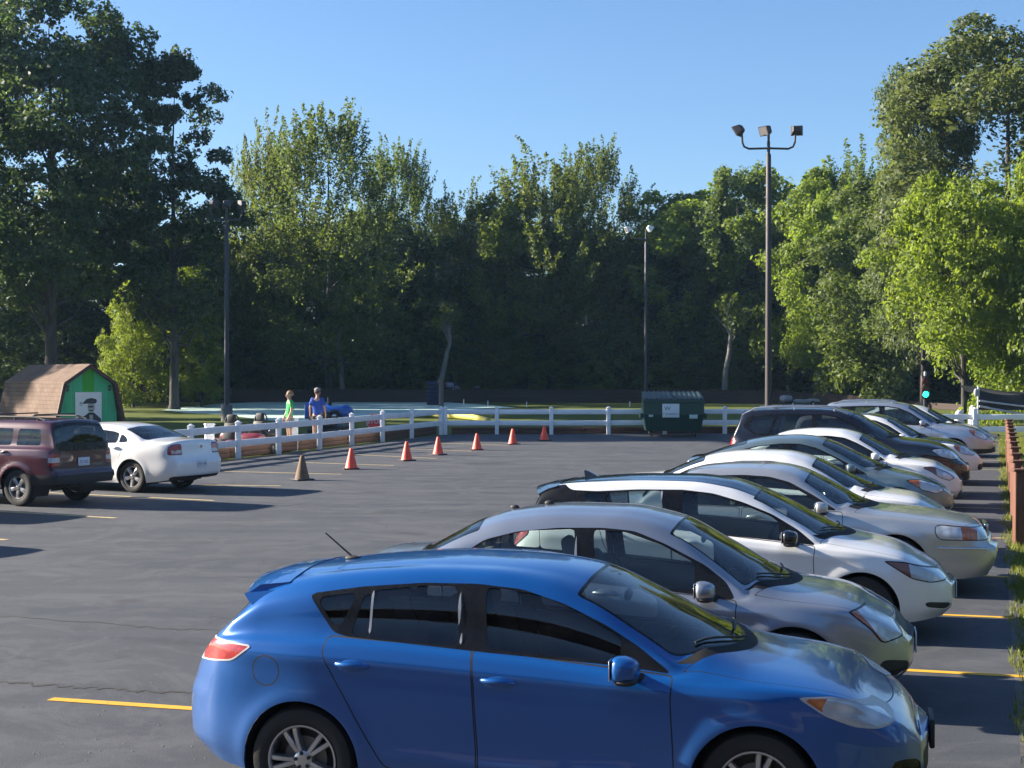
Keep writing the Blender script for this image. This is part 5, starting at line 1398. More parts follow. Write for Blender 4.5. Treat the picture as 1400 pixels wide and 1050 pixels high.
# asphalt reaches the left fence, the back fence and the grass strip
b = MB(); V = []; Fc = []
rows = [-25, -10, 0, 4, 8, 12, 16, 20, 24, 28, 32, 36, 40, 44, 48, 52, 56.2]
re_ = random.Random(3)
m_ = 24
for y in rows:
    tl = (y - f0.y) / d_.y
    xl = max(-42, f0.x + d_.x * tl + .1) if y > 22 else -42
    xr_ = edge(y) if y > -5 else edge(-5)
    for i in range(m_): V.append((xl + (xr_ - xl) * i / (m_ - 1), y, gz(y)))
for j in range(len(rows) - 1):
    for i in range(m_ - 1): Fc.append((j * m_ + i, j * m_ + i + 1, (j + 1) * m_ + i + 1, (j + 1) * m_ + i))
b.add(V, Fc); o = b.build('parking_lot', [M_ASPH]); o['kind'] = 'structure'
# ragged crumbling margin of the asphalt
b = MB(); V = []
n_ = 260
for i in range(n_):
    y = 6 + 48 * i / (n_ - 1)
    V += [(edge(y) - .02, y, gz(y) + .004), (edge(y) + .05 + .07 * re_.random() + .04 * math.sin(y * 3.1), y, gz(y) - .012)]
b.add(V, [(2 * i, 2 * i + 1, 2 * i + 3, 2 * i + 2) for i in range(n_ - 1)]); o = b.build('parking_lot_margin', [plain('crumbled_asphalt', (.10, .095, .088), .9, var=.35, scale=9)]); o['kind'] = 'structure'
# pale painted track surface beyond the left fence
px = [(222, 560.5), (250, 556), (300, 552), (360, 548.5), (420, 547), (500, 546.6), (560, 547), (610, 549.5), (660, 553), (705, 557), (660, 558.5), (610, 561), (560, 564), (500, 569), (450, 574), (390, 577), (340, 571), (300, 566), (255, 564)]
sheet('track', [tuple(gpt(*p))[:2] for p in px][::-1], -.014, plain('track_paint', (.44, .58, .50), .8, var=.15, scale=.6))
# dirt under the wood
strip_sheet('forest_floor', [-140, -60, -20, 20, 60, 140], [101.5, 106, 112, 125], -.012, M_DIRT, gzz)
# worn ground inside the kart yard, right behind the left fence
iy = [fl[1] - d_ * 6 + Vector((-.45, .2, 0)), fl[2] + Vector((-.5, .3, 0)), fl[2] + Vector((-3.2, 3.0, 0)), fl[1] - d_ * 6 + Vector((-5.0, 1.5, 0))]
sheet('path', [(p.x, p.y) for p in iy], -.008, plain('kart_yard', (.12, .10, .085), .9, var=.3, scale=3))
# stall markings
def stripe(a, b_, w_, mat, name='parking_stripe'):
    a, b_ = Vector(a), Vector(b_)
    d = (b_ - a).normalized(); n = Vector((-d.y, d.x, 0)) * w_ / 2
    N = 14; V = []
    for i in range(N + 1):
        p = a.lerp(b_, i / N); j = 1 + re_.uniform(-.06, .06)
        V += [tuple((p + n * j).xy) + (gz(p.y) + .004,), tuple((p - n * j).xy) + (gz(p.y) + .004,)]
    bb = MB(); bb.add(V, [(2 * i + 1, 2 * i + 3, 2 * i + 2, 2 * i) for i in range(N)])
    o = bb.build(name, [mat]); o['kind'] = 'structure'; return o
stripe(gpt(68, 956.5), gpt(68, 956.5) + Vector((math.cos(R(-15.5)), math.sin(R(-15.5)), 0)) * 6.0, .11, M_YEL)
b0 = gpt(1259, 918); dr = Vector((math.cos(R(-16)), math.sin(R(-16)), 0))
stripe(b0 - dr * 4.6, b0 + dr * 1.6, .10, M_YEL)
for k, (x, y) in enumerate([(1304, 841.5), (1352, 795 - 7), (1340, 735), (1330, 694.5), (1330, 673.5), (1335, 656.5), (1345, 642), (1350, 629.5), (1355, 619)]):
    p = gpt(x, y); stripe(p - dr * 4.2, Vector((edge(p.y) - .02, 0, 0)) + Vector((0, p.y + (edge(p.y) - p.x) * math.tan(R(-16)), 0)), .10, M_YEL if k < 2 else M_YELOLD)
for a, b_ in [((-40, 697.3), (158, 708.6)), ((60, 673.5), (292, 684.6)), ((-60, 733), (8, 738.5)), ((262, 643.5), (467, 648.6)), ((385, 631.5), (538.6, 636.6)), ((470, 621), (597, 627)), ((540, 612.8), (645, 617)), ((600, 606), (695, 609)), ((262, 663), (384, 664.5))]:
    stripe(gpt(*a), gpt(*b_), .13, M_YELOLD)
# tar-sealed cracks
def tar(pts, w_=.035):
    P = [gpt(*p) for p in pts]; V = []; n = len(P)
    Q = []
    for i in range(n - 1):
        for k in range(14):
            q = P[i].lerp(P[i + 1], k / 14); q.y += re_.uniform(-.06, .06); Q.append(q)
    for q in Q:
        w2 = w_ * re_.uniform(.2, 1.2); V += [(q.x, q.y + w2, gz(q.y) + .003), (q.x, q.y - w2, gz(q.y) + .003)]
    bb = MB(); bb.add(V, [(2 * i + 1, 2 * i + 3, 2 * i + 2, 2 * i) for i in range(len(Q) - 1)])
    o = bb.build('road_crack', [plain('crack_tar', (.030, .026, .024), .85)]); o['kind'] = 'structure'
tar([(-30, 842), (120, 850), (220, 860), (320, 861)], .028); tar([(-30, 932), (90, 939), (180, 945), (300, 949)], .032); tar([(150, 690), (330, 700), (420, 688)], .018)
# grass tufts on the strip at the foot of the brown fence
rng_ = np.random.default_rng(5)
n_g = 26000
yy = 6 + 47 * rng_.random(n_g)**1.4; ex = .328 * yy + .22
off = rng_.random(n_g) * 1.15 - .02 + .05 * np.sin(yy * 2.7)
hgt = rng_.uniform(.03, .085, n_g)
ang = rng_.random(n_g) * 6.28; ln = rng_.normal(size=(n_g, 2)) * .025
bx_, by_ = ex + off, yy
bz_ = np.array([gz(v) for v in yy]) - .03
wv_ = .006 + .004 * rng_.random(n_g)
P0 = np.stack([bx_ - np.cos(ang) * wv_, by_ - np.sin(ang) * wv_, bz_], 1); P1 = np.stack([bx_ + np.cos(ang) * wv_, by_ + np.sin(ang) * wv_, bz_], 1)
P2 = np.stack([bx_ + ln[:, 0], by_ + ln[:, 1], bz_ + .03 + hgt], 1)
me = bpy.data.meshes.new('grass'); q = np.stack([P0, P1, P2], 1).reshape(-1, 3)
me.vertices.add(3 * n_g); me.vertices.foreach_set('co', q.astype(np.float32).ravel()); me.loops.add(3 * n_g); me.loops.foreach_set('vertex_index', np.arange(3 * n_g, dtype=np.int32))
me.polygons.add(n_g); me.polygons.foreach_set('loop_start', np.arange(0, 3 * n_g, 3, dtype=np.int32)); me.polygons.foreach_set('loop_total', np.full(n_g, 3, np.int32))
me.materials.append(leaf_mat('grass_blade', (.15, .18, .035), trans=.4)); me.update(calc_edges=True)
tag(link(bpy.data.objects.new('grass', me)), 'short green grass on the strip between the asphalt and the brown wooden fence', 'grass', None, 'stuff')

# unseen dark bank added below the camera to darken reflections in the nearest doors
strip_sheet('terrain', [-40, -15, 0, 15, 40], [-2.2, 1.2, 2.6, 5.6], .006, plain('dark_bank', (.028, .020, .014), .95, var=.3, scale=4), lambda x, y: 1.0 * max(0, min(1, (5.6 - y) / 4.2)))

# loose grit and crumbs of stone on the paving
rg = random.Random(12); b = MB()
for k in range(420):
    y = 9.8 + 30 * rg.random()**1.8; x = rg.uniform(-.38, .12 + .25 * rg.random()) * y
    if x > edge(y) - .1: continue
    s_ = rg.uniform(.003, .0085); z = gz(y) + .003
    P = [Vector((x + s_ * math.cos(a + rg.uniform(-.3, .3)), y + s_ * math.sin(a), z)) for a in (0, 1.6, 3.1, 4.7)]
    b.add(P + [Vector((x, y, z + s_ * .9))], [(0, 1, 4), (1, 2, 4), (2, 3, 4), (3, 0, 4)])
tag(b.build('gravel', [plain('grit', (.16, .155, .15), .9, var=.4, scale=1.5)]), None, None, None, 'stuff')
# ------------------------------------------------------------------ fences, barrier, shed, lamps, cones, people ...
M_VINYL = plain('white_vinyl', (.80, .81, .82), .45, var=.06, scale=3)
M_WOOD = None
def wood_mat(name, a, b_, sc=1.0):
    t = NT(name); o = t.obj()
    mp = t.n('Mapping', Vector=o); mp.inputs['Scale'].default_value = (9 * sc, 9 * sc, .8 * sc)
    n1 = t.noise(2.5, 6, .65, mp.outputs[0], .8); n2 = t.noise(.8, 3, .5, o)
    c = t.ramp(n1, [(.3, a), (.7, b_)])
    c = t.mix(t.n('MapRange', Value=n2, i1=.4, i2=.75, i3=0, i4=.4).outputs[0], c, [x * .6 for x in a])
    b = t.bsdf(Base__Color=c, Roughness=.85); t.t.links.new(t.bump(n1, .4, .01), b.inputs['Normal'])
    return t.m
M_REDWOOD = wood_mat('stained_wood', (.10, .042, .026), (.17, .07, .042))
M_OLDWOOD = wood_mat('weathered_wood', (.10, .085, .068), (.20, .175, .145))
M_BROWN = wood_mat('timber_brown', (.075, .038, .026), (.14, .075, .05))
def fence_post(root, p, h, w=.145):
    b = MB(); b.box((p.x, p.y, p.z + h * .5 - .06), (w, w, h + .1), 0, None, .012)
    b.box((p.x, p.y, p.z + h - .005), (w + .03, w + .03, .03), 0, None, .008)
    b.box((p.x, p.y, p.z + h + .035), (w, w, .055), 0, None, .02, (.45, .45))
    return b.build('post', [M_VINYL], root, 40)
def fence_rail(root, a, b_, z, hh=.185):
    b = MB(); o = Vector((0, 0, z)); b.bar(a + o, b_ + o, .05, hh, 0, .012); return b.build('rail', [M_VINYL], root, 40)
def rail_fence(pts, label, h=.98, base=None):
    base = base or pts[0]
    root = thing('rail_fence', label, 'fence', base)
    P = [p - base for p in pts]
    for p in P: fence_post(root, p, h)
    for a, b_ in zip(P[:-1], P[1:]):
        d = (b_ - a).normalized() * .074
        for z in (.855, .435): fence_rail(root, a + d, b_ - d, z)
    return root
LP = [gpt(*p) for p in [(325.7, 627), (381, 621.2), (437, 614.6), (481, 609.2), (523, 603.9), (563, 599.2), (603, 594.3)]]
for _ in range(4): LP.insert(0, LP[0] - d_ * 2.42)
rail_fence(LP, 'white two-rail vinyl fence running back on the left behind the white sedan', 1.02)
BP = [gpt(603, 594.3)] + [gpt(*p) for p in [(679.3, 593.9), (753.8, 594.1), (832, 593.8), (909, 593.6), (991, 593.2), (1070, 593)]]
BP[0] = BP[0] + Vector((.16, .02, 0))
x_, y_ = BP[-1].x, BP[-1].y
rail_fence(BP, 'white two-rail vinyl fence across the back behind the green dumpster', 1.0)
RP = [Vector((13.6 + 2.3 * i, 50.5 - .25 * i, gz(50))) for i in range(5)]
rail_fence(RP, 'white two-rail fence piece behind the last parked cars by the black tarp', 1.12)
# wide white gate boards just behind the left fence
for (pxx, pyy, lab) in [(296, 628, 'wide white gate board behind the left fence nearest the white sedan'), (411, 616.5, 'wide white gate board behind the left fence by the green-shirted person')]:
    p = gpt(pxx, pyy) + Vector((-.25, .25, 0)); r_ = thing('gate_board', lab, 'gate post', p)
    b = MB(); b.box((0, 0, .46), (.27, .09, 1.0), 0, Matrix.Rotation(R(40), 3, 'Z'), .012); b.build('board', [M_VINYL], r_, 40)
    b = MB(); b.box((0, 0, .98), (.31, .12, .04), 0, Matrix.Rotation(R(40), 3, 'Z'), .01); b.build('cap', [M_VINYL], r_, 40)
# brown timber edging at the foot of the fences
def timber(pts, h, w, label, name='timber_edging'):
    r_ = thing(name, label, 'timber edging', pts[0])
    b = MB(); P = [p - pts[0] for p in pts]
    for a, b_ in zip(P[:-1], P[1:]):
        n_ = max(1, int((b_ - a).length / 2.4))
        for k in range(n_):
            u, v = a.lerp(b_, k / n_), a.lerp(b_, (k + 1) / n_)
            e_ = (v - u).normalized() * .008
            for q in range(2):
                j = rt.uniform(-.02, .02)
                b.bar(u + e_ + Vector((j, j, h * (q * .5 + .25))), v - e_ + Vector((j, j, h * (q * .5 + .25))), w, h * .49, 0, .012)
    b.build('beams', [M_BROWN], r_, 40); return r_
off = Vector((-d_.y, d_.x, 0)) * .40
timber([LP[2] + off, LP[-1] + off + d_ * .3], .30, .16, 'stacked brown timber edging under the left white fence')
timber([BP[0] + Vector((.2, .5, 0)), BP[-1] + Vector((0, .5, 0))], .26, .16, 'stacked brown timber edging under the back white fence')
# brown barrier along the far side of the track
def barrier():
    pts = [(-60, 549.5), (165, 549.3), (400, 549.4), (600, 549.7), (760, 550), (880, 550.3), (1010, 551), (1150, 553), (1240, 556), (1330, 561.5), (1400, 566)]
    P = [gpt(*p) for p in pts]
    r_ = thing('track_barrier', 'long low dark brown belt barrier along the far side of the track', 'barrier', P[0])
    b = MB(); Q = []
    for i in range(len(P) - 1):
        n_ = 8
        for k in range(n_): Q.append(P[i].lerp(P[i + 1], k / n_) - P[0])
    Q.append(P[-1] - P[0])
    for z0, z1, th in ((-.05, .42, .08), (.43, .86, .10)):
        V = []; n_ = len(Q)
        for i, q in enumerate(Q):
            k = 1 - .62 * max(0, min(1, (i - 50) / 16))
            V += [(q.x, q.y - th / 2, q.z + z0 * k), (q.x, q.y + th / 2, q.z + z0 * k), (q.x, q.y + th / 2, q.z + z1 * k), (q.x, q.y - th / 2, q.z + z1 * k)]
        b.add(V, [(4 * i + k, 4 * (i + 1) + k, 4 * (i + 1) + (k + 1) % 4, 4 * i + (k + 1) % 4) for i in range(n_ - 1) for k in range(4)] + [(3, 2, 1, 0), (4 * n_ - 4, 4 * n_ - 3, 4 * n_ - 2, 4 * n_ - 1)])
    b.build('belt', [plain('belt_brown', (.040, .024, .020), .8, var=.3, scale=.8)], r_)
    pb = MB()
    for q in Q[:52:2]: pb.box((q.x, q.y + .13, q.z + .42), (.12, .12, .95), 0, None, .01)
    pb.build('stakes', [M_OLDWOOD], r_)
barrier()
for a in [(568.5, 548.5), (634, 552.5), (667, 555), (720, 556.5), (861, 556), (448, 549.6)]:
    p = gpt(*a); o = thing('marker_stake', 'short pale marker stake on the grass before the brown barrier', 'stake', p, 0, 'marker stakes before the barrier')
    b = MB(); b.box((0, 0, .14), (.07, .04, .30), 0, None, .01); b.add([(-.035, -.02, .29), (.035, -.02, .29), (.035, .02, .29), (-.035, .02, .29), (0, 0, .35)], [(0, 1, 4), (1, 2, 4), (2, 3, 4), (3, 0, 4)]); b.build('stake', [M_WHITE], o)
# yellow curb along the track bend
P = [gpt(x, y + 1.5) for x, y in [(566, 569.3), (585, 568.6), (606, 569.6), (630, 571), (648, 573), (668, 576.5)]]
r_ = thing('track_curb', 'curved yellow tube curb on the grass beyond the fence corner', 'curb', P[0])
b = MB(); b.tube([p - P[0] + Vector((0, 0, .13)) for p in P], [.10, .14, .15, .15, .14, .10], 10); b.build('tube', [plain('curb_yellow', (.58, .50, .10), .55, var=.15)], r_, 60)
# weathered post at the fence corner
p = gpt(603, 592.5); r_ = thing('wooden_post', 'tall weathered wooden post at the corner of the white fences', 'post', p)
b = MB(); b.tube([(0, 0, -.1), (.01, 0, 1.0), (.0, .01, 2.02), (0, .01, 2.09)], [.10, .095, .09, .075], 12, 0); b.build('timber', [M_OLDWOOD], r_, 50)
b = MB(); b.ball((-.07, -.05, 1.98), (.06, .05, .07), 8); b.build('bracket', [M_BRAKE], r_, 50)

# brown wooden fence at the right end of the parking row
def wood_fence():
    r_ = None
    Ys = [22.0, 23.9, 25.8, 27.7, 29.6, 31.5, 33.4, 35.3, 37.2, 39.1, 41.0]
    fx = lambda y: 7.62 + (y - 22.0) * .332
    base = Vector((fx(Ys[0]), Ys[0], gz(Ys[0])))
    r_ = thing('wooden_fence', 'reddish brown wooden post fence on the grass strip before the parked noses', 'fence', base)
    pr = None
    for y in Ys:
        p = Vector((fx(y), y, gz(y))) - base
        b = MB(); b.box((p.x, p.y, p.z + .52), (.14, .14, 1.16), 0, None, .012); b.box((p.x, p.y, p.z + 1.115), (.20, .20, .035), 0, None, .008); b.build('post', [M_REDWOOD], r_, 40)
        if pr is not None:
            for z in (.28, .62, .95):
                b = MB(); o = Vector((.085, 0, z)); b.bar(pr + o, p + o, .03, .17, 0, .005); b.build('board', [M_REDWOOD], r_, 40)
        pr = p
wood_fence()

# gambrel shed
def shed():
    M_SH = NT('brown_shingles'); o = M_SH.obj()
    bk = M_SH.n('TexBrick', Scale=1.0, Color1=(.115, .068, .046, 1), Color2=(.155, .098, .068, 1), Mortar=(.06, .034, .024, 1))
    bk.inputs['Brick Width'].default_value = .32; bk.inputs['Row Height'].default_value = .15; bk.inputs['Mortar Size'].default_value = .010
    uvn = M_SH.n('UVMap'); M_SH.t.links.new(uvn.outputs[0], bk.inputs['Vector'])
    nn = M_SH.noise(1.6, 5, .6, o)
    c = M_SH.mix(M_SH.n('MapRange', Value=nn, i1=.35, i2=.75, i3=0, i4=.5).outputs[0], bk.outputs[0], (.19, .13, .09, 1))
    bb = M_SH.bsdf(Base__Color=c, Roughness=.9); M_SH.t.links.new(M_SH.bump(bk.outputs[1], -.5, .02), bb.inputs['Normal'])
    MG = plain('shed_green', (.06, .44, .22), .7, var=.14, scale=2); MG2 = plain('shed_green_dark', (.045, .36, .03), .7, var=.14, scale=2)
    # local frame: x along the ridge away from the gable, y across the gable
    y0 = 52.0
    peak = apt(121, 499, y0)
    base = Vector((peak.x, peak.y, gz(y0)))
    rz = R(180 - 50)            # ridge runs left and away from the gable
    r_ = thing('garden_shed', 'small green-striped shed with a brown shingled gambrel roof and a poster', 'shed', base, rz)
    H = peak.z - base.z; hw = 1.16
    Lx = 5.2
    # gable walls: vertical boards in two greens
    for k_, x in enumerate((0.0, Lx)):
        b = MB(); bounds = [-.98, -.62, -.24, .24, .62, .98]
        def top(y):
            y = abs(y)
            P = [(0, H - .06), (hw * .80 - .04, H - .68), (hw - .06, .70), (hw - .02, 0)]
            for (a, za), (c_, zc_) in zip(P[:-1], P[1:]):
                if y <= c_: return za + (zc_ - za) * (y - a) / (c_ - a)
            return 0
        e_ = [-hw + .09, -.72, -.22, .22, .72, hw - .09]
        cols = [0, 0, 1, 0, 0]
        for i in range(5):
            ys = np.linspace(e_[i], e_[i + 1], 9)
            for ya, yb in zip(ys[:-1], ys[1:]):
                ya2, yb2 = ya + .004, yb - .004
                V = [(x, ya2, 0), (x, yb2, 0), (x, yb2, top(yb2)), (x, ya2, top(ya2)), (x + .04, ya2, 0), (x + .04, yb2, 0), (x + .04, yb2, top(yb2)), (x + .04, ya2, top(ya2))]
                b.add(V, [(0, 3, 2, 1), (4, 5, 6, 7), (0, 1, 5, 4), (1, 2, 6, 5), (2, 3, 7, 6), (3, 0, 4, 7)], cols[i])
        b.build('gable_wall', [MG, MG2], r_)
    b = MB()
    for s_ in (-1, 1): b.box((Lx / 2, s_ * (hw - .13), .38), (Lx - .1, .05, .76))
    b.build('side_wall', [MG], r_)
    # roof skins with shingles, given uv along the slope
    me = bpy.data.meshes.new('roof'); V = []; Fc = []; UV = []
    OP = [(hw + .10, .64), (hw * .82, H - .60), (0, H + .04)]
    for s_ in (-1, 1):
        u0 = 0
        for (ya, za), (yb, zb_) in zip(OP[:-1], OP[1:]):
            l_ = math.hypot(yb - ya, zb_ - za); n0 = len(V)
            t_ = .05
            V += [(-.16, s_ * ya, za), (Lx + .16, s_ * ya, za), (Lx + .16, s_ * yb, zb_), (-.16, s_ * yb, zb_)]
            V += [(-.16, s_ * (ya - .03), za - t_), (Lx + .16, s_ * (ya - .03), za - t_), (Lx + .16, s_ * max(0, yb - .03), zb_ - t_), (-.16, s_ * max(0, yb - .03), zb_ - t_)]
            q = [(0, 1, 2, 3), (7, 6, 5, 4), (0, 4, 5, 1), (3, 2, 6, 7), (0, 3, 7, 4), (1, 5, 6, 2)]
            uv4 = [(0, u0), (Lx, u0), (Lx, u0 + l_), (0, u0 + l_)] * 2
            for f in q:
                f2 = f if s_ < 0 else tuple(reversed(f))
                Fc.append(tuple(n0 + i for i in f2)); UV += [uv4[i] for i in f2]
            u0 += l_
    me.from_pydata(V, [], Fc); ul = me.uv_layers.new(name='UVMap'); ul.data.foreach_set('uv', [c_ for p_ in UV for c_ in p_]); me.materials.append(M_SH.m)
    link(bpy.data.objects.new('roof', me), r_)
    b = MB()
    for s_ in (-1, 1):
        for (ya, za), (yb, zb_) in zip(OP[:-1], OP[1:]):
            b.bar((-.19, s_ * ya, za - .07), (-.19, s_ * yb, zb_ - .07), .045, .12, 0, 0, (0, 0, 1))
    b.build('trim_board', [plain('dark_trim', (.055, .022, .02), .6)], r_)
    b = MB()
    for s_ in (-1, 1):
        for zz in (1.62, 1.50): b.lathe([(.055, 0), (.055, .02), (1e-4, .02)], 12, 0, Matrix.Translation((-.02, s_ * .78, zz + .25)) @ Matrix.Rotation(R(-90), 4, 'Y'))
    b.build('vent_holes', [M_TRIM], r_)
    # poster: dark drawn figure in a flat cap on white paper
    Mp = face_frame((-.05, -.02, 1.36), (0, -1, 0), (0, 0, 1))
    pr = thing('poster', 'white poster with a dark drawing of a capped man on the shed gable', 'poster', base, rz)
    b = MB(); b.box((-.035, .02, 1.30), (.02, .98, 1.22), 0); b.build('paper', [plain('poster_paper', (.66, .68, .70), .6, var=.05)], pr)
    ink = plain('poster_ink', (.03, .032, .04), .7); grey = plain('poster_grey', (.34, .33, .33), .7)
    def blob(y, z, ry, rz_, x=-.048, mi=0, poly=None):
        n_ = 24
        P = poly or [(y + ry * math.cos(2 * math.pi * k / n_), z + rz_ * math.sin(2 * math.pi * k / n_)) for k in range(n_)]
        m = len(P)
        bb.add([(x, p_[0], p_[1]) for p_ in P] + [(-.044, p_[0], p_[1]) for p_ in P], [tuple(range(m)), tuple(range(2 * m - 1, m - 1, -1))] + [(i, m + i, m + (i + 1) % m, (i + 1) % m) for i in range(m)], mi)
    bb = MB()
    blob(-.08, 1.36, .14, .19, -.048, 1)
    blob(0, 0, 0, 0, -.051, 0, [(-.30, 1.58), (-.26, 1.66), (-.08, 1.70), (.10, 1.66), (.20, 1.56), (.26, 1.49), (.10, 1.50), (-.24, 1.50)])
    blob(0, 0, 0, 0, -.051, 0, [(.04, 1.42), (.02, 1.36), (-.14, 1.36), (-.16, 1.42)])
    blob(0, 0, 0, 0, -.052, 0, [(.02, 1.27), (-.02, 1.23), (-.14, 1.24), (-.16, 1.28)])
    blob(0, 0, 0, 0, -.050, 0, [(.46, .72), (.36, .98), (.12, 1.10), (.02, 1.18), (-.18, 1.18), (-.30, 1.08), (-.44, .96), (-.48, .72)])
    blob(0, 0, 0, 0, -.053, 1, [(.00, 1.10), (-.06, .74), (-.14, .74), (-.14, 1.10)])
    blob(.30, 1.55, .05, .012); blob(.31, 1.50, .06, .012); blob(.30, 1.45, .05, .012)
    bb.build('drawing', [ink, grey], pr)
    pr.location.z -= .24
shed()

# floodlight poles
M_POLE = plain('pole_brown', (.034, .026, .027), .6, .0, var=.15, scale=2); M_POLEG = plain('pole_grey', (.050, .050, .062), .55, .3, var=.12, scale=2)
M_CONC = plain('concrete', (.13, .13, .13), .9, var=.15, bump=.1)
M_LAMPG = plain('lamp_glass', (.16, .15, .15), .15, var=.05)
def flood_head(root, c, yaw, pitch, mat, wide=.46, k_=1.0):
    M = Matrix.Translation(Vector(c)) @ Matrix.Rotation(yaw, 4, 'Z') @ Matrix.Rotation(pitch, 4, 'Y')
    b = MB()
    V = []; 
    for x, hy, hz in ((.16, wide / 2, .19), (.10, wide / 2, .19), (-.12, wide * .36, .13), (-.17, wide * .28, .09)):
        V += [M @ Vector((x, -hy, -hz)), M @ Vector((x, hy, -hz)), M @ Vector((x, hy, hz)), M @ Vector((x, -hy, hz))]
    Fc = [(4 * i + k, 4 * i + (k + 1) % 4, 4 * (i + 1) + (k + 1) % 4, 4 * (i + 1) + k) for i in range(3) for k in range(4)] + [(3, 2, 1, 0), (12, 13, 14, 15)]
    b.add(V, Fc)
    h_ = b.build('floodlight', [mat], root)
    g = MB(); g.add([M @ Vector((.166, -wide / 2 + .03, -.16)), M @ Vector((.166, wide / 2 - .03, -.16)), M @ Vector((.166, wide / 2 - .03, .16)), M @ Vector((.166, -wide / 2 + .03, .16))], [(0, 1, 2, 3)])
    g.build('lens', [M_LAMPG], h_)
def lamp_pole(px, py_base, y, py_top, label, mat, r0, heads, span, conc):
    base = Vector(((px - 700) * y / F_PX, y, gz(y)))
    top = apt(px, py_top, y).z - base.z
    r_ = thing('light_pole', label, 'light pole', base)
    b = MB(); b.tube([(0, 0, conc - .05), (0, 0, top * .5), (0, 0, top - .25), (0, 0, top - .2), (0, 0, top + .25)], [r0, r0 * .86, r0 * .72, r0 * .45, r0 * .45], 12); b.build('pole', [mat], r_, 50)
    if conc > .1:
        b = MB(); b.lathe([(.27, -.1), (.27, conc - .03), (.25, conc), (1e-4, conc)], 20, 0); b.build('concrete_base', [M_CONC], r_, 40)
    b = MB()
    for s_ in (-1, 1):
        if s_ < 0 or span[1] > 0:
            L_ = span[0] if s_ < 0 else span[1]
            b.tube([(0, 0, top), (s_ * L_ * .75, 0, top - .02), (s_ * L_ * .93, 0, top + .06), (s_ * L_, 0, top + .22), (s_ * (L_ + .02), 0, top + .55)], .042, 8)
    b.tube([(0, 0, top + .2), (0, 0, top + .62)], .05, 8)
    b.build('cross_arm', [mat], r_, 50)
    for (x, dz, yaw, pit, m_) in heads: flood_head(r_, (x, 0, top + dz), R(yaw), R(pit), m_, .46 if y < 60 else .36)
    b = MB(); b.box((r0 + .03, -.05, 1.4), (.10, .16, .30), 0, None, .01); b.build('junction_box', [mat], r_, 40)
lamp_pole(1050.5, 590, 57.0, 203, 'tall dark brown light pole with three floodlights on curved arms', M_POLE, .135, [(-1.15, .72, 150, 32, M_POLE), (-.10, .70, 215, 20, M_POLE), (1.10, .72, 80, 8, M_POLE)], (1.02, 1.02), .0)
lamp_pole(310, 575, 68.5, 300, 'grey light pole with three floodlights and concrete base in shade on the left', M_POLEG, .125, [(-.62, .75, 60, 10, M_POLEG), (.0, .72, 90, 10, M_POLEG), (.75, .72, 120, 10, M_POLEG)], (.72, .72), .74)
lamp_pole(883, 553, 94, 327, 'thin grey light pole with two pale floodlights behind the dumpster', M_POLEG, .11, [(-1.15, .65, 200, 25, M_VINYL), (.25, .70, 20, 35, M_VINYL)], (.95, 0), .5)

# traffic cones
M_CONE = plain('cone_orange', (.95, .085, .035), .5, var=.10, scale=5); M_CONEOLD = plain('cone_dirty', (.15, .095, .055), .8, var=.35, scale=7)
def cone(mat, dark):
    b = MB(); b.lathe([(.165, .03), (.155, .05), (.045, .50), (.030, .53), (.022, .53), (1e-4, .52)], 24, 0)
    body = b.mesh('body', [mat], 40)
    b = MB(); b.box((0, 0, .016), (.40, .40, .032), 0, None, .012); base = b.mesh('base', [dark], 40)
    return body, base
cb = cone(M_CONE, M_MATTE); co_ = cone(M_CONEOLD, M_MATTE)
for (px, py, sc, lab, pr_, rz) in [(480, 641.5, 1, 'orange traffic cone nearest the dirty brown cone', cb, .2), (556, 630, 1, 'orange traffic cone second along the row from the dirty brown cone', cb, .5), (599, 622, 1, 'orange traffic cone in the middle of the five', cb, .9), (652, 615.3, .97, 'orange traffic cone in front of the gap left of the first back fence post', cb, .1), (701, 607.5, .97, 'orange traffic cone between the two back fence posts, fourth in the row', cb, .4), (744, 602.5, .97, 'farthest orange traffic cone, close to the back fence', cb, .7), (413, 656.5, 1.08, 'dirty brown traffic cone standing nearest of all the cones', co_, .6)]:
    r_ = thing('traffic_cone', lab.replace('in the middle of the five', 'third along the row from the dirty brown cone'), 'cone', gpt(px, py), rz, 'traffic cones along the stalls')
    r_.scale = (sc, sc, sc)
    for m_, n_ in ((pr_[0], 'body'), (pr_[1], 'base')): link(bpy.data.objects.new(n_, m_), r_).location = (0, 0, .004)

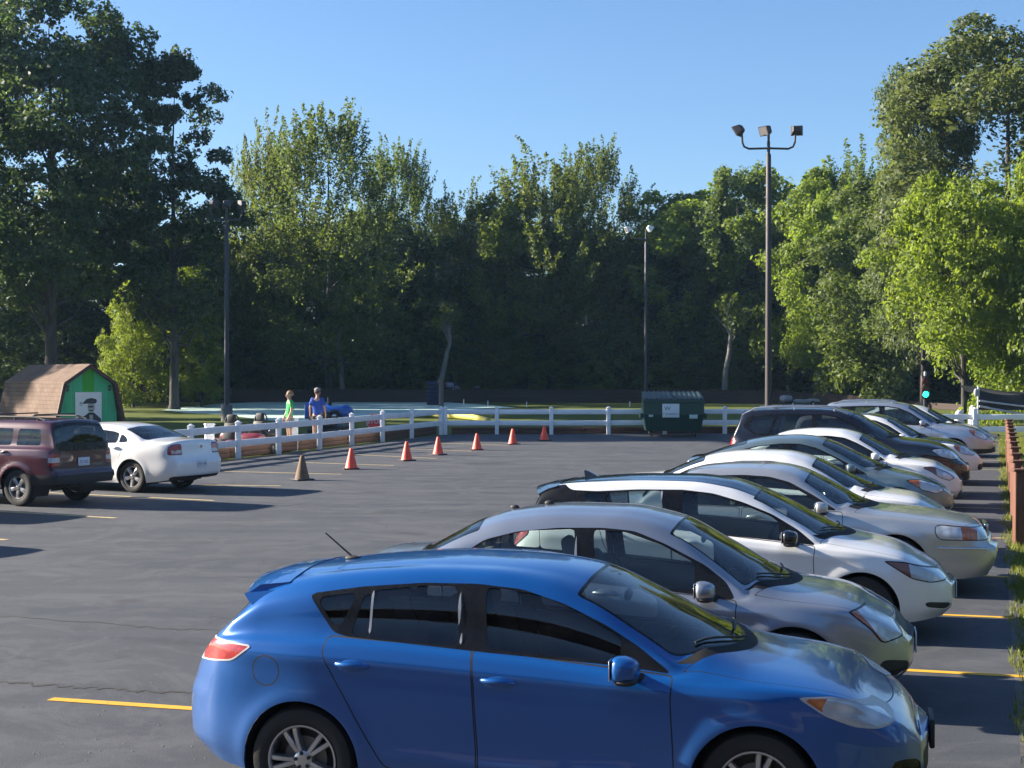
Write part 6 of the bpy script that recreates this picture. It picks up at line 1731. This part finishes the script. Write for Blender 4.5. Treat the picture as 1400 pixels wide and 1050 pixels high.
# dumpster
def dumpster():
    MGN = plain('dumpster_green', (.012, .055, .042), .5, var=.2, scale=3); MLID = plain('lid_dark', (.03, .055, .055), .6, var=.2)
    base = gpt(921, 597.5); W_ = 2.18; D_ = 1.5; H_ = 1.30
    r_ = thing('dumpster', 'dark green wheeled dumpster with a white sign in the gap of the back fence', 'dumpster', base, R(-2))
    z0 = .22
    b = MB()
    # body, front face sloping out toward the top
    V = [(-W_ / 2 + .1, 0, z0), (W_ / 2 - .1, 0, z0), (W_ / 2 - .1, D_, z0), (-W_ / 2 + .1, D_, z0), (-W_ / 2, -.22, z0 + .62), (W_ / 2, -.22, z0 + .62), (W_ / 2, D_, z0 + .62), (-W_ / 2, D_, z0 + .62), (-W_ / 2, -.24, H_), (W_ / 2, -.24, H_), (W_ / 2, D_, H_ + .22), (-W_ / 2, D_, H_ + .22)]
    b.add(V, [(3, 2, 1, 0), (0, 1, 5, 4), (1, 2, 6, 5), (2, 3, 7, 6), (3, 0, 4, 7), (4, 5, 9, 8), (5, 6, 10, 9), (6, 7, 11, 10), (7, 4, 8, 11), (8, 9, 10, 11)])
    b.bar((-W_ / 2 - .03, -.26, H_), (W_ / 2 + .03, -.26, H_), .08, .09, 0, .01)
    b.bar((-W_ / 2 - .02, -.235, z0 + .62), (W_ / 2 + .02, -.235, z0 + .62), .05, .06, 0, .01)
    for k in range(8):
        x = -W_ / 2 + .2 + (W_ - .4) * k / 7
        b.bar((x, -.03, z0 + .05), (x, -.235, z0 + .58), .05, .04, 0, .005, (0, -1, 0))
    b.build('bin', [MGN], r_)
    for s_ in (-1, 1):
        b = MB(); b.box((s_ * (W_ / 2 + .06), .45, z0 + .55), (.12, .95, .18), 0, None, .015); b.build('fork_pocket', [MGN], r_, 40)
        b = MB()
        x0, x1 = (-W_ / 2, -.02) if s_ < 0 else (.02, W_ / 2)
        V = [(x0, -.30, H_ + .05), (x1, -.30, H_ + .05), (x1, D_, H_ + .30), (x0, D_, H_ + .30)]; V += [(x, y, z + .04) for x, y, z in V]
        b.add(V, [(3, 2, 1, 0), (4, 5, 6, 7), (0, 1, 5, 4), (1, 2, 6, 5), (2, 3, 7, 6), (3, 0, 4, 7)])
        for k in range(6):
            xx = x0 + .1 + (x1 - x0 - .2) * k / 5
            b.bar((xx, -.31, H_ + .10), (xx, D_, H_ + .35), .07, .035, 0, .01)
        b.build('lid', [MLID], r_)
    for sx in (-1, 1):
        for yy in (.1, D_ - .2):
            b = MB(); b.lathe([(.09, -.03), (.10, -.02), (.10, .02), (.09, .03)], 16, 0, Matrix.Translation((sx * .8, yy, .105)) @ Matrix.Rotation(R(90), 4, 'Y')); b.box((sx * .8, yy, .20), (.10, .06, .08)); b.build('caster', [M_MATTE], r_, 40)
    # signs on the sloped upper panel
    sg = MB(); sg.box((-.12, -.252, H_ - .33), (.62, .016, .50), 0, None, .006); so_ = sg.build('sign', [plain('sign_white', (.62, .70, .72), .5, var=.04)], r_, 40)
    Mf = face_frame((-.24, -.262, H_ - .26), (1, 0, 0), (0, 0, 1)); lettering('lettering', 'W', .22, plain('sign_green', (.01, .10, .06), .5), so_, Mf, .002)
    ln_ = MB()
    for zz, w_ in ((H_ - .43, .46), (H_ - .48, .36)): ln_.box((-.12, -.262, zz), (w_, .004, .018))
    ln_.build('small_print', [plain('sign_grey', (.30, .36, .40), .6)], so_)
    b = MB(); b.box((.70, -.258, H_ - .55), (.30, .012, .14), 0, None, .004); b.build('sticker', [plain('sticker_pale', (.42, .55, .52), .5)], r_, 40)
    b = MB(); b.box((-.84, -.258, H_ - .52), (.16, .012, .08), 0, None, .004); b.build('sticker', [MATS['sticker_pale']], r_, 40)
dumpster()

# octagonal sign behind the left fence
def stop_sign():
    c = apt(512, 576, 59.5); base = Vector((c.x, c.y, gz(59.5)))
    r_ = thing('stop_sign', 'red octagonal stop sign hung behind the left white fence', 'sign', base, R(-6))
    z = c.z - base.z; Ro = .36
    M = face_frame((0, 0, z), (1, 0, 0), (0, 0, 1))
    oc = lambda r_: [(r_ * math.cos(R(22.5 + 45 * k)), r_ * math.sin(R(22.5 + 45 * k))) for k in range(8)]
    b = MB(); b.prism(oc(Ro), .012, M @ Matrix.Translation((0, 0, -.012)), 0); b.build('rim', [M_WHITE], r_)
    b = MB(); b.prism(oc(Ro - .025), .006, M, 0); p_ = b.build('panel', [plain('sign_red', (.75, .045, .04), .45, var=.1)], r_)
    lettering('lettering', 'STOP', .25, M_WHITE, p_, M @ Matrix.Translation((0, -.02, .008)), .003)
    b = MB(); b.box((0, .05, z * .5), (.06, .05, z + .3), 0, None, .008); b.build('post', [M_POLEG], r_, 40)
stop_sign()

# start light for the kart track
def start_light():
    c = apt(1265, 530, 55); base = Vector((c.x, c.y, gz(55))); r_ = thing('traffic_light', 'traffic light glowing green before the dark wood', 'traffic light', base)
    z = c.z - base.z
    b = MB(); b.box((0, .05, z + .02), (.30, .20, .82), 0, None, .03); b.build('housing', [plain('housing_dark', (.035, .014, .014), .5)], r_, 40)
    b = MB(); b.tube([(0, .08, -.1), (0, .08, z - .4)], .05, 10); b.build('post', [M_POLEG], r_, 50)
    b = MB(); b.box((0, .02, z + .52), (.09, .09, .18), 0, None, .03); b.build('beacon', [plain('beacon_pale', (.55, .52, .5), .4)], r_, 40)
    e = NT('green_light'); em = e.n('Emission', Color=(.02, .85, .52, 1), Strength=1.6); e.surf(em.outputs[0])
    for zz, mt, nm in ((.26, plain('lamp_off_red', (.10, .012, .012), .3), 'red_lamp'), (.02, plain('lamp_off_amber', (.06, .03, .008), .3), 'amber_lamp'), (-.25, e.m, 'green_lamp')):
        b = MB(); b.ball((0, -.055, z + zz), (.115, .03, .115), 10); b.build(nm, [mt], r_, 50)
        b = MB(); b.add([(.13 * math.cos(R(a)), -.05 - d_2, z + zz + .13 * math.sin(R(a))) for a in range(0, 181, 20) for d_2 in (0, .12)], [(2 * i, 2 * i + 1, 2 * i + 3, 2 * i + 2) for i in range(9)]); b.build('hood', [MATS['housing_dark']], r_)
start_light()

# black tarp stretched over a pale frame at the right
def tarp():
    y = 53.0; a = apt(1337, 532, y)
    base = Vector((a.x, a.y, gz(y))); r_ = thing('tarp_shelter', 'black mesh tarp stretched over pale poles at the right edge behind the white fence', 'tarp', base)
    h = a.z - base.z
    MP = plain('pole_pale', (.42, .44, .48), .45, .2)
    b = MB(); N = 14; V = []
    for i in range(N + 1):
        u = i / N
        for j in range(7):
            v = j / 6
            sag = .10 * math.sin(math.pi * u * 2.0) * (1 - v) + .07 * math.sin(9 * u + 4 * v)
            V.append((u * 4.2, v * 2.2 + .08 * math.sin(11 * u), h - .02 - .62 * u * (1.25 - .25 * u) * 0.55 + .12 * v - sag * .6 - .12 * math.sin(math.pi * v)))
    b.add(V, [(i * 7 + j, (i + 1) * 7 + j, (i + 1) * 7 + j + 1, i * 7 + j + 1) for i in range(N) for j in range(6)])
    V = []
    for i in range(N + 1):
        u = i / N; zt_ = V and 0 or 0
        z1 = h - .02 - .62 * u * (1.25 - .25 * u) * .55 - .10 * math.sin(math.pi * u * 2.0) * .6 - .07 * .6 * math.sin(9 * u)
        for j in range(5): V.append((u * 4.2, .08 * math.sin(11 * u) - .03 * j, z1 - (z1 - 1.0) * j / 4))
    b.add(V, [(i * 5 + j, (i + 1) * 5 + j, (i + 1) * 5 + j + 1, i * 5 + j + 1) for i in range(N) for j in range(4)])
    b.build('tarp', [plain('tarp_black', (.016, .017, .020), .7, var=.3, scale=2, bump=.3)], r_, 60)
    b = MB(); b.tube([(0, 0, 0), (.02, 0, h + .12)], .045, 8); b.build('pole', [MP], r_, 50)
    b = MB(); b.tube([(4.2, .1, 0), (4.2, .1, h - .2)], .045, 8); b.build('pole', [MP], r_, 50)
    b = MB(); b.tube([(0, -.14, h - .62), (2.4, -.18, .70)], .04, 8); b.tube([(0, -.14, h - .42), (4.2, -.16, h - .95)], .035, 8); b.build('brace', [MP], r_, 50)
    b = MB(); b.ball((-.08, -.05, h - .12), (.09, .07, .15), 10); b.build('tied_fabric', [plain('fabric_grey', (.30, .32, .34), .8)], r_, 50)
tarp()
# white folded covers heaped by the tarp
for (px, py, y, rr_, lab) in [(1312, 564, 53, (.17, .15, .09), 'white rounded sack lying low beside the tarp poles'), (1330, 560, 53.5, (.14, .13, .16), 'white bundled sack standing by the tarp poles')]:
    c = apt(px, py, y); r_ = thing('white_sack', lab, 'sack', Vector((c.x, c.y, gz(y))))
    b = MB(); zc = c.z - gz(y)
    rg = random.Random(int(px)); ph = [rg.uniform(0, 6) for _ in range(4)]
    def lump(p): 
        k = 1 + .10 * math.sin(9 * p.x + ph[0]) + .08 * math.sin(11 * p.z + ph[1])
        return Vector((p.x * k, p.y * k, p.z))
    b.sball((0, 0, (zc + rr_[2]) / 2), (rr_[0], rr_[1], (zc + rr_[2]) / 2), .75, 14, 0, lump); b.build('fabric', [plain('sack_white', (.58, .58, .58), .8, var=.08)], r_, 60)

# karts
def kart(name, label, loc, rz, body, hub=True, group=None, sc=1.0, tall=True):
    r_ = thing(name, label, 'go-kart', loc, R(rz), group); r_.scale = (sc,) * 3
    b = MB(); b.box((0, 0, .12), (1.5, .5, .05), 0, None, .02); b.tube([(.95, -.5, .2), (1.05, -.3, .2), (1.05, .3, .2), (.95, .5, .2), (-.95, .5, .2), (-1.0, .3, .2), (-1.0, -.3, .2), (-.95, -.5, .2), (.95, -.5, .2)], .04, 8); b.build('frame', [M_MATTE], r_, 40)
    b = MB(); b.sball((.78, 0, .27), (.38, .30, .14), .7, 10)
    for s_ in (-1, 1): b.sball((0, s_ * .50, .26), (.52, .12, .12), .6, 10)
    b.sball((-.72, 0, .42), (.28, .42, .18), .6, 10)
    b.build('bodywork', [body], r_, 50)
    b = MB(); b.sball((-.25, 0, .30), (.24, .22, .08), .6, 8); b.box((-.48, 0, .58), (.08, .40, .56), 0, Matrix.Rotation(R(-14), 3, 'Y'), .04); b.build('seat', [M_MATTE], r_, 40)
    if tall:
        b = MB(); b.tube([(-.60, -.24, .2), (-.66, -.24, .95), (-.66, -.16, 1.08), (-.66, .16, 1.08), (-.66, .24, .95), (-.60, .24, .2)], .025, 8); b.build('roll_hoop', [M_MATTE], r_, 50)
        b = MB(); b.sball((-.62, 0, .98), (.07, .15, .14), .65, 10); b.build('headrest', [M_MATTE], r_, 50)
    b = MB()
    ring = [Vector((.22 + .06 * math.sin(a), .16 * math.cos(a), .66 + .15 * math.sin(a))) for a in [2 * math.pi * k / 18 for k in range(19)]]
    b.tube(ring, .018, 6, 0, False); b.tube([(.22, 0, .66), (.6, 0, .3)], .02, 6); b.box((.22, 0, .66), (.03, .26, .04)); b.build('steering_wheel', [M_TRIM], r_, 50)
    for x in (-.58, .58):
        for s_ in (-1, 1):
            b = MB(); b.lathe([(.07, -.09), (.13, -.1), (.145, -.07), (.145, .07), (.13, .1), (.07, .09)], 20, 0, Matrix.Translation((x, s_ * .56, .145)) @ Matrix.Rotation(R(90), 4, 'X'), caps=False)
            w_ = b.build('wheel', [M_TYRE], r_, 40)
            b = MB(); b.lathe([(.075, -.085), (.07, .085), (.03, .09), (1e-4, .09)], 14, 0, Matrix.Translation((x, s_ * .56, .145)) @ Matrix.Rotation(R(-90 * s_), 4, 'X')); b.build('rim', [M_ALLOY], w_, 40)
    return r_
K_DK = plain('kart_dark', (.03, .03, .035), .4); K_RED = plain('kart_red', (.20, .02, .03), .4, coat=.6); K_BLU = plain('kart_blue', (.015, .10, .42), .35, coat=.7, var=.08); K_PUR = plain('kart_purple', (.06, .03, .12), .4, coat=.6)
perp = Vector((-d_.y, d_.x, 0))
fa = math.degrees(math.atan2(d_.y, d_.x))
def yard(px, dd, y):
    return Vector(((px - 700) * y / F_PX, y, gz(y)))
kart('go_kart', 'black go-kart with a white-marked headrest behind the left fence nearest the white sedan', yard(302, 0, 45.0), fa + 180, K_RED)
kart('go_kart', 'black go-kart with a dark headrest behind the left fence', yard(339, 0, 46.4), fa + 172, K_DK)
kart('go_kart', 'dark red go-kart parked low behind the second fence panel', yard(358, 0, 44.6), fa + 5, K_RED, tall=False)
kart('go_kart', 'black go-kart low behind the fence under the blue-shirted person', yard(452, 0, 55.5), fa + 5, K_DK, tall=False)
kart('go_kart', 'dark go-kart with a pale stripe parked on the bank above the brown barrier', Vector(((630 - 700) * 103.5 / F_PX, 103.5, gz(103.5) + .62)), 12, plain('kart_pale', (.35, .35, .42), .4), sc=1.15)
kart('go_kart', 'dark go-kart standing behind the black sport utility vehicle roof', Vector(((1092 - 700) * 79 / F_PX, 79, gz(79) + .35)), 10, plain('kart_silver', (.25, .26, .30), .4), sc=1.0)
for (px, y, zz, lab) in [(630, 103.5, .62, 'low earth bank under the kart above the barrier'), (1092, 79, .35, 'low earth bank under the kart behind the black vehicle')]:
    x = (px - 700) * y / F_PX; b = MB(); N = 24
    V = [(x + 2.6 * math.cos(6.2832 * k / N), y + 1.9 * math.sin(6.2832 * k / N), gz(y) - .05) for k in range(N)] + [(x + 1.7 * math.cos(6.2832 * k / N), y + 1.1 * math.sin(6.2832 * k / N), gz(y) + zz) for k in range(N)]
    b.add(V, [(k, (k + 1) % N, N + (k + 1) % N, N + k) for k in range(N)] + [tuple(range(N, 2 * N))]); o = b.build('terrain', [M_DIRT]); o['kind'] = 'structure'
# dark blue tyre stack by the weathered post
c = gpt(592, 553.5); r_ = thing('tyre_stack', 'dark blue tyre stack at the track edge beside the weathered post', 'tyre stack', c)
for k in range(6):
    b = MB(); b.lathe([(.22, -.12), (.36, -.13), (.42, -.07), (.42, .07), (.36, .13), (.22, .12)], 24, 0, Matrix.Translation((.03 * math.sin(k * 2), .03 * math.cos(k * 3), .13 + .25 * k)), caps=False); b.build('tyre', [plain('tyre_blue', (.012, .02, .06), .7, var=.2)], r_, 40)

# blue race-shaped kart on the pale track
def race_kart():
    y = 66.0; c = apt(452, 577, y); r_ = thing('race_kart', 'blue race-car shaped kart with a tall rear wing on the pale track', 'race kart', Vector((c.x, c.y, gz(y))), R(-8))
    s = 33.0 / F_PX
    b = MB()
    st = [(-.80, .18, .30, .34), (-.55, .34, .36, .36), (-.2, .52, .34, .40), (.15, .46, .30, .40), (.5, .44, .36, .38), (.75, .44, .40, .34), (.95, .38, .32, .26), (1.05, .34, .12, .12)]
    V = []; n_ = 14
    for x, zc, hz, hy in st:
        for k in range(n_):
            a = 2 * math.pi * k / n_; V.append((x, hy * math.copysign(abs(math.cos(a))**.8, math.cos(a)), zc + hz * math.copysign(abs(math.sin(a))**.8, math.sin(a))))
    b.add(V, [(i * n_ + k, i * n_ + (k + 1) % n_, (i + 1) * n_ + (k + 1) % n_, (i + 1) * n_ + k) for i in range(len(st) - 1) for k in range(n_)] + [tuple(range(n_ - 1, -1, -1)), tuple(range((len(st) - 1) * n_, len(st) * n_))])
    b.build('bodywork', [K_BLU], r_, 60)
    b = MB(); b.box((-.98, 0, .55), (.22, .95, .75), 0, None, .04); b.build('rear_wing', [K_BLU], r_, 40)
    for x, ss in ((-.6, .26), (.32, .30)):
        for s_ in (-1, 1):
            M = Matrix.Translation((x, s_ * .50, ss)) @ Matrix.Rotation(R(90), 4, 'X')
            b = MB(); b.lathe([(ss * .5, -.11), (ss * .92, -.12), (ss, -.08), (ss, .08), (ss * .92, .12), (ss * .5, .11)], 24, 0, M, caps=False); w_ = b.build('wheel', [M_TYRE], r_, 40)
            b = MB(); b.lathe([(ss * .52, -.1), (ss * .45, .05), (ss * .15, .11), (1e-4, .11)], 18, 0, Matrix.Translation((x, s_ * .50, ss)) @ Matrix.Rotation(R(-90 * s_), 4, 'X')); b.build('rim', [M_ALLOY], w_, 40)
    b = MB(); b.ball((-.05, 0, .88), (.10, .16, .10), 8); b.build('cockpit_rim', [M_MATTE], r_, 50)
race_kart()
# black boot-like sack on the lower rail
c = apt(352, 616, 43.6)
r_ = thing('fire_extinguisher', 'small pale and black cylinder hung under the lower rail of the left fence', 'cylinder', c)
b = MB(); b.lathe([(.06, -.16), (.075, -.14), (.075, .08), (.05, .13), (.02, .15), (1e-4, .15)], 16, 0); b.build('tank', [plain('tank_pale', (.5, .47, .38), .5)], r_, 50)
b = MB(); b.box((.03, 0, .17), (.16, .05, .05), 0, None, .015); b.tube([(.08, 0, .16), (.11, 0, .02), (.10, 0, -.1)], .015, 6); b.build('valve', [M_MATTE], r_, 40)
# ------------------------------------------------------------------ people
def skinned(verts, edges, radii, name, mat, parent, levels=2, root=0):
    me = bpy.data.meshes.new(name); me.from_pydata(verts, edges, []); o = bpy.data.objects.new(name, me); COL.objects.link(o)
    md = o.modifiers.new('skin', 'SKIN'); md.use_smooth_shade = True
    for i, r_ in enumerate(radii):
        me.skin_vertices[0].data[i].radius = r_ if hasattr(r_, '__len__') else (r_, r_)
        me.skin_vertices[0].data[i].use_root = (i == root)
    sb = o.modifiers.new('sub', 'SUBSURF'); sb.levels = levels; sb.render_levels = levels
    dg = bpy.context.evaluated_depsgraph_get(); dg.update()
    m2 = bpy.data.meshes.new_from_object(o.evaluated_get(dg))
    bpy.data.objects.remove(o); m2.materials.clear(); m2.materials.append(mat); m2.polygons.foreach_set('use_smooth', [True] * len(m2.polygons))
    return link(bpy.data.objects.new(name, m2), parent)
SKIN_M = plain('skin', (.42, .25, .18), .55, var=.08)
def person(label, loc, rz, shirt, shorts, hair, cap=None, head_turn=0.0, H=1.75, arm=(.10, .06), fists=False):
    r_ = thing('person', label, 'person', loc, rz)
    r_.scale = (H / 1.75,) * 3
    # facing +x; left is +y
    V, E, Rd = [], [], []
    def v(x, y, z, r, par=None):
        V.append((x, y, z)); Rd.append(r)
        if par is not None: E.append((par, len(V) - 1))
        return len(V) - 1
    pel = v(0, 0, .95, (.135, .115)); sp = v(.01, 0, 1.12, (.125, .10), pel); ch = v(0, 0, 1.32, (.15, .11), sp); nk = v(-.01, 0, 1.47, .062, ch); nk2 = v(.015, 0, 1.53, .055, nk)
    h1 = v(.03, 0, 1.60, (.078, .085), nk2); h2 = v(.025, 0, 1.68, (.078, .092), h1); h3 = v(.015, 0, 1.735, (.05, .06), h2)
    for s_ in (-1, 1):
        sh = v(-.005, s_ * .165, 1.42, .062, ch); el = v(-.03 + arm[0] * .3, s_ * .245, 1.14, .043, sh); wr_ = v(arm[0], s_ * .26, .90, .028, el); pm = v(arm[0] + .02, s_ * .255, .845, (.022, .036), wr_)
        for q in range(4):
            yy = (-.030 + .02 * q)
            f1 = v(arm[0] + .03 + yy * .8, s_ * .252, .80, .0095, pm); f2 = v(arm[0] + .035 + yy * .8, s_ * .245, .765 - .008 * (1.5 - abs(q - 1.5)), .008, f1)
        t1 = v(arm[0] + .055, s_ * .235, .84, .011, pm); t2 = v(arm[0] + .07, s_ * .23, .805, .009, t1)
        hp = v(0, s_ * .095, .88, .095, pel); kn = v(.015, s_ * .115, .50, .058, hp); an = v(-.01, s_ * .12, .09, .038, kn); ft = v(.12, s_ * .13, .035, (.042, .03), an)
    body = skinned(V, E, Rd, 'body', SKIN_M, r_, 2, pel)
    # shirt: torso and sleeves
    V, E, Rd = [], [], []
    hem = v(0, 0, .83, (.185, .145)); a1 = v(.01, 0, 1.10, (.165, .128), hem); a2 = v(0, 0, 1.32, (.185, .135), a1); a3 = v(-.008, 0, 1.455, (.085, .075), a2)
    for s_ in (-1, 1):
        b1 = v(-.005, s_ * .175, 1.415, .082, a2); b2 = v(-.02, s_ * .235, 1.20, .068, b1)
    skinned(V, E, Rd, 'shirt', shirt, r_, 2, hem)
    V, E, Rd = [], [], []
    w_ = v(0, 0, .98, (.155, .13))
    for s_ in (-1, 1):
        b1 = v(0, s_ * .10, .82, .112, w_); b2 = v(.012, s_ * .112, .52, .088, b1)
    skinned(V, E, Rd, 'shorts', shorts, r_, 2, w_)
    # head details
    hd = MB()
    for s_ in (-1, 1):
        hd.ball((.115, s_ * .033, 1.655), (.012, .016, .010), 8)
    hd.build('eyes', [M_TRIM], r_, 50)
    b = MB(); b.ball((.128, 0, 1.625), (.022, .016, .026), 8); b.ball((.112, 0, 1.585), (.012, .028, .008), 8)
    for s_ in (-1, 1): b.ball((.015, s_ * .088, 1.635), (.022, .014, .035), 8)
    b.build('face', [SKIN_M], r_, 50)
    b = MB()
    def hairf(p): return Vector((p.x - (.03 if p.z < 0 else 0), p.y, p.z))
    b.sball((-.012, 0, 1.695), (.108, .098, .095), .95, 12, 0, hairf); b.build('hair', [hair], r_, 60)
    if cap is not None:
        b = MB(); b.sball((.0, 0, 1.735), (.118, .104, .075), .9, 10); b.sball((.13, 0, 1.715), (.085, .08, .010), .9, 6); b.build('cap', [cap], r_, 60)
    for s_ in (-1, 1):
        b = MB(); b.sball((.055, s_ * .13, .045), (.14, .05, .048), .75, 8); b.build('shoe', [M_MATTE], r_, 50)
    return r_
pg = apt(396, 600, 45.2)
person('person in a bright green T-shirt with blond hair standing behind the left fence', Vector((pg.x, 45.2, gz(45.2) + .16)), R(205), plain('shirt_green', (.04, .42, .10), .85, var=.12), plain('shorts_grey', (.22, .22, .22), .9), plain('hair_blond', (.30, .18, .09), .7), None, 0, 1.66, (.12, .06))
pb_ = apt(434, 600, 47.0)
person('person in a royal blue T-shirt and grey cap seen from behind at the kart yard', Vector((pb_.x, 47.0, gz(47.0) + .16)), R(82), plain('shirt_blue', (.02, .07, .34), .85, var=.12), plain('shorts_dark', (.05, .05, .06), .9), plain('hair_brown', (.09, .06, .045), .8), plain('cap_grey', (.28, .25, .24), .8), 0, 1.70, (.04, .06))
# low deck of the kart yard that the people stand on
dk = [gpt(360, 618) + Vector((-.6, .6, 0)), gpt(470, 606) + Vector((-.6, .6, 0)), gpt(470, 606) + Vector((-3.6, 4.6, 0)), gpt(360, 618) + Vector((-4.2, 3.4, 0))]
r_ = thing('low_deck', 'low brown plank deck under the two people behind the left fence', 'deck', dk[0])
b = MB(); D = [p - dk[0] for p in dk]
for k in range(22):
    a, b_ = D[0].lerp(D[1], k / 22), D[0].lerp(D[1], (k + .96) / 22); c_, e_ = D[3].lerp(D[2], (k + .96) / 22), D[3].lerp(D[2], k / 22)
    V = [a, b_, c_, e_]; V = [Vector((p.x, p.y, -.05)) for p in V] + [Vector((p.x, p.y, p.z + .16)) for p in V]
    b.add(V, [(3, 2, 1, 0), (4, 5, 6, 7), (0, 1, 5, 4), (1, 2, 6, 5), (2, 3, 7, 6), (3, 0, 4, 7)])
b.build('planks', [M_BROWN], r_)
# the club building behind the photographer: seen only as reflections in the near cars
def clubhouse():
    r_ = thing('clubhouse', 'long low brown clubhouse behind the photographer, mirrored in the nearest car windows', 'building', (0, -2.2, 0))
    MW = plain('siding_brown', (.075, .055, .042), .8, var=.2, scale=1.5); MF = plain('fascia_tan', (.30, .25, .17), .7, var=.1)
    b = MB(); b.box((0, -4, 2.4), (44, 8, 4.8)); b.build('wall', [MW], r_)
    b = MB(); b.add([(-23, .8, 4.9), (23, .8, 4.9), (23, -4, 6.8), (-23, -4, 6.8), (23, -9, 4.9), (-23, -9, 4.9)], [(0, 1, 2, 3), (3, 2, 4, 5), (0, 3, 5), (1, 4, 2), (0, 5, 4, 1)]); b.build('roof', [plain('roof_dark', (.05, .04, .035), .9)], r_)
    for k in range(20):
        b = MB(); x = -21 + 2.2 * k; b.box((x, .06, 1.75), (2.05, .05, .75)); b.build('panel', [MF], r_)
clubhouse()
# ------------------------------------------------------------------ camera, light
cam = bpy.data.cameras.new('camera'); co = link(bpy.data.objects.new('camera', cam))
cam.sensor_width = 36; cam.lens = F_PX / 1400 * 36; cam.clip_end = 2000; cam.clip_start = .1
co.location = (0, 0, CAM_H); co.rotation_euler = (R(90) - math.atan((525 - HOR) / F_PX), 0, 0)
scene.camera = co
SUN_EL, SUN_AZ = R(23), R(-13)          # direction the light travels in plan, measured from +X
w = bpy.data.worlds.new('World'); scene.world = w; w.use_nodes = True
nt = w.node_tree
sky = nt.nodes.new('ShaderNodeTexSky'); sky.sky_type = 'NISHITA'; sky.sun_disc = False
sky.sun_elevation = SUN_EL
tx, ty = -math.cos(SUN_AZ), -math.sin(SUN_AZ)
sky.sun_rotation = math.atan2(tx, ty)
sky.air_density = 1.0; sky.altitude = 0; sky.air_density = 1.0; sky.dust_density = .7; sky.ozone_density = 5.6
bg = nt.nodes['Background']; bg.inputs[1].default_value = .063
tn = nt.nodes.new('ShaderNodeMix'); tn.data_type = 'RGBA'; tn.blend_type = 'MULTIPLY'; tn.inputs[0].default_value = 1; tn.inputs[7].default_value = (1, .985, .99, 1)
nt.links.new(sky.outputs[0], tn.inputs[6]); nt.links.new(tn.outputs[2], bg.inputs[0])
sl = bpy.data.lights.new('sun', 'SUN'); sl.energy = 5.0; sl.angle = R(.53); sl.color = (1, .90, .76)
so = link(bpy.data.objects.new('sun', sl))
dv = Vector((math.cos(SUN_AZ) * math.cos(SUN_EL), math.sin(SUN_AZ) * math.cos(SUN_EL), -math.sin(SUN_EL)))
so.rotation_euler = dv.to_track_quat('-Z', 'Y').to_euler(); so.location = (-20, 10, 30)
scene.view_settings.view_transform = 'Standard'; scene.view_settings.look = 'None'
scene.view_settings.exposure = 1.72
scene.cycles.max_bounces = 8; scene.cycles.transparent_max_bounces = 24

# thin summer air: closed box round the whole place, ground included
hb = MB(); hb.box((0, 60, 14), (420, 420, 36))
hm = bpy.data.materials.new('air'); hm.use_nodes = True; ht_ = hm.node_tree; ht_.nodes.clear()
ho = ht_.nodes.new('ShaderNodeOutputMaterial'); hv = ht_.nodes.new('ShaderNodeVolumePrincipled')
hv.inputs['Color'].default_value = (.40, .66, 1.0, 1); hv.inputs['Density'].default_value = .0002; hv.inputs['Anisotropy'].default_value = .1
ht_.links.new(hv.outputs[0], ho.inputs['Volume'])
tag(hb.build('haze', [hm]), None, None, None, 'stuff')
